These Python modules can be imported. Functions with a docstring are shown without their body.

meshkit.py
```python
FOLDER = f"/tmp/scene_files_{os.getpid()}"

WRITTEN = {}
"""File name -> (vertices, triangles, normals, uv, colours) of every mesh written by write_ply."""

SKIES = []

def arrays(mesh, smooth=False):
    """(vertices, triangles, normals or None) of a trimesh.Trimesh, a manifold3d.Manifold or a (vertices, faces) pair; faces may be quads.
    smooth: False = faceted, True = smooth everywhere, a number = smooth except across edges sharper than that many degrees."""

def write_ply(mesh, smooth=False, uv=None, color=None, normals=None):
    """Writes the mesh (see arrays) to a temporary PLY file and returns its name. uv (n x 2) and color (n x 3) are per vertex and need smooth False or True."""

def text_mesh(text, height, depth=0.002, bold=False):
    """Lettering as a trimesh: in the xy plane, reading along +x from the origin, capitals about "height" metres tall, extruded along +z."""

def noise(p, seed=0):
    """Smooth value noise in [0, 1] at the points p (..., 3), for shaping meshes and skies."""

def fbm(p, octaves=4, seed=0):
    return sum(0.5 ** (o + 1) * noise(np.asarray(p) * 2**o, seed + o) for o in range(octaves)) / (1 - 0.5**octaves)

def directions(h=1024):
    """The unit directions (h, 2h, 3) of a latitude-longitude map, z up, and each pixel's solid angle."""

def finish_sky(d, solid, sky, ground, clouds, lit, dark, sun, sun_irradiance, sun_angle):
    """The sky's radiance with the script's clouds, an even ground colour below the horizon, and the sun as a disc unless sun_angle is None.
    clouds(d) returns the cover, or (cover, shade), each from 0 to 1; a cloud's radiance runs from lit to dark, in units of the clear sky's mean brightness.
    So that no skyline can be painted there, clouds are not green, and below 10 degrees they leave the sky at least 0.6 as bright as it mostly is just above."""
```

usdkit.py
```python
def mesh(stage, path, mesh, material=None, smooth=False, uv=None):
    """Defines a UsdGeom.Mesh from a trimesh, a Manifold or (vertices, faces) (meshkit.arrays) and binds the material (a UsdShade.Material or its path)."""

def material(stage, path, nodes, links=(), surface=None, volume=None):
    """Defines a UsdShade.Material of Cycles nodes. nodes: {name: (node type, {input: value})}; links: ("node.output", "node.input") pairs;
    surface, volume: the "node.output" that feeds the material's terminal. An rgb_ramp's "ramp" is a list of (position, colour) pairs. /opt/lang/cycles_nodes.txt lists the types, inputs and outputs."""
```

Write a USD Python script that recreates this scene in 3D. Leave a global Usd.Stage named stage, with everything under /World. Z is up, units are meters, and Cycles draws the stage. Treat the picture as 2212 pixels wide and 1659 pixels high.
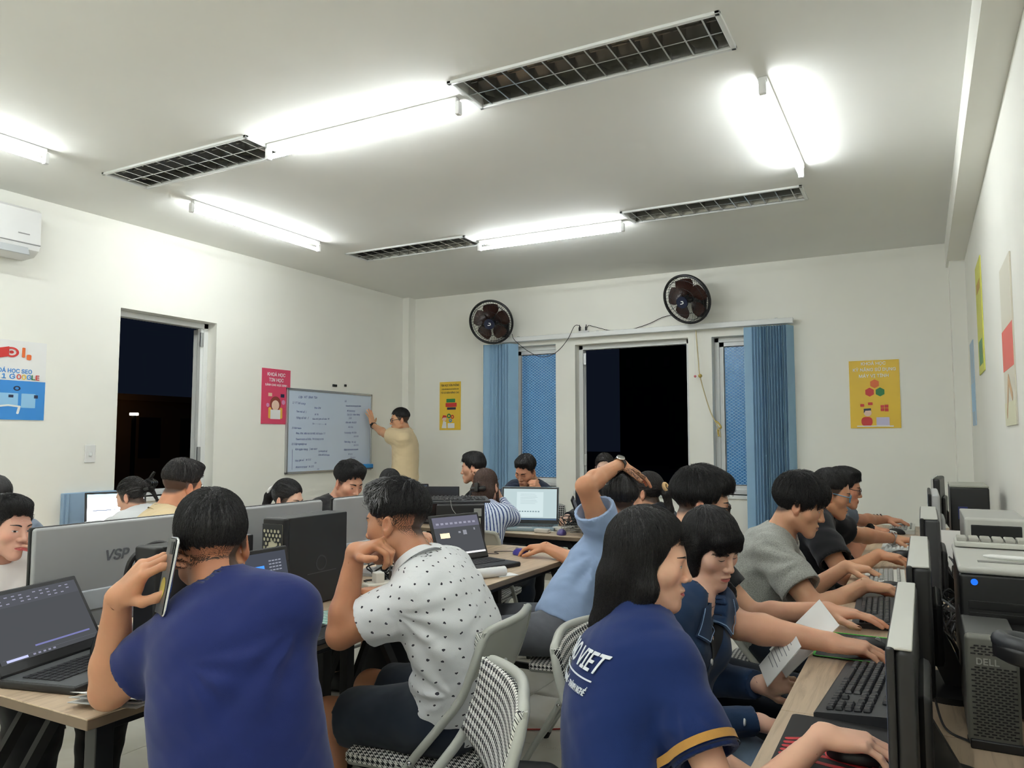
import math, random, re
import numpy as np
import trimesh, manifold3d, shapely, shapely.geometry as sg, shapely.affinity as sa
from scipy.ndimage import map_coordinates
from pxr import Usd, UsdGeom, UsdShade, UsdLux, Sdf, Gf, Vt
import usdkit, meshkit

stage = Usd.Stage.CreateInMemory()
UsdGeom.SetStageUpAxis(stage, UsdGeom.Tokens.z)
UsdGeom.SetStageMetersPerUnit(stage, 1.0)
UsdGeom.Xform.Define(stage, '/World')
UsdGeom.Scope.Define(stage, '/World/Looks')
stage.SetDefaultPrim(stage.GetPrimAtPath('/World'))

# ------------------------------------------------------------------ camera, sky, exposure
EYE = np.array([0.0, 0.0, 1.35])
YAW, PITCH, FPX = math.radians(28.252), math.radians(4.173), 1644.57
_fw = np.array([-math.sin(YAW) * math.cos(PITCH), math.cos(YAW) * math.cos(PITCH), math.sin(PITCH)])
_rt = np.array([math.cos(YAW), math.sin(YAW), 0.0])
_up = np.cross(_rt, _fw)
cam = UsdGeom.Camera.Define(stage, '/World/camera')
cam.CreateHorizontalApertureAttr(36.0)
cam.CreateVerticalApertureAttr(36.0 * 1659 / 2212)
cam.CreateFocalLengthAttr(36.0 * FPX / 2212)
cam.CreateClippingRangeAttr(Gf.Vec2f(0.05, 500))
cam.AddTransformOp().Set(Gf.Matrix4d(*_rt, 0, *_up, 0, *(-_fw), 0, *EYE, 1))
cam.CreateExposureAttr(1.15)
TUBE_STRENGTH = 30.0
dome = UsdLux.DomeLight.Define(stage, '/World/night_sky')
dome.CreateIntensityAttr(1.0)
dome.CreateColorAttr(Gf.Vec3f(0.0006, 0.0009, 0.0018))


def at(x, y, d):
    """A point d metres deep behind a pixel of the photograph."""
    return EYE + d * (_fw + _rt * (x - 1106) / FPX - _up * (y - 829.5) / FPX)


def on(x, y, **k):
    """Where the sight line through a pixel meets the plane X=, Y= or Z=."""
    r = at(x, y, 1) - EYE
    ax, v = next(iter(k.items()))
    i = 'XYZ'.index(ax)
    return EYE + r * (v - EYE[i]) / r[i]


# ------------------------------------------------------------------ scene helpers
_used = {}


def numbered(parent, name):
    k = (parent, name)
    n = _used.get(k, 0)
    _used[k] = n + 1
    return f'{parent}/{name}' if n == 0 else f'{parent}/{name}_{n:03d}'


def tag(prim, label=None, cat=None, group=None, kind=None):
    for k, v in (('label', label), ('category', cat), ('group', group), ('kind', kind)):
        if v:
            prim.SetCustomDataByKey(k, v)


LOC = {}


def thing(name, label, cat, loc=(0, 0, 0), rz=0.0, group=None, kind=None):
    p = numbered('/World', name)
    x = UsdGeom.Xform.Define(stage, p)
    x.AddTranslateOp().Set(Gf.Vec3d(*map(float, loc)))
    if rz:
        x.AddRotateZOp().Set(float(rz))
    tag(x.GetPrim(), label, cat, group, kind)
    LOC[p] = np.array(loc, float)
    return p


def struct(name):
    p = numbered('/World', name)
    x = UsdGeom.Xform.Define(stage, p)
    tag(x.GetPrim(), kind='structure')
    LOC[p] = np.zeros(3)
    return p


def dup(src, loc, rz=0.0, label=None, group=None, cat=None):
    base = re.sub(r'_[0-9]{3}$', '', src.split('/')[-1])
    was = stage.GetPrimAtPath(src).GetCustomData()
    p = thing(base, label or was.get('label'), cat or was.get('category'), loc, rz, group or was.get('group'))
    pr = stage.GetPrimAtPath(p)
    pr.GetReferences().AddInternalReference(src)
    pr.SetInstanceable(True)
    return p


def put(parent, name, mesh, mat, smooth=30, label=None, kind=None, world=False, col=None, uv=None, nrm=None, cat=None, group=None):
    """One Mesh prim. mesh: trimesh, Manifold or (v, f)."""
    path = numbered(parent, name)
    if nrm is None:
        v, f, n = meshkit.arrays(mesh, smooth)
    else:
        v, f, n = np.asarray(mesh[0], float), np.asarray(mesh[1]), nrm
    if world and parent in LOC:
        v = v - LOC[parent]
    m = UsdGeom.Mesh.Define(stage, path)
    m.CreatePointsAttr(Vt.Vec3fArray.FromNumpy(np.ascontiguousarray(v, np.float32)))
    m.CreateFaceVertexCountsAttr(Vt.IntArray.FromNumpy(np.full(len(f), 3, np.int32)))
    m.CreateFaceVertexIndicesAttr(Vt.IntArray.FromNumpy(np.ascontiguousarray(f, np.int32).ravel()))
    m.CreateSubdivisionSchemeAttr('none')
    if n is not None:
        m.CreateNormalsAttr(Vt.Vec3fArray.FromNumpy(np.ascontiguousarray(n, np.float32)))
        m.SetNormalsInterpolation('vertex')
    pv = UsdGeom.PrimvarsAPI(m)
    if uv is not None:
        pv.CreatePrimvar('st', Sdf.ValueTypeNames.TexCoord2fArray, 'vertex').Set(Vt.Vec2fArray.FromNumpy(np.ascontiguousarray(uv, np.float32)))
    if col is not None:
        pv.CreatePrimvar('tint', Sdf.ValueTypeNames.Color3fArray, 'vertex').Set(Vt.Vec3fArray.FromNumpy(np.ascontiguousarray(col, np.float32)))
    UsdShade.MaterialBindingAPI.Apply(m.GetPrim()).Bind(UsdShade.Material.Get(stage, mat))
    tag(m.GetPrim(), label, cat, group, kind)
    return path


def curves(parent, name, pts, widths, mat, world=True, label=None, kind=None):
    """pts: (n, k, 3)."""
    path = numbered(parent, name)
    c = UsdGeom.BasisCurves.Define(stage, path)
    n, k = pts.shape[:2]
    c.CreateTypeAttr('linear')
    p = pts.reshape(-1, 3)
    top = '/'.join(parent.split('/')[:3])
    if world and top in LOC:
        p = p - LOC[top]
    c.CreatePointsAttr(Vt.Vec3fArray.FromNumpy(np.ascontiguousarray(p, np.float32)))
    c.CreateCurveVertexCountsAttr(Vt.IntArray.FromNumpy(np.full(n, k, np.int32)))
    w = np.broadcast_to(widths, (n, k)).reshape(-1)
    c.CreateWidthsAttr(Vt.FloatArray.FromNumpy(np.ascontiguousarray(w, np.float32)))
    c.SetWidthsInterpolation('vertex')
    UsdShade.MaterialBindingAPI.Apply(c.GetPrim()).Bind(UsdShade.Material.Get(stage, mat))
    tag(c.GetPrim(), label, kind=kind)
    return path


# ------------------------------------------------------------------ mesh helpers
cat_ = trimesh.util.concatenate


def box(lo, hi):
    lo, hi = np.minimum(lo, hi).astype(float), np.maximum(lo, hi).astype(float)
    m = trimesh.creation.box(hi - lo)
    m.apply_translation((lo + hi) / 2)
    return m


def rbox(lo, hi, r=0.004, seg=8):
    """Box with rounded edges."""
    lo, hi = np.minimum(lo, hi).astype(float), np.maximum(lo, hi).astype(float)
    r = min(r, 0.49 * (hi - lo).min())
    s = manifold3d.Manifold.sphere(r, seg)
    parts = [s.translate((x, y, z)) for x in (lo[0] + r, hi[0] - r) for y in (lo[1] + r, hi[1] - r) for z in (lo[2] + r, hi[2] - r)]
    h = manifold3d.Manifold.batch_hull(parts).to_mesh()
    return trimesh.Trimesh(h.vert_properties[:, :3], h.tri_verts, process=False)


def mani(m):
    return manifold3d.Manifold(manifold3d.Mesh(np.asarray(m.vertices, np.float32), np.asarray(m.faces, np.uint32)))


def tri(m):
    h = m.to_mesh()
    return trimesh.Trimesh(h.vert_properties[:, :3], h.tri_verts, process=False)


def xf(m, R=None, t=None):
    m = m.copy()
    T = np.eye(4)
    if R is not None:
        T[:3, :3] = R
    if t is not None:
        T[:3, 3] = t
    m.apply_transform(T)
    return m


def rot(ax, deg):
    a = math.radians(deg)
    c, s = math.cos(a), math.sin(a)
    return np.array({'x': [[1, 0, 0], [0, c, -s], [0, s, c]], 'y': [[c, 0, s], [0, 1, 0], [-s, 0, c]], 'z': [[c, -s, 0], [s, c, 0], [0, 0, 1]]}[ax])


def unit(v):
    v = np.asarray(v, float)
    return v / max(np.linalg.norm(v), 1e-12)


def spline(pts, n):
    """Catmull-Rom through the points."""
    p = np.asarray(pts, float)
    if len(p) == 2:
        return p[0] + (p[1] - p[0]) * np.linspace(0, 1, n)[:, None]
    q = np.vstack([2 * p[0] - p[1], p, 2 * p[-1] - p[-2]])
    u = np.linspace(0, len(p) - 1 - 1e-9, n)
    i = u.astype(int)
    t = (u - i)[:, None]
    a, b, c, d = q[i], q[i + 1], q[i + 2], q[i + 3]
    return 0.5 * (2 * b + (c - a) * t + (2 * a - 5 * b + 4 * c - d) * t * t + (3 * b - a - 3 * c + d) * t ** 3)


def tube(pts, r, sec=8, n=None, closed=False, flat=1.0):
    """Round tube along a path; r a number or one per point."""
    p = spline(pts, n) if n else np.asarray(pts, float)
    k = len(p)
    r = np.interp(np.linspace(0, 1, k), np.linspace(0, 1, np.size(r)), np.ravel(r)) if np.size(r) > 1 else np.full(k, float(r))
    if closed:
        t = np.roll(p, -1, 0) - np.roll(p, 1, 0)
    else:
        t = np.gradient(p, axis=0)
    t /= np.maximum(np.linalg.norm(t, axis=1, keepdims=True), 1e-9)
    a = np.array([0, 0, 1.0]) if abs(t[0][2]) < 0.9 else np.array([1.0, 0, 0])
    u = unit(np.cross(t[0], a))
    us = []
    for i in range(k):
        u = unit(u - t[i] * (u @ t[i]))
        us.append(u)
    us = np.array(us)
    vs = np.cross(t, us)
    th = np.linspace(0, 2 * np.pi, sec, endpoint=False)
    ring = us[:, None] * np.cos(th)[None, :, None] + flat * vs[:, None] * np.sin(th)[None, :, None]
    v = (p[:, None] + ring * r[:, None, None]).reshape(-1, 3)
    f = []
    for i in range(k if closed else k - 1):
        a0, b0 = i * sec, ((i + 1) % k) * sec
        for j in range(sec):
            j2 = (j + 1) % sec
            f += [[a0 + j, a0 + j2, b0 + j2], [a0 + j, b0 + j2, b0 + j]]
    v = list(v)
    if not closed:
        v += [p[0], p[-1]]
        c0, c1 = k * sec, k * sec + 1
        for j in range(sec):
            j2 = (j + 1) % sec
            f += [[c0, j2, j], [c1, (k - 1) * sec + j, (k - 1) * sec + j2]]
    return trimesh.Trimesh(np.array(v), np.array(f)[:, ::-1] if False else np.array(f), process=False)


def bar(a, b, w, h=None, up=(0, 0, 1)):
    """Square tube from a to b."""
    a, b = np.asarray(a, float), np.asarray(b, float)
    h = h or w
    z = unit(b - a)
    if abs(z @ unit(up)) > 0.99:
        up = (1, 0, 0)
    x = unit(np.cross(up, z))
    y = np.cross(z, x)
    m = trimesh.creation.box([w, h, np.linalg.norm(b - a)])
    return xf(m, np.stack([x, y, z], 1), (a + b) / 2)


def lathe(prof, sec=32):
    return trimesh.creation.revolve(np.asarray(prof, float), sections=sec)


def cyl(a, b, r, sec=16):
    return tube([a, b], r, sec)


def prism(poly, depth):
    return trimesh.creation.extrude_polygon(poly, depth, engine='earcut')


def rrect(w, h, r):
    return sg.box(-w / 2 + r, -h / 2 + r, w / 2 - r, h / 2 - r).buffer(r, quad_segs=4)


# ------------------------------------------------------------------ materials
LK = '/World/Looks/'


def mat_plain(name, color, rough=0.5, metal=0.0, spec=0.5, bump=None, vary=0.0, vscale=5.0, coat=0.0, sheen=0.0, emit=None, sss=0.0, trans=0.0):
    nodes = {'p': ('principled_bsdf', {'base_color': color, 'roughness': rough, 'metallic': metal, 'specular_ior_level': spec})}
    links = []
    P = nodes['p'][1]
    if coat:
        P['coat_weight'] = coat
        P['coat_roughness'] = 0.1
    if sheen:
        P['sheen_weight'] = sheen
        P['sheen_roughness'] = 0.4
    if emit:
        P['emission_color'] = emit[0]
        P['emission_strength'] = emit[1]
    if trans:
        P['transmission_weight'] = trans
    if sss:
        P['subsurface_weight'] = sss
        P['subsurface_scale'] = 0.01
    if bump or vary:
        nodes['tc'] = ('texture_coordinate', {})
    if vary:
        nodes['nv'] = ('noise_texture', {'scale': vscale, 'detail': 4.0})
        c = np.array(color)
        nodes['rv'] = ('rgb_ramp', {'ramp': [(0.3, tuple(c * (1 - vary))), (0.7, tuple(np.minimum(c * (1 + vary), 1)))]})
        links += [('tc.object', 'nv.vector'), ('nv.fac', 'rv.fac'), ('rv.color', 'p.base_color')]
    if bump:
        nodes['nb'] = ('noise_texture', {'scale': bump[0], 'detail': 3.0})
        nodes['b'] = ('bump', {'strength': bump[1], 'distance': bump[2]})
        links += [('tc.object', 'nb.vector'), ('nb.fac', 'b.height'), ('b.normal', 'p.normal')]
    usdkit.material(stage, LK + name, nodes, links, surface='p.BSDF')
    return LK + name


def mat_nodes(name, nodes, links, surface='p.BSDF'):
    usdkit.material(stage, LK + name, nodes, links, surface=surface)
    return LK + name


def mat_emit(name, color, strength):
    return mat_nodes(name, {'e': ('emission', {'color': color, 'strength': strength})}, [], 'e.emission')


_mc = {}


def C(rgb, rough=0.5, **k):
    """A cached plain material for an sRGB colour (0-255)."""
    key = (tuple(rgb), rough, tuple(sorted(k.items())))
    if key not in _mc:
        _mc[key] = mat_plain(f'paint_{len(_mc)}', lin(rgb), rough, **k)
    return _mc[key]


def lin(rgb):
    x = np.asarray(rgb, float) / 255
    return tuple(np.where(x < 0.04045, x / 12.92, ((x + 0.055) / 1.055) ** 2.4))
# ------------------------------------------------------------------ room measures (metres)
XL, XR, YB, YF, ZC = -5.17, 0.34, 7.116, -1.3, 2.96
wall_m = mat_plain('wall_paint', lin((246, 245, 236)), 0.6, bump=(60, 0.12, 0.003), vary=0.02, vscale=1.5, spec=0.3)
ceil_m = mat_plain('ceiling_paint', lin((240, 240, 234)), 0.75, bump=(40, 0.1, 0.003), vary=0.02, vscale=1.2, spec=0.2)
frame_m = mat_plain('window_frame_white', lin((232, 234, 232)), 0.35)
white_pl = mat_plain('white_plastic', lin((232, 232, 230)), 0.35)
grey_pl = mat_plain('grey_plastic', lin((150, 150, 148)), 0.4)
black_pl = mat_plain('black_plastic', lin((26, 26, 28)), 0.42)
black_gl = mat_plain('black_gloss', lin((14, 14, 16)), 0.15)
black_mt = mat_plain('black_metal', lin((34, 34, 35)), 0.4, metal=0.3)
alum = mat_plain('aluminium', lin((190, 192, 194)), 0.32, metal=0.9)
chrome = mat_plain('chrome', lin((215, 216, 218)), 0.12, metal=1.0)
grout_m = mat_plain('grout', lin((150, 142, 128)), 0.8)

tile_nodes = {'tc': ('geometry', {}), 'n': ('noise_texture', {'scale': 3.0, 'detail': 6.0, 'distortion': 1.2}),
              'r': ('rgb_ramp', {'ramp': [(0.25, lin((222, 217, 200))), (0.55, lin((236, 233, 220))), (0.8, lin((243, 240, 230)))]}),
              'p': ('principled_bsdf', {'roughness': 0.12, 'specular_ior_level': 0.5})}
tile_m = mat_nodes('floor_tile', tile_nodes, [('tc.position', 'n.vector'), ('n.fac', 'r.fac'), ('r.color', 'p.base_color')])


def cutwall(lo, hi, holes):
    m = mani(box(lo, hi))
    for a, b in holes:
        m = m - mani(box(a, b))
    return tri(m)


# floor: bedding and loose-laid 60 cm tiles
fl = struct('floor')
put(fl, 'bedding', box((XL - .2, YF - .2, -0.06), (XR + .2, YB + .2, -0.012)), grout_m, False)
for i in range(10):
    for j in range(14):
        x0, y0 = XL + .3 + (i - 1) * 0.6, YF + (j) * 0.6 + .22
        a, b = (max(x0, XL), max(y0 - .6, YF)), (min(x0 + .6, XR), min(y0, YB))
        if b[0] - a[0] > .02 and b[1] - a[1] > .02:
            put(fl, 'tile', box((a[0] + .0015, a[1] + .0015, -0.012), (b[0] - .0015, b[1] - .0015, 0.0)), tile_m, False)

# ceiling with four recesses for the old louvre lights
TROF = [(-1.225, 2.945), (-3.71, 2.945), (-3.74, 5.19), (-1.225, 5.18)]   # centre of each recess
ce = numbered('/World', 'ceiling')
holes = [((x - .595, y - .14, ZC - .05), (x + .595, y + .14, ZC + .1)) for x, y in TROF]
put('/World', 'ceiling', cutwall((XL - .2, YF - .2, ZC), (XR + .2, YB + .2, ZC + .14), holes), ceil_m, False, kind='structure') if False else None
_used[('/World', 'ceiling')] = 0
put('/World', 'ceiling', cutwall((XL - .2, YF - .2, ZC), (XR + .2, YB + .2, ZC + .14), holes), ceil_m, False, kind='structure')

# openings
LW = (3.53, 4.40, 0.92, 2.32)                       # window in the left wall: y0, y1, z0, z1
def bw(x0, x1):
    return (x0, x1)
_w = lambda a, b, yt, yb: (on(a, 900, Y=YB)[0], on(b, 900, Y=YB)[0], on((a + b) / 2, yb, Y=YB)[2], on((a + b) / 2, yt, Y=YB)[2])
BW = [_w(1100, 1201, 746, 1050), _w(1243, 1489, 737, 1064), _w(1540, 1655, 724, 1070)]
wl = put('/World', 'wall_left', cutwall((XL - .25, YF - .2, 0), (XL, YB + .2, ZC), [((XL - .3, LW[0], LW[2]), (XL + .1, LW[1], LW[3]))]), wall_m, False, kind='structure')
wb = put('/World', 'wall_back', cutwall((XL, YB, 0), (XR + .25, YB + .25, ZC), [((a, YB - .1, c), (b, YB + .3, d)) for a, b, c, d in BW]), wall_m, False, kind='structure')
wr = put('/World', 'wall_right', box((XR, YF - .2, 0), (XR + .25, YB, ZC)), wall_m, False, kind='structure')
for _k in ():
    pass
wf = put('/World', 'wall_front', box((XL, YF - .2, 0), (XR, YF, ZC)), wall_m, False, kind='structure')  # unseen, behind the camera; closes the room so light bounces back
# beam along the right wall, pilasters in the back corners
tr = put('/World', 'trim_1', cat_([box((0.217, YF, ZC - .205), (XR, YB, ZC))]), wall_m, False, kind='structure')
tr = put('/World', 'trim_2', box((XL, 6.99, 0), (XL + .085, YB, ZC)), wall_m, False, kind='structure')
tr = put('/World', 'trim_3', box((0.235, 6.85, 0), (XR, YB, ZC - .205)), wall_m, False, kind='structure')

# ---------------------------------------------------------------- windows
glass_m = mat_nodes('night_glass', {'t': ('transparent_bsdf', {'color': (0.9, 0.92, 0.92)}), 'g': ('glossy_bsdf', {'roughness': 0.02, 'color': (0.9, 0.9, 0.9)}), 'f': ('fresnel', {'IOR': 1.3}), 'm': ('mix_closure', {})},
                    [('f.fac', 'm.fac'), ('t.BSDF', 'm.closure1'), ('g.BSDF', 'm.closure2')], 'm.closure')
def patterned_glass():
    n = {'g': ('geometry', {}), 's': ('separate_xyz', {}), 'u': ('math', {'math_type': 'multiply', 'value2': 150.0}), 'sn': ('math', {'math_type': 'sine'}),
         'v': ('math', {'math_type': 'multiply', 'value2': 34.0}), 'am': ('math', {'math_type': 'multiply', 'value2': 0.24}),
         'a1': ('math', {'math_type': 'add'}), 'f1': ('math', {'math_type': 'fraction'}), 'r1': ('rgb_ramp', {'ramp': [(0.0, (1, 1, 1)), (0.12, (1, 1, 1)), (0.2, (0, 0, 0)), (0.92, (0, 0, 0)), (1.0, (1, 1, 1))]}),
         'a2': ('math', {'math_type': 'subtract'}), 'h': ('math', {'math_type': 'add', 'value2': 0.5}), 'f2': ('math', {'math_type': 'fraction'}), 'r2': ('rgb_ramp', {'ramp': [(0.0, (1, 1, 1)), (0.12, (1, 1, 1)), (0.2, (0, 0, 0)), (0.92, (0, 0, 0)), (1.0, (1, 1, 1))]}),
         'mx': ('mix', {'mix_type': 'lighten', 'fac': 1.0}), 'mc': ('mix', {'color1': lin((76, 142, 204)), 'color2': lin((160, 206, 238))}), 'bw': ('rgb_to_bw', {}),
         'b': ('bump', {'strength': 0.6, 'distance': 0.003}), 'p': ('principled_bsdf', {'roughness': 0.22, 'specular_ior_level': 0.6})}
    l = [('g.position', 's.vector'), ('s.x', 'u.value1'), ('u.value', 'sn.value1'), ('sn.value', 'am.value1'), ('s.z', 'v.value1'),
         ('v.value', 'a1.value1'), ('am.value', 'a1.value2'), ('a1.value', 'f1.value1'), ('f1.value', 'r1.fac'),
         ('v.value', 'a2.value1'), ('am.value', 'a2.value2'), ('a2.value', 'h.value1'), ('h.value', 'f2.value1'), ('f2.value', 'r2.fac'),
         ('r1.color', 'mx.color1'), ('r2.color', 'mx.color2'), ('mx.color', 'bw.color'), ('bw.val', 'mc.fac'), ('mc.color', 'p.base_color'),
         ('bw.val', 'b.height'), ('b.normal', 'p.normal')]
    return mat_nodes('blue_patterned_glass', n, l)
blue_glass = patterned_glass()


def frame_rect(x0, x1, z0, z1, w, y0, y1):
    """Frame in an XZ wall."""
    return cat_([rbox((x0, y0, z0), (x0 + w, y1, z1), .004), rbox((x1 - w, y0, z0), (x1, y1, z1), .004), rbox((x0, y0, z0), (x1, y1, z0 + w), .004), rbox((x0, y0, z1 - w), (x1, y1, z1), .004)])


for i, (a, b, c, d) in enumerate(BW):
    w = struct(f'window_{i + 1}')
    put(w, 'window_frame', frame_rect(a, b, c, d, .045, YB + .1, YB + .17), frame_m)
    if i != 1:
        put(w, 'sash', frame_rect(a + .04, b - .0 if i == 0 else b, c + .04, d - .04, .05, YB + .115, YB + .155), frame_m)
        put(w, 'pane', box((a + .085, YB + .13, c + .085), (b - .03, YB + .14, d - .085)), blue_glass, False, label='blue patterned privacy glass')
        put(w, 'bead', frame_rect(a + .082, b - .027, c + .082, d - .082, .006, YB + .112, YB + .132), black_pl)
    else:
        # the sash stands open, swung outwards on its left hinges
        L_ = b - a - .1
        R_, p_ = rot('z', 163), (a + .055, YB + .165, 0)
        put(w, 'sash', xf(frame_rect(0, L_, c + .05, d - .05, .05, 0, .04), R_, p_), frame_m)
        put(w, 'pane', xf(box((.05, .018, c + .1), (L_ - .05, .022, d - .1)), R_, p_), glass_m, False)
        put(w, 'hinge', cat_([rbox((a + .055, YB + .085, z), (a + .085, YB + .1, z + .12), .003) for z in (d - .2, c + .25)]), alum)
    put(w, 'window_sill', rbox((a - .02, YB - .02, c - .035), (b + .02, YB + .12, c), .006), frame_m)
w = struct('window_4')
y0, y1, z0, z1 = LW
def frame_rect_x(y0, y1, z0, z1, w, x0, x1):
    return cat_([rbox((x0, y0, z0), (x1, y0 + w, z1), .004), rbox((x0, y1 - w, z0), (x1, y1, z1), .004), rbox((x0, y0, z0), (x1, y1, z0 + w), .004), rbox((x0, y0, z1 - w), (x1, y1, z1), .004)])
put(w, 'window_frame', frame_rect_x(y0, y1, z0, z1, .045, XL - .17, XL - .1), frame_m)
L_ = y1 - y0 - .1
R_, p_ = rot('z', 104), (XL - .165, y1 - .055, 0)
put(w, 'sash', xf(frame_rect(0, L_, z0 + .05, z1 - .05, .05, 0, .04), R_, p_), frame_m)
put(w, 'pane', xf(box((.05, .018, z0 + .1), (L_ - .05, .022, z1 - .1)), R_, p_), glass_m, False)
put(w, 'hinge_stile', rbox((XL - .14, y1 - .075, z0 + .045), (XL - .10, y1 - .045, z1 - .045), .004), frame_m)
put(w, 'hinge', cat_([rbox((XL - .1, y1 - .085, z), (XL - .085, y1 - .055, z + .12), .003) for z in (z1 - .2, z0 + .25)]), alum)
put(w, 'window_sill', rbox((XL - .12, y0 - .02, z0 - .035), (XL + .02, y1 + .02, z0), .006), frame_m)

# ---------------------------------------------------------------- night outside
lamp_orange = mat_emit('street_lamp_glow', (1.0, 0.75, 0.45), 2.5)  # glow of the unseen lamp outside
ext_m = mat_plain('outside_wall', lin((150, 110, 70)), 0.8)
ext_d = mat_plain('outside_dark', lin((40, 42, 48)), 0.9)
hz = thing('house', 'dim orange-lit house outside the left window', 'house', (-20.0, 12.6, -1.0))
put(hz, 'wall', cat_([box((-3, -2.6, 0), (3, 1.75, 3.3))]), ext_m, False)
put(hz, 'roof', box((-3.2, -2.8, 3.3), (3.2, 1.9, 3.45)), ext_m, False)
for yy in (-1.9, -.4, .8):
    put(hz, 'window', box((3.0, yy, 1.9), (3.02, yy + .6, 2.9)), ext_d, False)
lp = thing('street_lamp', 'unseen lamp beyond the left window, placed to light the house orange', 'unseen lamp', (-16.0, 11.35, -1.0))  # unseen source, placed here to light the house wall orange
put(lp, 'pole', cyl((0, 0, 0), (0, 0, 2.9), .05), black_mt)
put(lp, 'lamp_head', rbox((-.06, -.09, 2.9), (.06, .09, 2.97), .02), lamp_orange)
for k, (x, y, sx, sz) in enumerate([(-14, 62, 4, 9.5), (-22, 70, 3, 13), (-8, 75, 5, 6)]):
    b_ = thing('apartment_block', ['dark apartment block at night seen low in the middle window', 'tall dark block at night, left in the middle window', 'low dark building at night, right in the middle window'][k], 'building', (x, y, -3))
    put(b_, 'wall', box((-sx, -2, 0), (sx, 4, sz)), ext_d, False)
    for r in range(3):
        for c_ in range(3):
            put(b_, 'window', box((-sx + .6 + c_ * sx * .6, -2.03, sz - 2 - r * 1.8), (-sx + 1.3 + c_ * sx * .6, -2, sz - 1 - r * 1.8)), black_pl, False)
ug = numbered('/World', 'ground')
_used[('/World', 'ground')] = 0
put('/World', 'ground', box((-90, -40, -1.2), (60, 140, -1.0)), ext_d, False, kind='structure')
# ------------------------------------------------------------------ bodies: distance fields meshed by surface nets
def frame_of(c, R):
    return np.asarray(c, float), np.asarray(R, float)


def to_local(prims, c, R):
    """Primitives in the frame with origin c and axes the columns of R."""
    out = []
    for p in prims:
        if p[0] in ('c', '-c'):
            out.append((p[0], R.T @ (p[1] - c), R.T @ (p[2] - c)) + p[3:])
        else:
            out.append((p[0], R.T @ (p[1] - c), R.T @ p[2]) + p[3:])
    return out


def cone(a, b, ra, rb, k=.01):
    return ('c', np.asarray(a, float), np.asarray(b, float), ra, rb, k)


def ell(c, r, R=np.eye(3), k=.01):
    return ('e', np.asarray(c, float), np.asarray(R, float), np.asarray(r, float), k)


def neg(p):
    return ('-' + p[0],) + p[1:]


def grow(prims, t):
    out = []
    for p in prims:
        if p[0] == 'c':
            out.append(('c', p[1], p[2], p[3] + t, p[4] + t, p[5]))
        elif p[0] == 'e':
            out.append(('e', p[1], p[2], p[3] + t, p[4]))
    return out


def bounds(prims, pad=.03):
    lo, hi = [], []
    for p in prims:
        if p[0] == 'c':
            lo.append(np.minimum(p[1] - p[3], p[2] - p[4])); hi.append(np.maximum(p[1] + p[3], p[2] + p[4]))
        elif p[0] == 'e':
            e = np.sqrt(((p[2] * p[3]) ** 2).sum(1)); lo.append(p[1] - e); hi.append(p[1] + e)
    return np.min(lo, 0) - pad, np.max(hi, 0) + pad


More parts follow.
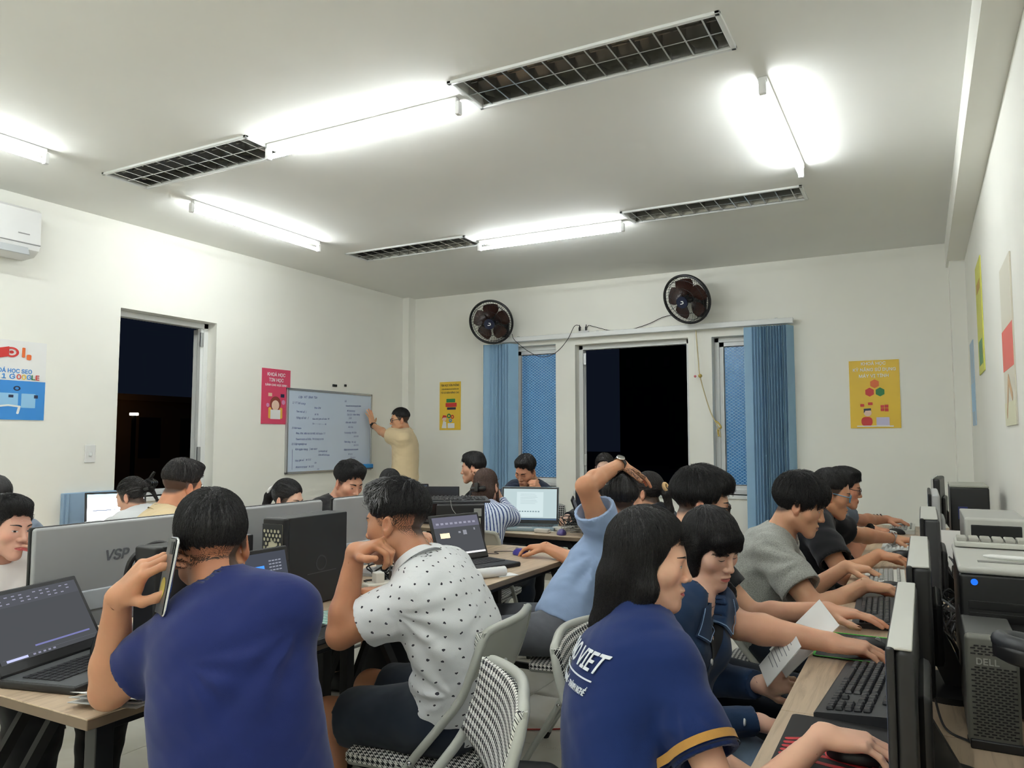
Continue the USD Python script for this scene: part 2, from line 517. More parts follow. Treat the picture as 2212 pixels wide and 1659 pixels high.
class Grid:
    def __init__(s, lo, hi, h):
        s.lo, s.h = np.asarray(lo, float), h
        s.n = np.maximum(np.ceil((np.asarray(hi) - s.lo) / h).astype(int) + 1, 4)
        s.ax = [(s.lo[i] + h * np.arange(s.n[i])).astype(np.float32) for i in range(3)]
        s.d = np.full(s.n, 0.5, np.float32)

    def pts(s):
        return s.ax[0][:, None, None], s.ax[1][None, :, None], s.ax[2][None, None, :]

    def add(s, prims):
        h = s.h
        for p in prims:
            sub = p[0][0] == '-'
            kind = p[0][-1]
            k = max(p[-1], 1e-4)
            pad = k + 2.5 * h
            if kind == 'c':
                lo, hi = np.minimum(p[1] - p[3], p[2] - p[4]) - pad, np.maximum(p[1] + p[3], p[2] + p[4]) + pad
            else:
                e = np.sqrt(((p[2] * p[3]) ** 2).sum(1)) + pad
                lo, hi = p[1] - e, p[1] + e
            i0 = np.maximum(np.floor((lo - s.lo) / h).astype(int), 0)
            i1 = np.minimum(np.ceil((hi - s.lo) / h).astype(int) + 1, s.n)
            if (i1 <= i0).any():
                continue
            sl = tuple(slice(a, b) for a, b in zip(i0, i1))
            X, Y, Z = s.ax[0][sl[0]][:, None, None], s.ax[1][sl[1]][None, :, None], s.ax[2][sl[2]][None, None, :]
            if kind == 'c':
                a, b = p[1].astype(np.float32), p[2].astype(np.float32)
                ab = b - a
                L = max(float(ab @ ab), 1e-10)
                t = np.clip(((X - a[0]) * ab[0] + (Y - a[1]) * ab[1] + (Z - a[2]) * ab[2]) / L, 0, 1)
                d = np.sqrt((X - a[0] - t * ab[0]) ** 2 + (Y - a[1] - t * ab[1]) ** 2 + (Z - a[2] - t * ab[2]) ** 2) - (p[3] + (p[4] - p[3]) * t)
            else:
                c, R, r = p[1].astype(np.float32), p[2].astype(np.float32), p[3].astype(np.float32)
                k0 = 0; k1 = 0
                for i in range(3):
                    q = ((X - c[0]) * R[0, i] + (Y - c[1]) * R[1, i] + (Z - c[2]) * R[2, i]) / r[i]
                    q2 = q * q
                    k0 = k0 + q2
                    k1 = k1 + q2 / (r[i] * r[i])
                k0 = np.sqrt(k0)
                d = k0 * (k0 - 1) / np.maximum(np.sqrt(k1), 1e-6)
            A = s.d[sl]
            if sub:
                d = -d
                hh = np.maximum(k - np.abs(A - d), 0)
                s.d[sl] = np.maximum(A, d) + hh * hh / (4 * k)
            else:
                hh = np.maximum(k - np.abs(A - d), 0)
                s.d[sl] = np.minimum(A, d) - hh * hh / (4 * k)
        return s

    def sample(s, v, order=1):
        return map_coordinates(s.d, ((v - s.lo) / s.h).T, order=order, mode='nearest')

    def grad(s, v):
        e = s.h * .75
        g = np.stack([s.sample(v + np.eye(3)[i] * e) - s.sample(v - np.eye(3)[i] * e) for i in range(3)], 1)
        return g / np.maximum(np.linalg.norm(g, axis=1, keepdims=True), 1e-9)

    def mesh(s):
        """Surface nets: (v, f)."""
        d = s.d
        ins = d < 0
        nx, ny, nz = d.shape
        cnt = np.zeros((nx - 1, ny - 1, nz - 1), np.int8)
        for a in (0, 1):
            for b in (0, 1):
                for c in (0, 1):
                    cnt += ins[a:nx - 1 + a, b:ny - 1 + b, c:nz - 1 + c]
        act = (cnt > 0) & (cnt < 8)
        I = np.argwhere(act)
        if not len(I):
            return np.zeros((0, 3)), np.zeros((0, 3), int)
        idx = np.full(act.shape, -1, np.int64)
        idx[act] = np.arange(len(I))
        acc = np.zeros((len(I), 3)); w = np.zeros(len(I))
        corner = {}
        for c in np.ndindex(2, 2, 2):
            corner[c] = d[I[:, 0] + c[0], I[:, 1] + c[1], I[:, 2] + c[2]]
        for ax in range(3):
            for o in np.ndindex(2, 2):
                c0 = list(o); c0.insert(ax, 0); c1 = list(o); c1.insert(ax, 1)
                d0, d1 = corner[tuple(c0)], corner[tuple(c1)]
                x = (d0 < 0) != (d1 < 0)
                t = np.where(x, d0 / np.where(x, d0 - d1, 1), 0)
                p = np.repeat(np.array(c0, float)[None], len(I), 0)
                p[:, ax] = t
                acc += p * x[:, None]; w += x
        v = s.lo + (I + acc / w[:, None]) * s.h
        fs = []
        for ax in range(3):
            o1, o2 = (ax + 1) % 3, (ax + 2) % 3
            sl0 = [slice(None)] * 3; sl1 = [slice(None)] * 3
            sl0[ax] = slice(0, -1); sl1[ax] = slice(1, None)
            A, B = ins[tuple(sl0)], ins[tuple(sl1)]
            E = np.argwhere(A != B)
            E = E[(E[:, o1] > 0) & (E[:, o2] > 0) & (E[:, o1] < d.shape[o1] - 1) & (E[:, o2] < d.shape[o2] - 1)]
            if not len(E):
                continue
            fl = A[tuple(E.T)]
            e1, e2 = np.eye(3, dtype=int)[o1], np.eye(3, dtype=int)[o2]
            q = [idx[tuple((E - a * e1 - b * e2).T)] for a, b in ((0, 0), (1, 0), (1, 1), (0, 1))]
            q = np.stack(q, 1)
            q = np.where(fl[:, None], q, q[:, ::-1])
            fs += [q[:, [0, 1, 2]], q[:, [0, 2, 3]]]
        f = np.vstack(fs)
        f = f[(f >= 0).all(1)]
        u, inv = np.unique(f, return_inverse=True)
        return v[u], inv.reshape(f.shape)


def vnorm(v, f):
    n = np.zeros_like(v)
    fn = np.cross(v[f[:, 1]] - v[f[:, 0]], v[f[:, 2]] - v[f[:, 0]])
    for k in range(3):
        np.add.at(n, f[:, k], fn)
    return n / np.maximum(np.linalg.norm(n, axis=1, keepdims=True), 1e-12)


def tidy(v, f):
    u, inv = np.unique(f, return_inverse=True)
    return v[u], inv.reshape(f.shape), u


def sstep(a, b, x):
    t = np.clip((x - a) / (b - a), 0, 1)
    return t * t * (3 - 2 * t)


# ------------------------------------------------------------------ head and hand in their own frames
def head_prims(s=1.0, fem=False, look_down=False, mouth=0.0):
    """Head with the subject's right at -x... x to the subject's right, y forwards, z up; metres for s=1."""
    P = []
    j = .9 if fem else 1.0
    P.append(ell((0, -.014, .045), (.073, .091, .083), k=.01))
    P.append(ell((0, .026, -.012), (.0635 * (.97 if fem else 1), .060, .088), k=.03))
    for x in (-1, 1):
        P.append(cone((x * .052 * j, .0, -.052), (x * .014, .066, -.098), .020, .0165, .03))
        P.append(ell((x * .044, .052, -.018), (.021, .022, .022), k=.03))
    P.append(ell((0, .070, -.101), (.020 * j, .017, .0155), k=.02))
    P.append(ell((0, .070, -.066), (.030, .021, .020), k=.02))                       # mouth mound
    P.append(cone((-.030, .0745, .024), (.030, .0745, .024), .011, .011, .02))           # brow
    for x in (-1, 1):
        P.append(neg(ell((x * .031, .101, .002), (.019, .017, .0115), k=.014)))          # sockets
        P.append(ell((x * .031, .0685, .002), (.0165, .0135, .0120), k=.006))              # lids
    P.append(cone((0, .083, .012), (0, .099, -.026), .0075, .0095, .012))              # nose
    P.append(ell((0, .1005, -.031), (.0105, .0105, .009), k=.008))
    for x in (-1, 1):
        P.append(ell((x * .0125, .0915, -.0345), (.0078, .0095, .0072), k=.006))
    P.append(ell((0, .0895, -.0605), (.021, .0075, .0062), k=.005))                      # lips
    P.append(ell((0, .0885, -.0735), (.018, .0078, .0066), k=.005))
    P.append(neg(ell((0, .0985, -.0668), (.026, .008, .0016 + mouth), k=.003)))
    P.append(neg(ell((0, .098, -.047), (.004, .006, .008), k=.006)))
    for x in (-1, 1):                                                                    # ears
        Re = rot('z', -x * 24) @ rot('x', 8)
        P.append(ell((x * .0765, -.010, -.004), (.0085, .0185, .031), Re, .006))
        P.append(neg(ell((x * .087, -.006, .000), (.008, .0105, .0185), Re, .005)))
        P.append(ell((x * .0725, -.002, -.030), (.007, .0095, .011), Re, .006))
        P.append(ell((x * .0765, .003, -.006), (.005, .005, .009), Re, .004))
    out = []
    for p in P:
        if p[0][-1] == 'c':
            out.append((p[0], p[1] * s, p[2] * s, p[3] * s, p[4] * s, p[5] * s))
        else:
            out.append((p[0], p[1] * s, p[2], p[3] * s, p[4] * s))
    return out


FINGER = [(.0265, .0400, .020, .0085, 1.0), (.0100, .0450, .0, .0088, 1.1), (-.0080, .0420, .0, .0083, 1.02), (-.0245, .0330, .0, .0072, .8)]


def hand_prims(side, pose, s=1.0):
    """Hand: wrist at 0, y to the knuckles, z the back of the hand, thumb towards x*side... returns prims. pose: (curls of index..little as 3 joint degrees, spread, thumb)."""
    P = []
    m = side
    kn = [(.028, .083), (.010, .089), (-.009, .086), (-.026, .078)]
    P.append(cone((0, -.004, 0), (0, .012, 0), .0238, .0238, .012))
    for i, (x, y) in enumerate(kn):
        P.append(cone((m * x * .55, .010, -.001), (m * x, y, .001 - .003 * (i == 3)), .0165, .0115, .012))
    P.append(ell((m * .004, .048, -.004), (.034, .040, .0125), k=.012))
    P.append(ell((m * .022, .032, -.010), (.014, .028, .013), rot('z', -m * 18), .012))     # thumb pad
    P.append(ell((-m * .022, .034, -.008), (.010, .030, .011), k=.012))
    curls, spread, thumb = pose
    L = [(.041, .024, .019), (.046, .028, .020), (.043, .026, .020), (.033, .019, .018)]
    rad = [.0093, .0095, .0089, .0079]
    tips = []
    for i, (x, y) in enumerate(kn):
        c = curls[i] if isinstance(curls, (list, tuple)) and isinstance(curls[0], (list, tuple)) else curls
        a = 0.0
        p = np.array([m * x, y, .001 - .003 * (i == 3)])
        sp = math.radians((1.2 - i) * spread)
        for jn in range(3):
            a += math.radians(c[jn])
            d = np.array([m * math.sin(sp) * math.cos(a), math.cos(sp) * math.cos(a), -math.sin(a)])
            q = p + d * L[i][jn]
            r0, r1 = rad[i] * (1, .94, .86)[jn], rad[i] * (.94, .87, .74)[jn]
            P.append(cone(p, q, r0, r1, .0035))
            p = q
        tips.append((p, d, rad[i]))
    b = np.array([m * .020, .018, -.008])
    for (vx, vy, vz), ln, r0, r1 in zip(thumb, (.044, .033, .026), (.0140, .0112, .0102), (.0112, .0104, .0082)):
        q = b + unit((m * vx, vy, vz)) * ln
        P.append(cone(b, q, r0, r1, .006))
        b = q
    out = []
    for p in P:
        if p[0][-1] == 'c':
            out.append((p[0], p[1] * s, p[2] * s, p[3] * s, p[4] * s, p[5] * s))
        else:
            out.append((p[0], p[1] * s, p[2], p[3] * s, p[4] * s))
    return out


POSE = {
    'mouse': ([(22, 22, 12), (20, 25, 12), (24, 28, 15), (26, 28, 15)], 4, [(.75, .65, -.35), (.35, .9, -.3), (.1, .95, -.25)]),
    'flat': ([(10, 14, 8), (9, 14, 8), (11, 15, 8), (13, 16, 10)], 5, [(.8, .6, -.2), (.55, .85, -.2), (.4, .9, -.15)]),
    'type': ([(28, 34, 18), (26, 38, 18), (28, 38, 20), (28, 34, 20)], 5, [(.7, .65, -.3), (.4, .9, -.3), (.2, .95, -.3)]),
    'fist': ([(75, 90, 55), (78, 92, 55), (80, 92, 55), (82, 90, 55)], 1, [(.55, .7, -.5), (-.2, .75, -.65), (-.7, .5, -.5)]),
    'phone': ([(26, 26, 16), (30, 30, 18), (34, 34, 20), (40, 38, 20)], 5, [(.75, .55, -.4), (.45, .85, -.35), (.25, .95, -.25)]),
    'chin': ([(48, 62, 30), (56, 70, 35), (60, 74, 38), (62, 74, 40)], 2, [(.8, .6, -.1), (.35, .9, -.25), (.1, .98, -.15)]),
    'relaxed': ([(24, 30, 16), (28, 34, 18), (32, 36, 20), (36, 38, 22)], 3, [(.6, .75, -.35), (.3, .9, -.35), (.1, .95, -.3)]),
    'board': ([(6, 8, 5), (5, 8, 5), (6, 8, 5), (8, 10, 6)], 9, [(.9, .45, -.1), (.8, .6, -.1), (.7, .7, -.1)]),
    'temple': ([(30, 35, 18), (38, 42, 20), (46, 50, 25), (52, 56, 28)], 3, [(.6, .75, -.4), (.3, .9, -.35), (.1, .95, -.3)]),
}


def ik(a, t, l1, l2, pole):
    """Elbow or knee between a and t, bending towards pole; the end is pulled in when out of reach."""
    a, t = np.asarray(a, float), np.asarray(t, float)
    d = np.linalg.norm(t - a)
    if d > (l1 + l2) * .995:
        k = d / ((l1 + l2) * .995)
        l1, l2 = l1 * k, l2 * k
    x = unit(t - a)
    y = np.asarray(pole, float)
    y = unit(y - x * (x @ y))
    c = np.clip((l1 * l1 + d * d - l2 * l2) / (2 * l1 * d), -1, 1)
    return a + x * l1 * c + y * l1 * math.sqrt(max(1 - c * c, 0))


def basis(az, pitch=0, roll=0):
    """Columns: right, forward, up, for a heading (degrees left of +Y), chin-down pitch and roll to the right."""
    return rot('z', az) @ rot('x', -pitch) @ rot('y', roll)


# ------------------------------------------------------------------ hair
def hair_grid(style, s, h):
    g = Grid((-.17, -.23, -.36 if style.get('low') else -.20), (.17, .15, .20), h / s)
    X, Y, Z = g.pts()
    e = lambda c, r: (lambda k0, k1: k0 * (k0 - 1) / np.maximum(k1, 1e-6))(
        np.sqrt(((X - c[0]) / r[0]) ** 2 + ((Y - c[1]) / r[1]) ** 2 + ((Z - c[2]) / r[2]) ** 2),
        np.sqrt(((X - c[0]) / r[0] ** 2) ** 2 + ((Y - c[1]) / r[1] ** 2) ** 2 + ((Z - c[2]) / r[2] ** 2) ** 2))
    skull = e((0, -.014, .045), (.0735, .0915, .0835))
    low, high, top = style['low_t'], style['high_t'], style.get('top_t', style['high_t'])
    T = low + (high - low) * sstep(*style.get('fade', (.0, .06)), Z + 0 * X) + (top - high) * sstep(.05, .12, Z + .35 * Y + 0 * X)
    ys, zs = style['line']
    zl = np.interp(Y, ys, zs).astype(np.float32) - style.get('arch', .0) * np.abs(X) / .07 * sstep(.02, .08, Y)
    T = T - .006 * (1 - sstep(.0, .0035, T))
    d = skull - T
    wob = (np.sin(X * 230 + np.sin(Y * 150)) * .3 + np.sin(Y * 210 + 1 + np.sin(X * 130) * 1.5) * .3 + np.sin(X * 90 + Y * 70 + 2) * .2 + 0 * Z).astype(np.float32)
    cutd = (zl - Z) * .8 + wob * style.get('ragged', .012)
    k = .012
    hh = np.maximum(k - np.abs(d - cutd), 0)
    d = np.maximum(d, cutd) + hh * hh / (4 * k)
    g.d[:] = d
    if style.get('prims'):
        g.add(style['prims'])
    return g


LINES = {
    'man': ([-.115, -.085, -.06, -.032, -.018, .0, .018, .030, .045, .075, .12], [-.058, -.054, -.046, -.026, .006, .004, -.012, .006, .036, .078, .078]),
    'manhigh': ([-.115, -.085, -.06, -.032, -.018, .0, .018, .030, .045, .075, .12], [-.045, -.040, -.034, -.018, .006, .006, -.006, .012, .042, .084, .084]),
    'fringe': ([-.115, -.085, -.06, -.032, -.018, .0, .018, .032, .050, .075, .12], [-.058, -.054, -.046, -.026, .004, .0, -.016, -.004, .022, .046, .046]),
    'woman': ([-.115, -.085, -.06, -.032, -.012, .01, .03, .045, .060, .075, .12], [-.07, -.066, -.06, -.045, -.035, -.03, -.02, .03, .055, .075, .075]),
}


def hair_style(kind):
    st = {'line': LINES['man'], 'low_t': -.004, 'high_t': .008, 'top_t': .014, 'fade': (-.045, .06), 'ragged': .020}
    if kind == 'crop':
        st.update(low_t=-.004, high_t=.006, top_t=.010, fade=(-.02, .07), line=LINES['manhigh'])
    elif kind == 'quiff':
        st.update(high_t=.008, top_t=.016, fade=(-.02, .075), line=LINES['manhigh'], prims=[ell((0, .052, .112), (.05, .042, .022), k=.03)])
    elif kind == 'messy':
        st.update(high_t=.012, top_t=.018, fade=(-.06, .02), prims=[ell((-.03, -.06, .095), (.04, .04, .03), k=.03), ell((.02, .03, .115), (.05, .05, .02), k=.03)])
    elif kind == 'thick':
        st.update(high_t=.012, top_t=.018, fade=(-.02, .05), line=LINES['manhigh'], ragged=.024, prims=[ell((0, .058, .094), (.052, .038, .026), k=.03)])
    elif kind == 'mop':
        st.update(low_t=-.001, high_t=.013, top_t=.018, fade=(-.055, .02), line=LINES['fringe'], ragged=.034, prims=[ell((0, .066, .078), (.050, .024, .024), k=.03)])
    elif kind in ('pony', 'clip', 'bun', 'tied', 'swept'):
        st.update(line=LINES['woman'], low_t=.002, high_t=.005, top_t=.009, low=True, ragged=.010)
        if kind == 'pony':
            st['prims'] = [cone((0, -.108, .035), (0, -.130, .0), .017, .024, .02), cone((0, -.130, .0), (.01, -.140, -.10), .024, .022, .02), cone((.01, -.140, -.1), (.015, -.130, -.22), .022, .007, .02)]
        elif kind == 'clip':
            st['prims'] = [ell((0, -.055, -.03), (.080, .058, .09), k=.03), cone((0, -.09, -.02), (0, -.095, -.14), .046, .040, .03), cone((0, -.095, -.14), (0, -.09, -.22), .040, .02, .03), cone((.070, .01, .02), (.074, .02, -.10), .014, .008, .02), cone((-.070, .01, .02), (-.074, .02, -.10), .014, .008, .02)]
        elif kind == 'bun':
            st['prims'] = [ell((0, -.125, .045), (.036, .032, .040), k=.02), cone((0, -.14, .07), (0, -.19, .12), .014, .005, .02), cone((.02, -.13, .04), (.03, -.15, -.06), .016, .007, .02), cone((-.02, -.13, .05), (-.03, -.17, .02), .014, .006, .02)]
        elif kind == 'swept':
            st['prims'] = [ell((.02, .05, .105), (.055, .045, .026), k=.03), ell((0, -.08, .02), (.07, .05, .07), k=.03)]
    elif kind == 'bob':
        st.update(line=([-.2, .0, .02, .03, .045, .07, .12], [-.06, -.05, -.03, -.01, .028, .030, .030]), low_t=.009, high_t=.011, top_t=.013, low=True, ragged=.010,
                  prims=[ell((0, -.045, -.03), (.086, .068, .095), k=.02), cone((-.074, .004, .03), (-.076, .020, -.108), .019, .016, .02), cone((.074, .004, .03), (.076, .020, -.108), .019, .016, .02),
                         cone((-.045, -.06, -.06), (.045, -.06, -.06), .046, .046, .03), cone((-.046, .066, .062), (.046, .066, .062), .014, .014, .02), cone((-.046, .078, .036), (.046, .078, .036), .0085, .0085, .012),
                         neg(ell((0, .085, -.055), (.056, .085, .080), k=.010))])
    elif kind == 'long':
        st.update(line=([-.2, .0, .02, .035, .05, .07, .12], [-.06, -.05, -.03, .01, .05, .078, .078]), low_t=.006, high_t=.008, top_t=.010, low=True, ragged=.010,
                  prims=[ell((0, -.05, -.02), (.082, .064, .10), k=.02), cone((.058, -.02, .04), (.072, .004, -.06), .026, .024, .02), cone((.072, .004, -.06), (.070, -.022, -.17), .024, .022, .02),
                         cone((-.058, -.02, .04), (-.072, .0, -.06), .026, .024, .02), cone((-.072, .0, -.06), (-.070, -.022, -.18), .024, .018, .02),
                         cone((.03, -.07, -.06), (.03, -.08, -.20), .050, .040, .03), cone((-.03, -.07, -.06), (-.03, -.08, -.20), .050, .040, .03), cone((.0, -.08, -.18), (.0, -.09, -.27), .045, .012, .03), cone((.05, -.055, -.18), (.055, -.065, -.25), .030, .008, .03), cone((-.04, -.07, -.18), (-.045, -.08, -.28), .03, .006, .02)])
    return st


def strands(g, n, length, seg, width, rng, flow='crown', crown=(0, -.05, .13), lift=.002, zmin=-9, jit=.25, ok=None):
    """Hair strands lying along a hair field, in the head frame."""
    v, f = g.mesh()
    v = v[ok(v)] if ok else v
    p = v[rng.integers(0, len(v), n)] + rng.normal(0, .001, (n, 3))
    out = [p]
    st = length * rng.uniform(.6, 1.2, (n, 1)) / seg
    nz = rng.normal(0, jit, (n, 3))
    crown = np.array(crown)
    for k in range(seg):
        nr = g.grad(p)
        if flow == 'crown':
            dv = p - crown
            dv = dv + np.array([0, 0, -.4]) * np.linalg.norm(dv, axis=1, keepdims=True)
        elif flow == 'down':
            r = p - crown
            side = sstep(.06, .0, p[:, 2:3])
            dv = (r / np.maximum(np.linalg.norm(r, axis=1, keepdims=True), 1e-6)) * (1 - side) + np.array([0, -.05, -1.0]) * (.4 + side)
        else:                                                        # back to the tie
            dv = np.array([0, -.115, .03]) - p
            dv[:, 2] -= .02
            far = (p[:, 1:2] < -.105)
            dv = np.where(far, np.array([0.02, -.15, -1.0]), dv)
        dv = dv / np.maximum(np.linalg.norm(dv, axis=1, keepdims=True), 1e-6) + nz
        dv -= nr * (dv * nr).sum(1, keepdims=True)
        dv /= np.maximum(np.linalg.norm(dv, axis=1, keepdims=True), 1e-6)
        p = p + dv * st
        dist = g.sample(p)[:, None]
        p = p - nr * (dist - lift * (k + 1) / seg) * .8
        out.append(p)
    return np.stack(out, 1)
skin_m = mat_nodes('skin', {'a': ('attribute', {'attribute': 'tint'}), 'g': ('geometry', {}), 'n': ('noise_texture', {'scale': 90.0, 'detail': 4.0}), 'n2': ('noise_texture', {'scale': 14.0, 'detail': 3.0}),
                            'r': ('rgb_ramp', {'ramp': [(0.3, (0.90, 0.88, 0.88)), (0.7, (1, 1, 1))]}), 'm': ('mix', {'mix_type': 'multiply', 'fac': 1.0}),
                            'b': ('bump', {'strength': 0.25, 'distance': 0.0015}),
                            'p': ('principled_bsdf', {'roughness': 0.48, 'specular_ior_level': 0.4, 'subsurface_weight': 0.12, 'subsurface_scale': 0.008})},
                   [('g.position', 'n.vector'), ('g.position', 'n2.vector'), ('n2.fac', 'r.fac'), ('a.color', 'm.color1'), ('r.color', 'm.color2'), ('m.color', 'p.base_color'), ('n.fac', 'b.height'), ('b.normal', 'p.normal')])
paint_m = mat_nodes('tinted', {'a': ('attribute', {'attribute': 'tint'}), 'p': ('principled_bsdf', {'roughness': 0.35, 'specular_ior_level': 0.4})}, [('a.color', 'p.base_color')])


def hair_mat(name, rgb, rough=0.38, spec=0.45):
    return mat_nodes(name, {'g': ('geometry', {}), 'mp': ('mapping', {'scale': (1, 1, .25)}), 'n': ('noise_texture', {'scale': 260.0, 'detail': 2.0}),
                            'r': ('rgb_ramp', {'ramp': [(0.3, tuple(.55 * np.array(lin(rgb)))), (0.7, tuple(1.5 * np.array(lin(rgb))))]}), 'b': ('bump', {'strength': 0.7, 'distance': 0.003}),
                            'p': ('principled_bsdf', {'roughness': rough, 'specular_ior_level': spec})},
                     [('g.position', 'mp.vector'), ('mp.vector', 'n.vector'), ('n.fac', 'r.fac'), ('r.color', 'p.base_color'), ('n.fac', 'b.height'), ('b.normal', 'p.normal')])


hair_black = hair_mat('hair_black', (22, 20, 21))
hair_soft = hair_mat('hair_soft_black', (34, 30, 29))
hair_brown = hair_mat('hair_brown', (74, 52, 42))
hair_grey = hair_mat('hair_greying', (58, 58, 60), .5)
HAIR_RGB = {hair_black: (22, 20, 21), hair_soft: (34, 30, 29), hair_brown: (74, 52, 42), hair_grey: (40, 38, 38)}


def cloth(name, rgb, rough=.85, vary=.06, pat=None):
    """Woven cloth; pat: None, 'heather', 'stripe', 'dots'."""
    c = np.array(lin(rgb))
    n = {'tc': ('texture_coordinate', {}), 'n': ('noise_texture', {'scale': 260.0 if pat == 'heather' else 6.0, 'detail': 3.0}), 'w': ('noise_texture', {'scale': 900.0, 'detail': 1.0}),
         'b': ('bump', {'strength': .35, 'distance': .0012}), 'p': ('principled_bsdf', {'roughness': rough, 'specular_ior_level': .2, 'sheen_weight': .15, 'sheen_roughness': .5})}
    v = .28 if pat == 'heather' else vary
    n['r'] = ('rgb_ramp', {'ramp': [(0.3, tuple(c * (1 - v))), (0.7, tuple(np.minimum(c * (1 + v), 1)))]})
    l = [('tc.object', 'n.vector'), ('tc.object', 'w.vector'), ('n.fac', 'r.fac'), ('w.fac', 'b.height'), ('b.normal', 'p.normal')]
    if pat == 'stripe':
        n.update({'uv': ('uvmap', {'attribute': 'st'}), 's': ('separate_xyz', {}), 'm': ('math', {'math_type': 'multiply', 'value2': 60.0}), 'f': ('math', {'math_type': 'fraction'}),
                  'k': ('rgb_ramp', {'ramp': [(0, (0, 0, 0)), (.55, (0, 0, 0)), (.6, (1, 1, 1)), (.95, (1, 1, 1)), (1, (0, 0, 0))]}), 'bw': ('rgb_to_bw', {}), 'mx': ('mix', {'color2': lin((74, 92, 140))})})
        l += [('uv.UV', 's.vector'), ('s.x', 'm.value1'), ('m.value', 'f.value1'), ('f.value', 'k.fac'), ('k.color', 'bw.color'), ('bw.val', 'mx.fac'), ('r.color', 'mx.color1'), ('mx.color', 'p.base_color')]
    elif pat == 'dots':
        n.update({'uv': ('uvmap', {'attribute': 'st'}), 'v': ('voronoi_texture', {'dimensions': '2D', 'scale': 30.0, 'randomness': .28}), 'lt': ('math', {'math_type': 'less_than', 'value2': .088}), 'mx': ('mix', {'color2': lin((66, 66, 74))})})
        l += [('uv.UV', 'v.vector'), ('v.distance', 'lt.value1'), ('lt.value', 'mx.fac'), ('r.color', 'mx.color1'), ('mx.color', 'p.base_color')]
    else:
        l += [('r.color', 'p.base_color')]
    return mat_nodes(name, n, l)


def decal(g, xs, zs, off=.0007):
    """Points of the head surface in front of (x, z), slightly proud."""
    ys = np.linspace(.135, .0, 110)
    p = np.stack([np.repeat(xs[:, None], 110, 1), np.repeat(ys[None], len(xs), 0), np.repeat(zs[:, None], 110, 1)], -1)
    d = g.sample(p.reshape(-1, 3)).reshape(len(xs), 110)
    ins = d < 0
    i = np.clip(np.argmax(ins, 1), 1, 109)
    r = np.arange(len(xs))
    t = np.clip(d[r, i - 1] / np.maximum(d[r, i - 1] - d[r, i], 1e-9), 0, 1)
    y = ys[i - 1] + (ys[i] - ys[i - 1]) * t
    q = np.stack([xs, y, zs], 1)
    n = g.grad(q)
    return q + n * off, n


def sheet(nu, nv):
    a = np.arange((nu - 1) * (nv - 1))
    i = (a // (nv - 1)) * nv + a % (nv - 1)
    return np.vstack([np.stack([i, i + nv, i + nv + 1], 1), np.stack([i, i + nv + 1, i + 1], 1)])


def cut_cyl(g, p, n, R, L, soft=0.0):
    """Cuts off what lies past the plane (p, n) inside a cylinder of radius R and length L."""
    X, Y, Z = g.pts()
    n = unit(n)
    i0 = np.maximum(np.floor((p - R - L - g.lo) / g.h).astype(int), 0)
    i1 = np.minimum(np.ceil((p + R + L - g.lo) / g.h).astype(int) + 1, g.n)
    if (i1 <= i0).any():
        return
    sl = tuple(slice(a, b) for a, b in zip(i0, i1))
    x, y, z = g.ax[0][sl[0]][:, None, None] - p[0], g.ax[1][sl[1]][None, :, None] - p[1], g.ax[2][sl[2]][None, None, :] - p[2]
    ax = x * n[0] + y * n[1] + z * n[2]
    lat = np.sqrt(np.maximum(x * x + y * y + z * z - ax * ax, 0))
    m = (ax < L) & (lat < R) & (ax > -2.5 * g.h)
    g.d[sl] = np.where(m, np.maximum(g.d[sl], ax), g.d[sl])


VERB = False


def relax(v, f, n, k=.5):
    import scipy.sparse as sp_
    e = np.vstack([f[:, [0, 1]], f[:, [1, 2]], f[:, [2, 0]]])
    A = sp_.coo_matrix((np.ones(len(e)), (e[:, 0], e[:, 1])), (len(v), len(v))).tocsr()
    A = A + A.T
    dg = np.maximum(np.asarray(A.sum(1)).ravel(), 1)
    for i in range(n):
        v = v + k * ((A @ v) / dg[:, None] - v)
    return v


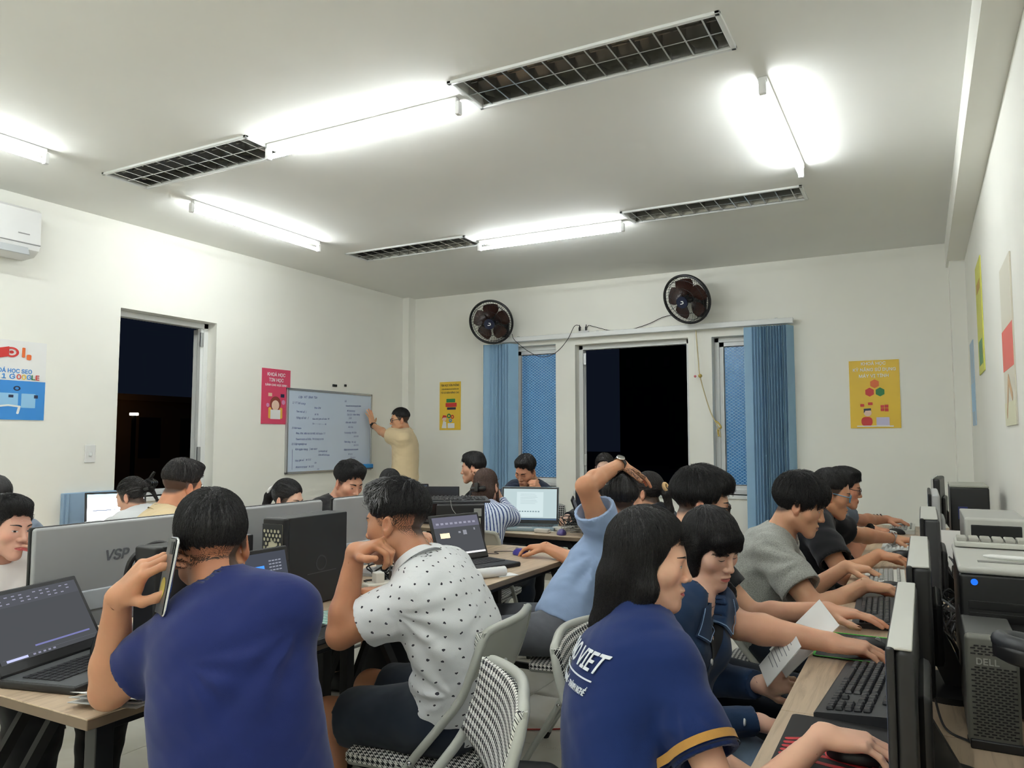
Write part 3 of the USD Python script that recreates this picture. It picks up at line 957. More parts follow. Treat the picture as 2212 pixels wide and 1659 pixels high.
def person(label, H, head, bz, pel, arms, top, bot, hair, s=1.0, fem=False, skin=(205, 150, 118), legs=None, vox=.010, hv=.0045, handv=.0045,
           nb=None, sh=None, slouch=.035, eyes=.8, gaze=0.0, lips=None, glasses=None, group=None, wide=1.0, face=True, fat=1.0, extra=None, seed=1, shoes='shoe', neck_r=.053, stand=False, name='person', hscale=1.0):
    rng = np.random.default_rng(seed)
    H, pel = np.asarray(H, float), np.asarray(pel, float)
    HR = basis(*head)
    BR = basis(bz)
    r_, f_, u_ = BR.T
    hs = s * (.945 if fem else .95) * hscale
    base = np.array([pel[0], pel[1], 0.0])
    T = thing(name, label, 'person', base, group=group)
    nb = np.asarray(nb, float) if nb is not None else H + HR @ np.array([0, -.055, -.105]) * s - np.array([0, 0, .035]) * s
    # ---- spine
    mid = (pel + nb) / 2 - f_ * slouch * 2
    tt = np.linspace(0, 1, 21)[:, None]
    sp = (1 - tt) ** 2 * pel + 2 * tt * (1 - tt) * mid + tt ** 2 * nb
    spine = lambda t: np.array([np.interp(t, tt[:, 0], sp[:, i]) for i in range(3)])
    S = {}
    for sd, m in (('L', -1), ('R', 1)):
        S[sd] = spine(.90) + r_ * m * .152 * s * wide * (.92 if fem else 1) + f_ * .012
        if sh and sd in sh:
            S[sd] = np.asarray(sh[sd], float) if len(np.ravel(sh[sd])) == 3 else S[sd]
    lat_top = unit(S['R'] - S['L'])
    torso = []
    prof = [(.02, .162, .116, .12), (.22, .154, .110, .12), (.45, .153, .110, .13), (.68, .158, .110, .12), (.84, .138, .088, .09)]
    if fem:
        prof = [(.02, .168, .118, .12), (.22, .138, .098, .12), (.45, .128, .092, .13), (.68, .140, .098, .12), (.84, .122, .078, .09)]
    for t, a, b, c in prof:
        up = unit(spine(min(t + .08, 1)) - spine(max(t - .08, 0)))
        lt = unit(r_ * (1 - t) + lat_top * t)
        lt = unit(lt - up * (lt @ up))
        R = np.stack([lt, np.cross(up, lt), up], 1)
        torso.append(ell(spine(t), np.array([a * wide, b * fat, c]) * s, R, .06 * s))
    if fem:
        for m in (-1, 1):
            torso.append(ell(spine(.66) + f_ * .085 * s + r_ * m * .062 * s, np.array([.05, .05, .055]) * s, BR, .04))
    ch = spine(.84)
    for sd in 'LR':
        torso.append(cone(ch + (S[sd] - ch) * .25, S[sd], .064 * s, .050 * s, .05 * s))
        torso.append(cone(nb + (H - nb) * .12, S[sd] + (nb - S[sd]) * .25 + np.array([0, 0, .005]), .040 * s, .044 * s, .05 * s))
    nr = neck_r * s * (.84 if fem else 1)
    neck = [cone(nb - unit(H - nb) * .05, H + HR @ np.array([0, -.030, -.045]) * hs, nr * 1.06, nr * .96, .03)]
    # ---- limbs
    ul, fl = .285 * s, .248 * s
    ar = (.80 if fem else 1) * s
    arm_prims, A = {}, {}
    for sd in 'LR':
        a = arms[sd]
        w = np.asarray(a['w'], float)
        e = np.asarray(a['e'], float) if 'e' in a else ik(S[sd], w, ul, fl, a.get('pole', -u_ * 1.0 - f_ * .2))
        A[sd] = (S[sd], e, w)
        if VERB:
            print(f'{label[:34]:34s} {sd} upper {np.linalg.norm(e - S[sd]) / ul:.2f} fore {np.linalg.norm(w - e) / fl:.2f}  e {np.round(e, 2)} w {np.round(w, 2)}')
        fd = unit(w - e)
        bul = e + fd * .27 * np.linalg.norm(w - e)
        up = [cone(S[sd], S[sd] + (e - S[sd]) * .45, .051 * ar, .046 * ar, .02), cone(S[sd] + (e - S[sd]) * .45, e, .047 * ar, .038 * ar, .02)]
        fo = [cone(e, bul, .0385 * ar, .0415 * ar, .02), cone(bul, w, .0415 * ar, .0262 * ar, .02)]
        arm_prims[sd] = (up, fo)
    tl, cl = .43 * s, .41 * s
    LG, leg_prims = {}, {}
    for sd, m in (('L', -1), ('R', 1)):
        hip = pel + r_ * m * .088 * s
        if legs and sd in legs:
            k, an = (np.asarray(x, float) for x in legs[sd])
        elif stand:
            k, an = hip + np.array([0, 0, -.43 * s]) + f_ * .02 + r_ * m * .01, np.array([hip[0], hip[1], .085]) + r_ * m * .02
        else:
            k = hip + f_ * .42 * s + r_ * m * .05
            k[2] = max(.50 * s, .47)
            an = k - f_ * .04 * s
            an[2] = .085
        LG[sd] = (hip, k, an)
        cb = k + (an - k) * .28
        fr = unit(np.array([f_[0], f_[1], 0]))
        toe = an + fr * .15 * s
        toe[2] = .028
        heel = an - fr * .035 * s
        heel[2] = .032
        leg_prims[sd] = ([cone(hip, k, .086 * s, .058 * s, .03)], [cone(k, cb, .056 * s, .056 * s, .03), cone(cb, an, .056 * s, .034 * s, .02)], [cone(heel, toe, .034 * s, .028 * s, .02), cone(an, an + fr * .06 - np.array([0, 0, .035]), .034 * s, .034 * s, .02)])
    # ---- skin: coarse body, fine head and hands, one mesh
    body = [p for p in grow(torso, -.006)] + neck
    for sd in 'LR':
        body += arm_prims[sd][0] + arm_prims[sd][1] + grow(leg_prims[sd][0] + leg_prims[sd][1], -.003) + leg_prims[sd][2]
    regions = []
    hp = [((p[0],) + (H + HR @ p[1], H + HR @ p[2]) + p[3:]) if p[0][-1] == 'c' else (p[0], H + HR @ p[1], HR @ p[2]) + p[3:] for p in head_prims(hs, fem)]
    regions.append(('head', H, HR, np.array([-.105, -.13, -.150]) * hs, np.array([.105, .128, .155]) * hs, hv))
    hand_all = []
    for sd, m in (('L', 1), ('R', -1)):
        a = arms[sd]
        if a.get('hide'):
            continue
        w = A[sd][2]
        d = unit(a.get('d', w - A[sd][1]))
        n = np.asarray(a.get('n', (0, 0, -1)), float)
        z = -unit(n - d * (n @ d))
        R = np.stack([np.cross(d, z), d, z], 1)
        sc = s * (.92 if fem else 1.0) * a.get('s', 1)
        pr = hand_prims(m, POSE[a.get('pose', 'relaxed')], sc)
        hand_all += [((p[0],) + (w + R @ p[1], w + R @ p[2]) + p[3:]) if p[0][-1] == 'c' else (p[0], w + R @ p[1], R @ p[2]) + p[3:] for p in pr]
        regions.append((sd, w, R, np.array([-.085, -.012, -.125]) * sc, np.array([.085, .225, .06]) * sc, handv))
    allp = body + hp + hand_all
    g = Grid(*bounds(body + hand_all + hp, .03), vox).add(allp)
    v, f = g.mesh()
    n = g.grad(v)
    fc = v[f].mean(1)
    keep = np.ones(len(f), bool)
    for _, c, R, lo, hi, h in regions:
        q = (fc - c) @ R
        keep &= ~((q > lo + h).all(1) & (q < hi - h).all(1))
    v, f, u = tidy(v, f[keep])
    V, F, N = [v], [f], [n[u]]
    skin_l = np.array(lin(skin))
    COL = [np.repeat(skin_l[None], len(v), 0)]
    o = len(v)
    hair_rgb = np.array(lin(HAIR_RGB[hair['mat']])) if hair else None
    hg = None
    for nm, c, R, lo, hi, h in regions:
        g2 = Grid(lo, hi, h).add(to_local(allp, c, R))
        v2, f2 = g2.mesh()
        n2 = g2.grad(v2)
        col = np.repeat(skin_l[None], len(v2), 0)
        if nm == 'head':
            hg = g2
            q = v2 / hs
            ys, zs = hair['line'] if hair and 'line' in hair else LINES['man']
            if hair:
                st = hair_style(hair['kind'])
                ys, zs = st['line']
                zl = np.interp(q[:, 1], ys, zs)
                fa = sstep(-.012, .010, q[:, 2] - zl) * (1 - sstep(.098, .11, q[:, 1])) * .9
                fa *= 1 - (np.abs(q[:, 0]) > .0785) * 1.0
                col = col * (1 - fa[:, None]) + hair_rgb * fa[:, None]
            bl = np.exp(-(((np.abs(q[:, 0]) - .040) / .018) ** 2 + ((q[:, 2] + .025) / .016) ** 2)) * (q[:, 1] > .03)
            col = col * (1 - .25 * bl[:, None] * np.array([0, .5, .45]))
            er = sstep(.068, .074, np.abs(q[:, 0])) * (q[:, 2] < .03) * (q[:, 2] > -.04) * (q[:, 1] > -.04)
            col = col * (1 - .30 * er[:, None] * np.array([0, .5, .5]))
        else:
            tip = sstep(.10, .17, v2[:, 1])
            col = col * (1 - .22 * tip[:, None] * np.array([.0, .5, .5]))
        V.append(c + v2 @ R.T); N.append(n2 @ R.T); F.append(f2 + o); COL.append(col)
        o += len(v2)
    put(T, 'body', (np.vstack(V), np.vstack(F)), skin_m, nrm=np.vstack(N), col=np.vstack(COL), world=True)
    # ---- face
    toW = lambda q: H + q @ HR.T
    if face:
        for m in (-1, 1):
            U, W = np.meshgrid(np.linspace(-1, 1, 27), np.linspace(-1, 1, 11), indexing='ij')
            U, W = U.ravel(), W.ravel()
            hgt = (.0052 * max(eyes, .12)) * np.maximum(1 - np.abs(U) ** 2.2, 0) ** .7
            x = m * (.0312 + U * .0142)
            z = .0015 + .0012 * U + W * hgt - (1 - min(eyes, 1)) * .0035 * (1 - U * U)
            q, nn = decal(hg, x * hs, z * hs, .0008)
            col = np.repeat(np.array([[.62, .58, .55]]), len(U), 0)
            rr = np.hypot(x - m * .0312 - gaze * .004, z + .0005)
            col[rr < .0058] = (.018, .010, .007)
            col[(W > .72)] = (.012, .009, .008)
            if eyes < .4:
                col[:] = (.02, .013, .012)
            put(T, 'eye', (toW(q), sheet(27, 11)[:, ::-1] if m > 0 else sheet(27, 11)), paint_m, nrm=nn @ HR.T, col=col, world=True)
            U, W = np.meshgrid(np.linspace(0, 1, 21), np.linspace(-1, 1, 5), indexing='ij')
            U, W = U.ravel(), W.ravel()
            th = (.0030 if fem else .0042) * (1 - .75 * U ** 2) * (.75 + .25 * np.minimum(U * 6, 1))
            q, nn = decal(hg, m * (.0125 + U * .036) * hs, (.0205 + .0055 * np.sin(U * 2.5) + W * th) * hs, .0012)
            put(T, 'eyebrow', (toW(q), sheet(21, 5)[:, ::-1] if m > 0 else sheet(21, 5)), hair['mat'] if hair else hair_black, nrm=nn @ HR.T, world=True)
        U, W = np.meshgrid(np.linspace(-1, 1, 25), np.linspace(-1, 1, 13), indexing='ij')
        U, W = U.ravel(), W.ravel()
        upr = .0064 * np.maximum(1 - U ** 2, 0) ** .7 * (1 - .18 * np.exp(-(U / .16) ** 2))
        lwr = .0078 * np.maximum(1 - U ** 2, 0) ** .6
        z = -.0668 + np.where(W > 0, W * upr, W * lwr)
        q, nn = decal(hg, U * .0225 * hs, z * hs, .0006)
        lc = np.array(lin(lips or ((178, 96, 92) if fem else (160, 104, 90))))
        col = np.repeat(lc[None], len(U), 0)
        col[np.abs(W) < .1] *= .35  # mouth line: shade between the lips, painted into the colour
        put(T, 'lips', (toW(q), sheet(25, 13)[:, ::-1]), paint_m, nrm=nn @ HR.T, col=col, world=True)
    # ---- hair
    if hair:
        st = hair_style(hair['kind'])
        sc = hs
        hgd = hair_grid(st, 1.0, max(hv, .0032))
        v2, f2 = hgd.mesh()
        n2 = hgd.grad(v2)
        cr_ = np.array(hair.get('crown', (0.01, -.055, .125)))
        qq = v2 - cr_
        if hair.get('flow', 'crown') == 'tie':
            qq = v2 - np.array([0, -.11, .03])
            aa, rr_ = np.arctan2(qq[:, 0], qq[:, 2]), np.linalg.norm(qq, axis=1)
        else:
            aa, rr_ = np.arctan2(qq[:, 0], qq[:, 1]), np.linalg.norm(qq, axis=1)
        p4 = np.stack([np.cos(aa) * hair.get('gf', 14), np.sin(aa) * hair.get('gf', 14), rr_ * hair.get('gr', 14)], 1)
        amp = hair.get('amp', .004)
        v2 = v2 + n2 * (meshkit.fbm(p4, 3, seed)[:, None] - .5) * amp * 2
        n3 = vnorm(v2, f2)
        hp_ = put(T, 'hair', (toW(v2 * sc), f2), hair['mat'], nrm=n3 @ HR.T, world=True)
        if hair.get('n'):
            stn = strands(hgd, hair['n'], hair.get('len', .05), hair.get('seg', 5), .0006, rng, hair.get('flow', 'crown'), hair.get('crown', (0.01, -.055, .125)), hair.get('lift', .003), jit=hair.get('jit', .25), ok=lambda q: hg.sample(q * hs) > .005)
            w = np.linspace(1, .35, stn.shape[1])[None] * hair.get('w', .0011)
            curves(hp_, 'hair_strands', toW((stn * sc).reshape(-1, 3)).reshape(stn.shape), w, hair['mat'], kind='stuff')
        if hair.get('clip'):
            c_ = hair['clip']
            put(T, 'hair_clip', xf(c_[0], HR, H), c_[1], world=True)
    if glasses:
        rim, lens_r = [], glasses.get('r', .021)
        for m in (-1, 1):
            th = np.linspace(0, 2 * np.pi, 28, endpoint=False)
            c_, s_ = np.cos(th), np.sin(th)
            if glasses.get('square', True):
                x = np.sign(c_) * np.abs(c_) ** .55 * lens_r * 1.18
                z = np.sign(s_) * np.abs(s_) ** .55 * lens_r * .88
            else:
                x, z = c_ * lens_r * 1.05, s_ * lens_r
            P = np.stack([m * .0335 + x, .098 - (np.abs(m * .0335 + x) / .06) ** 2 * .010, .000 + z], 1) * hs
            rim.append(tube(P, glasses.get('t', .0016), 6, closed=True))
            rim.append(tube(np.array([(m * .058, .091, .008), (m * .074, .060, .008), (m * .0775, .0, .010), (m * .076, -.022, .0)]) * hs, glasses.get('t', .0016), 6, n=12))
        rim.append(tube(np.array([(-.011, .0985, .004), (0, .1015, .007), (.011, .0985, .004)]) * hs, glasses.get('t', .0016), 6, n=6))
        put(T, 'glasses', xf(cat_(rim), HR, H), glasses['mat'], 60, world=True, label=glasses.get('label'))
    # ---- trousers
    if bot:
        tp = grow([torso[0]] + [torso[1]], .004)
        for sd in 'LR':
            tp += grow(leg_prims[sd][0], bot.get('t', .010))
            if bot.get('len', 'long') == 'long':
                tp += grow(leg_prims[sd][1], bot.get('t', .010) + .004)
        gb = Grid(*bounds(tp, .03), max(vox, .010)).add(tp)
        X, Y, Z = gb.pts()
        w0 = spine(.24)
        up = unit(spine(.3) - spine(.1))
        gb.d = np.maximum(gb.d, (X - w0[0]) * up[0] + (Y - w0[1]) * up[1] + (Z - w0[2]) * up[2])
        for sd in 'LR':
            hip, k, an = LG[sd]
            if bot.get('len', 'long') == 'long':
                c, dr = an + (k - an) * .06, unit(an - k)
                cut_cyl(gb, c, dr, .09, .12)
            else:
                fr = bot['len']
                c, dr = hip + (k - hip) * fr, unit(k - hip)
                cut_cyl(gb, c, dr, .13, .2)
        v, f = gb.mesh()
        n = gb.grad(v)
        w = meshkit.fbm(v * np.array([14, 14, 20]), 3, seed + 5) - .5
        v = relax(v + n * w[:, None] * bot.get('wr', .010), f, 1)
        put(T, bot.get('name', 'trousers'), (v, f), bot['mat'], nrm=vnorm(v, f), world=True, label=bot.get('label'))
    if shoes == 'shoe':
        for sd in 'LR':
            gs = Grid(*bounds(grow(leg_prims[sd][2], .006), .02), .008).add(grow(leg_prims[sd][2], .006))
            gs.d = np.maximum(gs.d, -gs.ax[2][None, None, :] + .002)
            v, f = gs.mesh()
            put(T, 'shoe', (v, f), black_pl, nrm=gs.grad(v), world=True)
    # ---- shirt
    if top:
        t0 = top.get('t', .010)
        tp = grow(torso, t0)
        cuts = []
        for sd in 'LR':
            a0, e, w = A[sd]
            if top.get('sleeve', .6) == 'long':
                q = grow(arm_prims[sd][0] + arm_prims[sd][1], t0 + .002)
                tp += q
                cuts.append((w - unit(w - e) * .012, unit(w - e), .05, .1, e))
            elif top['sleeve'] > 0:
                fr = top['sleeve']
                c = a0 + (e - a0) * fr
                fl_ = top.get('flare', .012)
                tp += [cone(a0, a0 + (e - a0) * .4, .051 * ar + t0, .048 * ar + t0 + fl_ * .5, .035), cone(a0 + (e - a0) * .4, c + unit(e - a0) * .02, .049 * ar + t0 + fl_ * .5, .042 * ar + t0 + fl_, .02)]
                cuts.append((c, unit(e - a0), .042 * ar + t0 + fl_ + .02, .12, a0))
        if top.get('prims'):
            tp += top['prims'](locals())
        tv = top.get('vox', max(vox * .8, .007))
        gt = Grid(*bounds(tp, .03), tv).add(tp)
        X, Y, Z = gt.pts()
        w0 = spine(top.get('hem', .0))
        up = unit(spine(.25) - spine(.02))
        gt.d = np.maximum(gt.d, -((X - w0[0]) * up[0] + (Y - w0[1]) * up[1] + (Z - w0[2]) * up[2]))
        for c, dr, rr, ln, a0 in cuts:
            cut_cyl(gt, c, dr, rr, ln)
            gt.add([neg(cone(c + dr * .03, c - dr * .035, (rr - .02) - max(.006, 1.5 * tv), (rr - .02) - max(.022, 3 * tv), .002))])
        nd = unit(H + HR @ np.array([0, -.03, -.05]) * hs - nb)
        no = nb + nd * top.get('neck', -.002)
        nf = unit(nd + f_ * top.get('neck_tilt', .35))
        rn = nr + top.get('neck_w', .014)
        gt.add([neg(cone(no - nf * .09, no + nf * .2, rn, rn + .01, .006))])
        if top.get('vneck'):
            gt.add([neg(cone(no + f_ * .055 - nd * .0, no + f_ * .115 - nd * top['vneck'], .040, .012, .01))])
        v, f = gt.mesh()
        n = gt.grad(v)
        q = (v - nb) @ BR
        w = (meshkit.fbm(q @ rot('y', 35) * np.array([9, 9, 26]), 3, seed) - .5) * 1.0
        w2 = (meshkit.fbm(q @ rot('y', -40) * np.array([10, 8, 30]), 2, seed + 9) - .5)
        wr = top.get('wr', .012)
        disp = (w * .7 + w2 * .7) * wr
        for fo in top.get('folds', ()):                             # (origin, direction, count, spread deg, length, amp): creases fanning out from a point
            og, dr, nf_, spd, ln, am = fo
            og, dr = np.asarray(og, float), unit(dr)
            dv = v - og
            al = dv @ dr
            pn = unit(np.cross(dr, [0.3, .3, 1]) if abs(dr[2]) > .9 else np.cross(dr, [0, 0, 1]))
            pn2 = np.cross(dr, pn)
            ang = np.arctan2(dv @ (pn if len(fo) > 6 else pn2), np.maximum(al, .01))
            disp += am * np.sin(ang / math.radians(spd) * math.pi * nf_) * np.exp(-np.abs(al - ln * .4) / (ln * .45)) * (al > 0) * np.exp(-(ang / math.radians(spd)) ** 2)
        damp = sstep(.004, .03, np.abs(np.linalg.norm((v - no) - ((v - no) @ nf)[:, None] * nf, axis=1) - rn) + (((v - nb) @ nd) < -.08) * 1.0)
        for c, dr, rr, ln, a0 in cuts:
            al = (v - c) @ dr
            lt_ = np.linalg.norm((v - c) - al[:, None] * dr, axis=1)
            damp = np.minimum(damp, np.where(lt_ < rr * 1.2, sstep(.003, .03, np.abs(al)), 1))
        v = v + vnorm(v, f) * (disp * (.15 + .85 * damp))[:, None]
        v = relax(v, f, 2)
        for c, dr, rr, ln, a0 in cuts:
            al = (v - c) @ dr
            lt_ = np.linalg.norm((v - c) - al[:, None] * dr, axis=1)
            m_ = (np.abs(al) < 1.0 * tv) & (lt_ < rr * 1.25)
            v = v - (al * m_ * .9)[:, None] * dr
        nn = vnorm(v, f)
        ang = np.arctan2(q[:, 0], q[:, 1])
        uv = np.stack([ang * .14 * s, q[:, 2]], 1)
        uv = np.where((nn[:, 2] > .72)[:, None], np.stack([q[:, 0] + .5, q[:, 1]], 1), uv) if top.get('flat_top') else uv
        tpath = put(T, top.get('name', 'shirt'), (v, f), top['mat'], nrm=nn, world=True, uv=uv, label=top.get('label'))
        if top.get('collar'):
            ck = top['collar']
            th = np.linspace(0, 2 * np.pi, 40)
            sidev = unit(np.cross(nf, f_)); fw2 = np.cross(sidev, nf)
            vv, ff = [], []
            lay = [(-.01, nr + .012, .004), (ck.get('h', .028), nr + .009, .0), (ck.get('h', .028) + .003, nr + .014, .0), (ck.get('fall', .0), nr + .036, .0), (ck.get('fall', .0) + .005, nr + .031, 0), (.004, nr + .014, .0)]
            for a_ in th:
                op = ck.get('open', .35)
                fr_ = max(0, math.cos(a_)) ** 6
                for hh_, rr_, _ in lay:
                    z_ = hh_ - fr_ * .035 - .006
                    vv.append(no - nf * .004 + (sidev * math.sin(a_) + fw2 * -math.cos(a_ + math.pi)) * (rr_ + fr_ * .018) + nf * z_)
            L_ = len(lay)
            for i in range(39):
                for j in range(L_ - 1):
                    a0, b0 = i * L_ + j, (i + 1) * L_ + j
                    ff += [[a0, a0 + 1, b0 + 1], [a0, b0 + 1, b0]]
            put(tpath, 'collar', trimesh.Trimesh(np.array(vv) - base, np.array(ff), process=False), ck.get('mat', top['mat']), True)
        info = dict(g=gt, A=A, spine=spine, BR=BR, nb=nb, nr=nr, tp=tp, cuts=cuts, top=tpath, S=S)
    else:
        info = dict(A=A, spine=spine, BR=BR, nb=nb, S=S)
    info.update(T=T, H=H, HR=HR, base=base, LG=LG, hs=hs)
    return info


def wristwatch(P, sd, face_m, strap_m, out, name='wristwatch'):
    """A watch on a forearm; out: the way its dial faces."""
    a0, e, w = P['A'][sd]
    d = unit(w - e)
    c = w - d * .012
    o = unit(np.asarray(out, float) - d * (d @ np.asarray(out, float)))
    x = np.cross(d, o)
    th = np.linspace(0, 2 * np.pi, 25)[:-1]
    r = .0315
    ring = np.array([c + (o * math.cos(a) + x * math.sin(a)) * r for a in th])
    v, f = [], []
    for k, p in enumerate(ring):
        n_ = unit(p - c)
        for hh, rr in ((-.010, 0), (-.010, .003), (.010, .003), (.010, 0)):
            v.append(p + d * hh + n_ * rr)
    for k in range(24):
        k2 = (k + 1) % 24
        for j in range(4):
            j2 = (j + 1) % 4
            f += [[k * 4 + j, k * 4 + j2, k2 * 4 + j2], [k * 4 + j, k2 * 4 + j2, k2 * 4 + j]]
    put(P['T'], 'watch_strap', trimesh.Trimesh(np.array(v), np.array(f), process=False), strap_m, 40, world=True)
    R = np.stack([x, d, o], 1)
    put(P['T'], 'watch_case', xf(lathe([(0, 0), (.019, 0), (.020, .004), (.018, .008), (0, .0085)], 24), R, c + o * r), face_m, 40, world=True)
# ------------------------------------------------------------------ ceiling lights
tube_m = mat_emit('tube_glow', (0.93, 0.98, 1.0), TUBE_STRENGTH)
louv_m = mat_plain('louvre_mirror', lin((205, 206, 206)), 0.22, metal=1.0)
tray_m = mat_plain('reflector_mirror', lin((150, 148, 142)), 0.18, metal=1.0)


def troffer(x, y, label):
    t = thing('louvre_light', label, 'ceiling light', (x, y, ZC), group='dead louvre lights in the ceiling')
    W, D = .61, .155
    put(t, 'frame', cat_([rbox((-W, -D, -.012), (W, -D + .02, .004), .003), rbox((-W, D - .02, -.012), (W, D, .004), .003), rbox((-W, -D, -.012), (-W + .022, D, .004), .003), rbox((W - .022, -D, -.012), (W, D, .004), .003)]), frame_m)
    prof = [(-.135, .0), (-.12, .06), (-.07, .085), (-.02, .06), (0, .05), (.02, .06), (.07, .085), (.12, .06), (.135, 0)]
    v, f = [], []
    for k, xx in enumerate((-.585, .585)):
        for p_ in prof:
            v.append((xx, p_[0], p_[1] + .004))
    n = len(prof)
    for i in range(n - 1):
        f += [[i, i + 1, n + i + 1], [i, n + i + 1, n + i]]
    put(t, 'reflector', trimesh.Trimesh(np.array(v), np.array(f), process=False), tray_m, 40)
    put(t, 'spine', box((-.585, -.004, -.006), (.585, .004, .045)), louv_m, False)
    for k in range(12):
        xx = -.585 + (k + .5) * 1.17 / 12
        for s in (-1, 1):
            tr_ = sg.Polygon([(.004, -.006), (.13, -.006), (.13, .03), (.065, .012), (.004, .045)])
            m = prism(tr_, .007)
            m = xf(m, np.array([[0, 0, 1], [s, 0, 0], [0, 1, 0.]]), (xx - .0035, 0, 0))
            put(t, 'louvre_blade', m, louv_m, False)
    return t


for (x, y), lb in zip(TROF, ['nearest louvre ceiling light, upper right, unlit', 'unlit louvre ceiling light on the left above the middle table row', 'unlit louvre ceiling light far left near the whiteboard corner', 'unlit louvre ceiling light far right near the windows']):
    troffer(x, y, lb)


def tube_light(x, y, along, label):
    t = thing('tube_light', label, 'tube light', (x, y, ZC), 0 if along == 'x' else 90, 'lit fluorescent tubes on the ceiling')
    put(t, 'batten', rbox((-.61, -.02, -.03), (.61, .02, 0), .004), white_pl)
    for s in (-1, 1):
        put(t, 'lamp_holder', rbox((s * .60, -.016, -.085), (s * .625, .016, -.02), .005), white_pl)
    put(t, 'tube', tube([(-.598, 0, -.068), (.598, 0, -.068)], .013, 12), tube_m)
    return t


tube_light(-4.28, 4.02, 'y', 'lit tube light along the left wall side, beyond the first louvre light')
tube_light(-2.485, 2.95, 'x', 'lit tube light between the two nearer louvre lights')
tube_light(-2.50, 5.235, 'x', 'lit tube light between the two far louvre lights')
tube_light(-0.57, 4.02, 'y', 'lit tube light on the right, pointing at the back wall')
tube_light(-4.24, 1.80, 'y', 'lit tube light cut off by the left edge of the picture')
tube_light(-0.57, 1.0, 'y', 'lit tube light above the right desks, nearer than the frame')
tube_light(-2.485, 0.55, 'x', 'lit tube light over the near tables, out of frame')
tube_light(-4.24, -0.4, 'y', 'unseen tube light behind the camera at the left, placed to brighten the room')  # out of view, placed to brighten the room
tube_light(-0.9, -0.6, 'x', 'unseen tube light behind the camera at the right, placed to brighten the room')  # also out of view; brightens the room from behind the camera
# ------------------------------------------------------------------ wall things
fab_blue = mat_plain('blind_blue', lin((150, 186, 214)), 0.8, bump=(120, .2, .002))


def vertical_blind(x0, x1, n, first, label, ang):
    t = thing('vertical_blind', label, 'blind', ((x0 + x1) / 2, YB - .07, 0))
    cx = (x0 + x1) / 2
    for i in range(n):
        a = x0 + (x1 - x0) * (i + .5) / n
        w = .127
        if i == first:
            m = rbox((-.075, -.001, .52), (.075, .001, 2.36), .0008, 4)
            m = xf(m, rot('z', 8), (a - cx, -.035, 0))
        else:
            m = xf(rbox((-w / 2, -.0008, .52), (w / 2, .0008, 2.36), .0006, 4), rot('z', ang + (i * 7919 % 13) - 6), (a - cx, 0, 0))
        put(t, 'slat', m, fab_blue, False)
    return t


def pix_x(px_, y_=700):
    return on(px_, y_, Y=YB - .07)[0]


vertical_blind(pix_x(1052, 900), pix_x(1112, 900), 9, 1, 'bundle of blue blind slats left of the narrow blue window', 62)
vertical_blind(pix_x(1628, 900), pix_x(1714, 900), 15, 0, 'bundle of blue blind slats at the right end of the rail', 72)
rl = thing('blind_rail', 'white blind rail running across the tops of the back windows', 'rail', ((pix_x(1078) + pix_x(1714)) / 2, YB, 0))
_h = (pix_x(1714) - pix_x(1078)) / 2
put(rl, 'rail', rbox((-_h, -.10, 2.375), (_h, -.045, 2.425), .006), frame_m)
for xx in (-.85 * _h, -.25 * _h, .35 * _h, .9 * _h):
    put(rl, 'bracket', rbox((xx - .012, -.06, 2.42), (xx + .012, 0, 2.435), .002), alum)
cord_m = C((205, 190, 150), .7)
cd = thing('knotted_cord', 'knotted beige blind cord hanging by the right window', 'cord', (pix_x(1503), YB - .05, 0))
put(cd, 'cord', tube([(0, -.02, 2.37), (.02, -.03, 2.1), (.035, -.03, 1.93), (.12, -.035, 1.62), (.20, -.04, 1.45), (.215, -.04, 1.37)], .0055, 8, 40), cord_m)
put(cd, 'knot', cat_([trimesh.creation.icosphere(2, .018).apply_translation((.035, -.03, 1.94)), tube([(.17, -.04, 1.52), (.2, -.055, 1.5), (.22, -.04, 1.46), (.19, -.03, 1.44), (.2, -.05, 1.38)], .008, 8, 24)]), C((196, 170, 90), .7))
cd = thing('pull_string', 'thin white pull string with a small pink bead beside the middle window', 'cord', (pix_x(1503) - .02, YB - .05, 0))
put(cd, 'string', tube([(0, 0, 2.38), (0, 0, 1.95)], .0015, 6), white_pl)
put(cd, 'bead', trimesh.creation.icosphere(2, .012).apply_translation((0, 0, 1.94)), C((215, 120, 130)))

# wall fans
fan_or = mat_nodes('fan_blade_smoky', {'p': ('principled_bsdf', {'base_color': lin((58, 32, 26)), 'roughness': .2, 'specular_ior_level': .5})}, [])


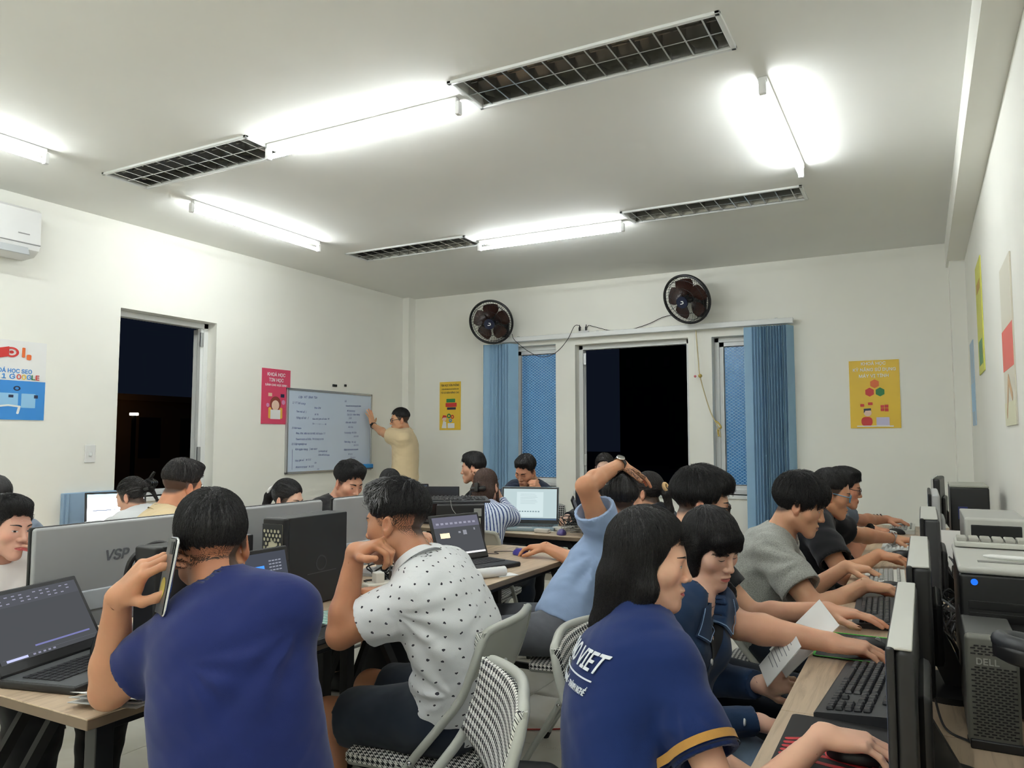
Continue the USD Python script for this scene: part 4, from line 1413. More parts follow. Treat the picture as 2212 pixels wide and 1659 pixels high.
def wall_fan(c, R, label, back):
    t = thing('wall_fan', label, 'fan', c)
    R0 = .225
    def ring(r, y, tr, sec=6):
        th = np.linspace(0, 2 * np.pi, 64, endpoint=False)
        return tube(np.stack([r * np.cos(th), np.full(64, y), r * np.sin(th)], 1), tr, sec, closed=True)
    def tx(m):
        return xf(m, R)
    put(t, 'rim', tx(cat_([ring(R0, 0, .012, 8), ring(R0 + .002, .018, .006)])), black_pl)
    put(t, 'grille_ring', tx(ring(.125, -.075, .002)), black_pl)
    put(t, 'grille_ring', tx(ring(.195, -.052, .0025)), black_pl)
    w = []
    for k in range(72):
        a = 2 * math.pi * k / 72
        d = np.array([math.cos(a), 0, math.sin(a)])
        e = np.array([math.cos(a + .35), 0, math.sin(a + .35)])
        w.append(tube([d * .055 + (0, -.083, 0), d * .10 + (0, -.082, 0), d * .16 + (0, -.07, 0), d * .205 + (0, -.045, 0), e * .0 + d * R0], .0011, 4, 8))
    put(t, 'front_grille', tx(cat_(w)), black_pl)
    w = []
    for k in range(48):
        a = 2 * math.pi * k / 48
        d = np.array([math.cos(a), 0, math.sin(a)])
        w.append(tube([d * R0, d * .21 + (0, .05, 0), d * .15 + (0, .085, 0), d * .05 + (0, .095, 0)], .0013, 4, 8))
    put(t, 'rear_grille', tx(cat_(w + [ring(.16, .08, .002), ring(.21, .05, .002)])), black_pl)
    put(t, 'badge', tx(xf(lathe([(0, 0), (.052, 0), (.055, -.006), (.05, -.012), (0, -.014)], 32), rot('x', -90) @ rot('z', 0), (0, -.078, 0)) if False else xf(cyl((0, -.092, 0), (0, -.078, 0), .055, 32))), mat_fan_badge)
    mark = prism(sg.LineString([(-.014, -.012), (.0, -.012), (.014, -.006), (.012, .010), (-.002, .012)]).buffer(.0045), .002)
    put(t, 'mark', tx(xf(mark, np.array([[1, 0, 0], [0, 0, 1], [0, 1, 0.]]), (0, -.0945, 0))), white_pl, False)
    for k in range(5):
        a = 2 * math.pi * k / 5 + .3
        u, v = np.meshgrid(np.linspace(0, 1, 10), np.linspace(-1, 1, 8), indexing='ij')
        rr = .04 + .15 * u
        ww = (.25 + .55 * np.sin(np.pi * (.15 + .7 * u))) * v * .75
        X = rr * np.cos(a + ww); Z = rr * np.sin(a + ww); Y = .02 - .03 * v * (1 - .4 * u)
        vv = np.stack([X, Y, Z], -1).reshape(-1, 3)
        f = sheet_(10, 8)
        m = trimesh.Trimesh(np.vstack([vv, vv + (0, .0025, 0)]), np.vstack([f, f[:, ::-1] + len(vv)]), process=False)
        put(t, 'blade', tx(m), fan_or, 60)
    put(t, 'hub', tx(cyl((0, -.03, 0), (0, .05, 0), .035, 24)), black_pl)
    put(t, 'motor', tx(cat_([tube([(0, .05, 0), (0, .09, 0), (0, .17, 0), (0, .19, 0)], [.05, .062, .06, .03], 20)])), black_pl, 40)
    b = np.asarray(back) - np.asarray(c)
    put(t, 'wall_bracket', cat_([bar(R @ np.array([0, .16, -.02]), b + (0, -.02, .0), .03), rbox(b + (-.045, -.02, -.1), b + (.045, .0, .08), .006)]), black_pl)
    return t


def sheet_(nu, nv):
    a = np.arange((nu - 1) * (nv - 1))
    i = (a // (nv - 1)) * nv + a % (nv - 1)
    return np.vstack([np.stack([i, i + nv, i + nv + 1], 1), np.stack([i, i + nv + 1, i + 1], 1)])


mat_fan_badge = C((30, 38, 62), .3)
f1 = on(1061, 696, Y=YB - .32)
wall_fan(f1, rot('z', 16) @ rot('x', 22), 'left black wall fan above the blue blind bundle', (f1[0] + .0, YB, f1[2] - .02))
f2 = on(1483, 647, Y=YB - .32)
wall_fan(f2, rot('z', -16) @ rot('x', 26), 'right black wall fan above the middle window', (f2[0] + .06, YB, f2[2] - .02))
so = thing('wall_socket', 'white double socket with two plugs above the blind rail', 'socket', (on(1262, 718, Y=YB)[0], YB, on(1262, 718, Y=YB)[2]))
put(so, 'plate', rbox((-.055, -.035, -.018), (.055, 0, .018), .006), white_pl)
for s in (-1, 1):
    put(so, 'plug', cat_([rbox((s * .035 - .008, -.05, .012), (s * .035 + .008, -.02, .05), .005), tube([(s * .035, -.035, .05), (s * .037, -.035, .075)], [.006, .003], 8)]), black_pl)
sx, sz = on(1262, 718, Y=YB)[[0, 2]]
def wire(pix, y, r, label, name='cord', mat=None):
    pts = [on(a, b, Y=y) for a, b in pix]
    t = thing(name, label, 'cord', pts[0])
    put(t, 'wire', tube(np.array(pts) - pts[0], r, 6, 60), mat or black_pl)
wire([(1255, 708), (1250, 703), (1240, 706), (1225, 735), (1200, 762), (1170, 771), (1140, 758), (1112, 735), (1106, 722)], YB - .12, .003, 'thin black cord drooping from the wall socket to the left fan', 'fan_cord')
wire([(1268, 708), (1272, 703), (1285, 706), (1320, 714), (1360, 712), (1400, 700), (1430, 686), (1452, 680)], YB - .02, .003, 'thin black cord along the rail to the right fan', 'fan_cord')

# air conditioner
ac = thing('air_conditioner', 'white wall air conditioner cut by the left edge of the picture', 'air conditioner', (XL, 2.42, 2.62))
acp = sg.Polygon([(0, .21), (.17, .21), (.195, .19), (.20, -.02), (.185, -.06), (.13, -.095), (0, -.10)])
m = prism(acp, .80)
put(ac, 'body', xf(m, np.array([[1, 0, 0], [0, 0, -1], [0, 1, 0.]]), (0, .40, 0)), white_pl, 35)
put(ac, 'louvre_flap', xf(rbox((-.004, -.33, -.055), (.004, .33, .01), .003), rot('y', -25), (.185, 0, -.05)), C((190, 194, 196), .4))
put(ac, 'seam', rbox((.197, -.4, -.028), (.2015, .4, -.022), .001), grey_pl)
put(ac, 'badge', box((.2, .26, .03), (.2022, .33, .036)), grey_pl, False)

# switches and small fittings on the left wall
sw = thing('light_switch', 'white light switch plate on the wall left of the window', 'switch', (XL, 3.335, 1.25))
put(sw, 'plate', rbox((0, -.038, -.062), (.008, .038, .062), .003), white_pl)
put(sw, 'rocker', rbox((.006, -.012, -.016), (.014, .012, .01), .003), frame_m)
for pxx, w_, lb in ((722, .028, 'small black wall fixing above the whiteboard, the wider one'), (745, .012, 'small black wall fixing above the right half of the whiteboard')):
    p = on(pxx, 833, X=XL)
    t = thing('wall_fixing', lb, 'fixing', p)
    put(t, 'stub', rbox((0, -w_, -.012), (.015, w_, .012), .003), black_pl)
bb = thing('socket_board', 'light blue cloth-covered board with two wall sockets at the left', 'board', (XL, 3.33, 0))
m = rbox((0, -.19, .60), (.035, .2, .985), .006)
put(bb, 'board', m, C((150, 178, 205), .85))
put(bb, 'fold', tube([(.04, -.16, .98), (.045, -.165, .8), (.04, -.15, .6)], .012, 8, 12), C((140, 168, 196), .85))
for yy in (-.0, .13):
    put(bb, 'socket', rbox((.033, yy - .03, .90), (.045, yy + .03, .975), .004), C((222, 216, 200), .4))
    put(bb, 'plug', cat_([cyl((.045, yy, .935), (.075, yy, .935), .014), tube([(.07, yy, .93), (.085, yy, .86), (.075, yy - .02, .70), (.06, yy - .05, .55)], .006, 8, 20)]), C((214, 206, 188), .5))

# ------------------------------------------------------------------ whiteboard
wbp = [on(617, 838, X=XL), on(800, 850, X=XL), on(617, 1027, X=XL), on(800, 1010, X=XL)]
by0, by1, bz0, bz1 = 5.20, 6.435, 1.03, 1.83
wb_ = thing('whiteboard', 'whiteboard covered in blue handwriting on the left wall', 'whiteboard', (XL, (by0 + by1) / 2, (bz0 + bz1) / 2))
hw, hh = (by1 - by0) / 2, (bz1 - bz0) / 2
put(wb_, 'panel', rbox((0, -hw + .01, -hh + .01), (.016, hw - .01, hh - .01), .002), mat_plain('whiteboard_face', lin((206, 220, 238)), .25))
for a, b in (((-hw, -hh), (-hw + .022, hh)), ((hw - .022, -hh), (hw, hh)), ((-hw, -hh), (hw, -hh + .022)), ((-hw, hh - .022), (hw, hh))):
    put(wb_, 'frame_rail', rbox((0, a[0], a[1]), (.024, b[0], b[1]), .004), alum)
ink = C((52, 74, 150), .6)


def board_text(s, u, v, h, tilt=0.0):
    m = meshkit.text_mesh(s, h, .0006)
    m = xf(m, np.array([[1, .28, 0], [0, 1, 0], [0, 0, 1.]]) if True else None)
    m = xf(m, rot('z', tilt), None)
    return xf(m, np.array([[0, 0, 1], [1, 0, 0], [0, 1, 0.]]), (.0165, u, v))


lines = [('Lớp   KT  Bình Tân', -.47, .31, .030), ('1) TT Bổ sung', -.55, .255, .026), ('Thu Chi', -.26, .215, .026), ('Tìm mã số  (', -.50, .175, .024), ('là TK', -.25, .155, .022), ('Tổng số dư   (', -.50, .115, .026), ('Sau khi ghi sổ vào TK', -.28, .11, .024), ('Sn ---- n ---- N.', -.28, .065, .022),
         ('2) Bút toán', -.55, .02, .024), ('Thu, Chi, đầu tư có HĐ, Kế toán TT', -.50, -.03, .025), ('Thanh toán số tiền, TK Công ty trả', -.50, -.085, .024), ('3) Cấp nghiệp vụ', -.55, -.13, .025), ('Khi ngân hàng   | HĐ VAT', -.50, -.18, .025), ('Lý thuyết sổ', -.19, -.20, .022), ('Cân đối kế toán', -.19, -.235, .022), ('Vay ghi sổ    N 111', -.50, -.285, .024), ('Có', -.24, -.31, .02), ('Khách nợ quý   N 131', -.49, -.345, .024), ('Có', -.2, -.372, .02),
         ('Số', .18, .30, .024), ('Doanh thu trong kỳ bán', .20, .255, .022), ('N 111/112', .22, .205, .024), ('Có 511  Bán hàng', .22, .165, .024), ('333', .25, .13, .022), ('Giá vốn  N 632', .20, .085, .024), ('Có 156', .24, .04, .022), ('Trả lương  N 334', .18, -.02, .024), ('Có 111', .33, -.055, .022), ('Tạm ứng   N 141', .18, -.11, .024), ('Có 111', .33, -.145, .022), ('Góp vốn kinh doanh', .18, -.19, .024), ('N 111', .25, -.235, .022), ('Có 411', .28, -.27, .022)]
tm = [board_text(s, u, v, h * .72, random.Random(i).uniform(-2, 2)) for i, (s, u, v, h) in enumerate(lines)]
tm += [box((.0163, -.535, -.36), (.0168, -.532, -.17))]
put(wb_, 'handwriting', cat_(tm), ink, False, label='blue marker handwriting', kind='stuff')
er = thing('board_eraser', 'bright blue board eraser on the lower right corner of the whiteboard', 'eraser', (XL + .02, 6.36, 1.045))
put(er, 'body', rbox((0, -.075, .008), (.04, .06, .05), .006), C((40, 150, 225), .5))
put(er, 'felt', rbox((0, -.072, 0), (.04, .057, .012), .003), C((60, 70, 90), .9))

# ------------------------------------------------------------------ posters
def poster(label, corner, wdir, w, h, base, items, nrm, grad=None):
    """corner: lower-left as seen; items: (mesh in u,v plane, colour)."""
    t = thing('poster', label, 'poster', corner)
    wdir, nrm = unit(wdir), unit(nrm)
    R = np.stack([wdir, (0, 0, 1.0), nrm], 1)
    T = lambda m: xf(m, R)
    put(t, 'sheet', T(box((0, 0, .0005), (w, h, .006))), base, False)
    for k, (m, c, nm) in enumerate(items):
        put(t, nm, T(xf(m, None, (0, 0, .0062 + .0003 * k))), c, False)
    return t


def txt(s, x, y, h, cx=True, wmax=None):
    m = meshkit.text_mesh(s, h, .0008, bold=True)
    b = m.bounds
    if wmax and b[1][0] - b[0][0] > wmax:
        k = wmax / (b[1][0] - b[0][0])
        m.apply_scale([k, 1, 1])
        b = m.bounds
    m.apply_translation((x - (b[0][0] + b[1][0]) / 2 if cx else x - b[0][0], y, 0))
    return m


def shp(poly, d=.0006):
    g = getattr(poly, 'geoms', [poly])
    return cat_([prism(p, d) for p in g])


def circ(x, y, r):
    return sg.Point(x, y).buffer(r, quad_segs=8)


def rect(x0, y0, x1, y1, r=0.0):
    p = sg.box(x0 + r, y0 + r, x1 - r, y1 - r)
    return p.buffer(r, quad_segs=4) if r else p


yel, wht, redc, grn, nvy, blu, skn, pnk = C((236, 196, 60), .4), C((240, 240, 238), .4), C((205, 52, 48), .4), C((40, 130, 70), .4), C((40, 46, 78), .4), C((60, 140, 215), .4), C((240, 205, 185), .5), C((216, 72, 104), .4)
dkt, orn, lbl = C((70, 66, 52), .5), C((226, 110, 50), .4), C((150, 200, 236), .4)
# right yellow poster on the back wall
a = on(1838, 924, Y=YB); b = on(1937, 922, Y=YB); c = on(1840, 795, Y=YB)
pw, ph = .385, .575
poster('yellow poster with white heading on the back wall right of the blinds', (a[0] - .0, YB, a[2] - .005), (1, 0, 0), pw, ph, yel, [
    (cat_([txt('KHOÁ HỌC', .19, .535, .026), txt('KỸ NĂNG SỬ DỤNG', .195, .483, .026, wmax=.33), txt('MÁY VI TÍNH', .19, .43, .026)]), wht, 'heading'),
    (shp(sg.Polygon([(.195 + .038 * math.cos(math.radians(60 * k + 30)), .375 + .038 * math.sin(math.radians(60 * k + 30))) for k in range(6)])), orn, 'hexagon'),
    (shp(sg.Polygon([(.155 + .038 * math.cos(math.radians(60 * k + 30)), .305 + .038 * math.sin(math.radians(60 * k + 30))) for k in range(6)])), redc, 'hexagon'),
    (shp(sg.Polygon([(.235 + .038 * math.cos(math.radians(60 * k + 30)), .305 + .038 * math.sin(math.radians(60 * k + 30))) for k in range(6)])), grn, 'hexagon'),
    (shp(sg.MultiPolygon([rect(.235, .17, .262, .193), rect(.266, .17, .294, .196), rect(.235, .143, .262, .166), rect(.266, .14, .294, .166)])), redc, 'window_mark'),
    (shp(sg.MultiPolygon([rect(.08, .182, .11, .205, .004), rect(.14, .195, .175, .218, .004)])), redc, 'icon'),
    (shp(rect(.085, .018, .17, .095, .03)), redc, 'jumper'), (shp(circ(.135, .13, .030)), skn, 'face'), (shp(sg.Polygon([(.105, .125), (.105, .165), (.16, .168), (.162, .15), (.118, .148)])), nvy, 'hair'),
    (shp(rect(.20, .02, .30, .092, .006)), C((206, 200, 226), .4), 'laptop'), (shp(rect(.05, .012, .33, .022)), wht, 'desk')], (0, -1, 0))
# small yellow poster near the left corner
a = on(950, 929, Y=YB)
poster('narrow yellow poster with books beside the whiteboard corner', (a[0], YB, a[2]), (1, 0, 0), .275, .535, yel, [
    (cat_([txt('TIN HỌC VĂN PHÒNG', .137, .485, .022, wmax=.24), txt('CƠ BẢN ĐẾN NÂNG CAO CHO NGƯỜI ĐI LÀM', .137, .447, .012, wmax=.22), txt('TỪ CƠ BẢN NÂNG CAO', .137, .405, .018, wmax=.24)]), dkt, 'heading'),
    (shp(rect(.09, .305, .205, .345, .006)), grn, 'book'), (shp(rect(.08, .255, .225, .30, .006)), redc, 'book'), (shp(rect(.10, .225, .215, .25, .004)), nvy, 'book'),
    (shp(sg.MultiPolygon([circ(.125, .155, .026).difference(circ(.125, .155, .012))])), grn, 'gear'), (shp(circ(.17, .145, .022).difference(circ(.17, .145, .010))), redc, 'gear'), (shp(circ(.145, .105, .02).difference(circ(.145, .105, .009))), blu, 'gear'),
    (shp(sg.Polygon([(.03, .02), (.095, .02), (.09, .09), (.05, .10)])), wht, 'jumper'), (shp(circ(.065, .125, .028)), skn, 'face'), (shp(sg.Polygon([(.03, .12), (.05, .165), (.09, .16), (.1, .14), (.05, .138)])), redc, 'hair'), (shp(rect(.11, .02, .2, .075, .004)), wht, 'laptop')], (0, -1, 0))
# pink poster left of the whiteboard
poster('pink poster with a reading child left of the whiteboard', (XL, 4.905, 1.49), (0, 1, 0), .345, .50, pnk, [
    (cat_([txt('KHOÁ HỌC', .17, .435, .030), txt('TIN HỌC', .17, .385, .030), txt('DÀNH CHO HỌC SINH', .17, .345, .018, wmax=.29)]), wht, 'heading'),
    (shp(circ(.165, .185, .066)), C((140, 62, 50), .5), 'hair'), (shp(circ(.165, .17, .046)), skn, 'face'), (shp(rect(.08, .05, .115, .15, .012)), C((238, 190, 80), .5), 'sleeve'), (shp(rect(.215, .05, .25, .15, .012)), C((238, 190, 80), .5), 'sleeve'),
    (shp(rect(.105, .045, .225, .13)), wht, 'book'), (shp(rect(.075, .25, .12, .28)), C((236, 206, 170), .5), 'icon'), (shp(rect(.225, .245, .27, .275)), nvy, 'icon'), (shp(sg.MultiPolygon([circ(.07, .17, .018), circ(.26, .2, .022)])), C((220, 150, 190), .5), 'icon')], (1, 0, 0))
# blue and white poster at the left edge
p0 = on(-30, 905, X=XL); p1 = on(93, 908, X=XL); p2 = on(93, 742, X=XL)
py0 = p1[1] - .43
z0 = p1[2]
Hh = p2[2] - z0
def S_(m, k=None):
    k = Hh / .72
    if hasattr(m, 'vertices'):
        m = m.copy(); m.apply_scale([1, k, 1]); return m
    return m
poster('white and blue poster with colourful heading at the left edge', (XL, py0, z0), (0, 1, 0), .43, Hh, wht, [(S_(m_), c_, n_) for m_, c_, n_ in [
    (shp(rect(0, 0, .43, .355)), blu, 'blue_field'), (shp(sg.MultiPolygon([rect(.02, .1, .10, .22, .005), rect(.12, .12, .26, .24, .005), rect(.28, .11, .37, .24, .005)])), lbl, 'tower'),
    (shp(sg.MultiPolygon([circ(.25, .285, .022).difference(circ(.25, .285, .012)), rect(.20, .20, .23, .225), rect(.36, .2, .385, .23)])), nvy, 'icon'), (shp(sg.LineString([(.05, .1), (.2, .13), (.27, .12), (.26, .06)]).buffer(.008)), wht, 'cloud'),
    (txt('KHOÁ HỌC SEO', .21, .425, .036, wmax=.26), blu, 'heading'), (txt('TOP 1 G', .13, .370, .042, wmax=.21), blu, 'heading'), (txt('O', .258, .370, .042, wmax=.028), redc, 'heading'), (txt('O', .290, .370, .042, wmax=.028), yel, 'heading'), (txt('G', .322, .370, .042, wmax=.028), blu, 'heading'), (txt('L', .350, .370, .042, wmax=.024), grn, 'heading'), (txt('E', .376, .370, .042, wmax=.024), redc, 'heading'),
    (shp(sg.Polygon([(.07, .53), (.19, .57), (.19, .66), (.07, .62)])), redc, 'megaphone'), (shp(circ(.205, .61, .046).difference(circ(.205, .61, .03))), redc, 'target'), (shp(circ(.205, .61, .014)), redc, 'target'), (shp(sg.MultiPolygon([rect(.27, .57, .29, .66, .006), rect(.30, .55, .33, .60, .01)])), orn, 'figure'), (shp(rect(.05, .49, .11, .52, .008)), lbl, 'icon')]], (1, 0, 0))
# four posters along the right wall, seen edge-on
def side_poster(y0, w, z0, h, base, items, label):
    poster(label, (XR, y0 + w, z0), (0, -1, 0), w, h, base, items, (-1, 0, 0))
side_poster(3.62, .44, 1.41, .70, C((226, 222, 205), .5), [(shp(rect(0, .24, .44, .42)), C((226, 110, 100), .5), 'red_band'), (shp(rect(0, .0, .44, .1)), C((228, 226, 196), .5), 'yellow_band'), (shp(sg.LineString([(.1, .05), (.2, .2), (.33, .12)]).buffer(.02)), C((206, 170, 130), .5), 'figure')], 'nearest poster on the right wall, with a red band')
side_poster(5.2, .44, 1.755, .68, C((214, 214, 96), .5), [(shp(rect(.08, .05, .36, .2)), grn, 'figure'), (shp(rect(.08, .5, .36, .56)), C((190, 150, 60), .5), 'heading')], 'upper yellow-green poster on the right wall')
side_poster(6.2, .36, 1.45, .60, C((170, 196, 216), .5), [(shp(rect(0, .1, .36, .3)), lbl, 'blue_field')], 'pale blue poster on the right wall near the far corner')

# ------------------------------------------------------------------ tables
def wood(name, c1, c2, axis):
    sc = {'x': (1.2, 16, 16), 'y': (16, 1.2, 16)}[axis]
    return mat_nodes(name, {'g': ('geometry', {}), 'mp': ('mapping', {'scale': sc}), 'n': ('noise_texture', {'scale': 2.2, 'detail': 7.0, 'roughness': .62, 'distortion': .8}), 'n2': ('noise_texture', {'scale': .35, 'detail': 2.0}),
                            'r': ('rgb_ramp', {'ramp': [(0.28, lin(c1)), (0.5, lin(c2)), (0.72, tuple(np.minimum(1.12 * np.array(lin(c2)), 1)))]}),
                            'p': ('principled_bsdf', {'roughness': .38, 'specular_ior_level': .4}), 'b': ('bump', {'strength': .15, 'distance': .001})},
                     [('g.position', 'mp.vector'), ('mp.vector', 'n.vector'), ('n.fac', 'r.fac'), ('r.color', 'p.base_color'), ('n.fac', 'b.height'), ('b.normal', 'p.normal')])


wood_y = wood('table_wood_y', (150, 128, 106), (192, 170, 144), 'y')
wood_x = wood('table_wood_x', (150, 128, 106), (192, 170, 144), 'x')
edge_m = mat_plain('table_edge', lin((120, 102, 82)), .5, vary=.15, vscale=8)


def table(x0, x1, y0, y1, label, ax='y', z=.75, group=None):
    t = thing('folding_table', label, 'table', ((x0 + x1) / 2, (y0 + y1) / 2, 0), group=group)
    hx, hy = (x1 - x0) / 2 - .001, (y1 - y0) / 2 - .0015
    put(t, 'tabletop', rbox((-hx, -hy, z - .004), (hx, hy, z), .0015), wood_y if ax == 'y' else wood_x, 40)
    put(t, 'edge_band', rbox((-hx, -hy, z - .026), (hx, hy, z - .003), .003), edge_m, 40)
    for sx in (-1, 1):
        for sy in (-1, 1):
            X, Y = sx * (hx - .06), sy * (hy - .07)
            put(t, 'leg', rbox((X - .02, Y - .0225, 0), (X + .02, Y + .0225, z - .027), .003), black_mt)
            if ax == 'y':
                put(t, 'brace', bar((X * .98, Y - sy * .02, .32), (X * .98, Y - sy * .27, z - .03), .022, .03), black_mt)
            else:
                put(t, 'brace', bar((X - sx * .02, Y, .32), (X - sx * .27, Y, z - .03), .022, .03), black_mt)
    if ax == 'y':
        for sx in (-1, 1):
            put(t, 'rail', rbox((sx * (hx - .08) - .012, -hy + .08, z - .065), (sx * (hx - .08) + .012, hy - .08, z - .027), .003), black_mt)
        for sy in (-1, 1):
            put(t, 'crossbar', rbox((-hx + .06, sy * (hy - .07) - .012, .10), (hx - .06, sy * (hy - .07) + .012, .13), .003), black_mt)
    else:
        for sy in (-1, 1):
            put(t, 'rail', rbox((-hx + .08, sy * (hy - .08) - .012, z - .075), (hx - .08, sy * (hy - .08) + .012, z - .027), .003), black_mt)
        for sx in (-1, 1):
            put(t, 'crossbar', rbox((sx * (hx - .07) - .012, -hy + .06, .10), (sx * (hx - .07) + .012, hy - .06, .13), .003), black_mt)
    return t


table(-2.2, -1.6, 1.05, 2.46, 'wood-topped table under the near laptop and the elbow of the man on the phone')
table(-2.2, -1.6, 2.46, 3.87, 'wood-topped table with the purple mouse, reached by the leaning man')
table(-2.8, -2.2, 1.05, 2.46, 'wood-topped table behind the big silver monitor at the left')
table(-2.8, -2.2, 2.46, 3.87, 'wood-topped table behind the second and third silver monitors')
table(-3.06, -1.66, 4.36, 4.96, 'far table with the pale screened laptop and cable pile', 'x')
table(-4.46, -3.06, 4.36, 4.96, 'far table under the black monitors, left of the striped shirt', 'x')
table(XL + .02, XL + .58, 2.55, 3.9, 'desk against the left wall under the bright white screen')
for k, (a, b) in enumerate([(.42, 1.82), (1.82, 3.22), (3.22, 4.62), (4.62, 6.02)]):
    table(-.30, .30, a, b, ['nearest desk along the right wall, with the red and black mouse mat', 'second desk along the right wall, under the black keyboard', 'third desk along the right wall, where the man in grey types', 'last desk along the right wall, by the far corner'][k])

# ------------------------------------------------------------------ folding chairs
chair_grey = mat_plain('chair_grey', lin((178, 180, 172)), .35, spec=.5)
hn = {'uv': ('uvmap', {'attribute': 'st'}), 's': ('separate_xyz', {}), 'p': ('principled_bsdf', {'roughness': .8})}
hl = [('uv.UV', 's.vector')]
for ax_ in 'xy':
    hn['f' + ax_] = ('math', {'math_type': 'fraction'})
    hn['g' + ax_] = ('math', {'math_type': 'greater_than', 'value2': .5})
    hl += [('s.' + ax_, f'f{ax_}.value1'), (f'f{ax_}.value', f'g{ax_}.value1')]
hn.update({'ad': ('math', {'math_type': 'subtract'}), 'm2': ('math', {'math_type': 'multiply', 'value2': 2.0}), 'f2': ('math', {'math_type': 'fraction'}), 'st': ('math', {'math_type': 'greater_than', 'value2': .5}),
           'sm': ('math', {'math_type': 'add'}), 'h1': ('math', {'math_type': 'multiply', 'value2': .5}), 'o': ('math', {'math_type': 'multiply', 'value2': .02}), 'o2': ('math', {'math_type': 'add'}), 'dd': ('math', {'math_type': 'add'}), 'cc': ('math', {'math_type': 'greater_than', 'value2': 1.5}),
           'mx': ('mix', {'color1': lin((226, 226, 220)), 'color2': lin((24, 24, 28))})})
hl += [('s.x', 'ad.value1'), ('s.y', 'ad.value2'), ('ad.value', 'm2.value1'), ('m2.value', 'f2.value1'), ('f2.value', 'st.value1'), ('gx.value', 'sm.value1'), ('gy.value', 'sm.value2'), ('sm.value', 'dd.value1'), ('st.value', 'dd.value2'), ('dd.value', 'cc.value1'), ('cc.value', 'mx.fac'), ('mx.color', 'p.base_color')]
hound_m = mat_nodes('houndstooth', hn, hl)
HS = 1 / .017


def chair_parts(t):
    zt = .82
    path = [(-.215, .25, .012), (-.213, .10, .26), (-.212, .0, .43), (-.21, -.10, .555), (-.205, -.165, .64), (-.20, -.205, .74), (-.185, -.225, zt - .015), (-.15, -.235, zt), (0, -.262, zt + .006), (.15, -.235, zt), (.185, -.225, zt - .015), (.20, -.205, .74), (.205, -.165, .64), (.21, -.10, .555), (.212, .0, .43), (.213, .10, .26), (.215, .25, .012)]
    put(t, 'back_frame', tube(path, .0125, 10, 90), chair_grey, 60)
    for s in (-1, 1):
        put(t, 'rear_leg', tube([(s * .19, .04, .43), (s * .19, -.06, .41), (s * .192, -.12, .34), (s * .194, -.27, .02)], .0115, 10, 24), chair_grey, 60)
        put(t, 'rubber_foot', tube([(s * .194, -.262, .04), (s * .195, -.276, 0)], .016, 10), black_pl)
        put(t, 'rubber_foot', tube([(s * .215, .24, .03), (s * .215, .255, 0)], .016, 10), black_pl)
        put(t, 'rivet', cat_([trimesh.creation.icosphere(1, .008).apply_translation((s * .226, -.02, .457)), trimesh.creation.icosphere(1, .008).apply_translation((s * .225, .075, .30))]), chrome)
    put(t, 'crossbar', tube([(-.194, -.215, .125), (.194, -.215, .125)], .009, 8), chair_grey)
    put(t, 'crossbar', tube([(-.213, .165, .145), (.213, .165, .145)], .009, 8), chair_grey)
    # seat
    n = 15
    u, v = np.meshgrid(np.linspace(-1, 1, n), np.linspace(-1, 1, n), indexing='ij')
    k = .30
    su, sv = u * np.sqrt(1 - k * v * v / 2), v * np.sqrt(1 - k * u * u / 2)
    dome = .018 * np.cos(u * 1.2) * np.cos(v * 1.2)
    def seatgrid(z, sc=1.0):
        return np.stack([su * .20 * sc, .02 + sv * .205 * sc, np.broadcast_to(z, u.shape)], -1).reshape(-1, 3)
    top = seatgrid(.438 + dome)
    f = sheet_(n, n)
    e = np.concatenate([np.arange(n) * n, (n - 1) * n + np.arange(1, n), np.arange(n - 2, -1, -1) * n + n - 1, np.arange(n - 2, 0, -1)])
    low = top[e] - (0, 0, .022)
    vv = np.vstack([top, top[e], low])
    m_ = len(e)
    a = np.arange(m_); b_ = (a + 1) % m_
    o = n * n
    side = np.vstack([np.stack([o + a, o + m_ + a, o + m_ + b_], 1), np.stack([o + a, o + m_ + b_, o + b_], 1)])
    uvt = np.vstack([top[:, :2] * HS, np.stack([np.arange(m_) * .022 * HS * 1.2, np.zeros(m_)], 1), np.stack([np.arange(m_) * .022 * HS * 1.2, np.full(m_, .024 * HS)], 1)])
    put(t, 'seat', (vv, np.vstack([f, side])), hound_m, True, uv=uvt)
    put(t, 'seat_pan', rbox((-.185, -.17, .405), (.185, .21, .432), .01), chair_grey)
    # backrest panel
    nu, nv = 21, 11
    u, v = np.meshgrid(np.linspace(-1, 1, nu), np.linspace(0, 1, nv), indexing='ij')
    z = .655 + v * .165 - .018 * (1 - v) * (1 - u * u)
    yb = np.interp(z, [.56, .64, .74, .82], [-.115, -.165, -.205, -.222])
    X = u * .197
    Y = yb - .030 * (1 - u * u) + .010
    for nm, off, mt, thick in (('backrest', .004, hound_m, .016), ('backrest_plate', -.014, chair_grey, .006)):
        fr = np.stack([X, Y + off + (.010 * (1 - u ** 4) * (1 - (2 * v - 1) ** 4) if nm == 'backrest' else 0), z], -1).reshape(-1, 3)
        bk = np.stack([X, Y + off - thick, z], -1).reshape(-1, 3)
        f = sheet_(nu, nv)
        N_ = nu * nv
        e = np.concatenate([np.arange(nu) * nv, (nu - 1) * nv + np.arange(1, nv), np.arange(nu - 2, -1, -1) * nv + nv - 1, np.arange(nv - 2, 0, -1)])
        a = e; b_ = np.roll(e, -1)
        side = np.vstack([np.stack([a, b_, b_ + N_], 1), np.stack([a, b_ + N_, a + N_], 1)])
        uvt = np.vstack([np.stack([X.ravel(), z.ravel()], 1), np.stack([X.ravel(), z.ravel() + .02], 1)]) * HS
        put(t, nm, (np.vstack([fr, bk]), np.vstack([f[:, ::-1], f + N_, side])), mt, 50 if nm != 'backrest' else True, uv=uvt if nm == 'backrest' else None)


CH = None


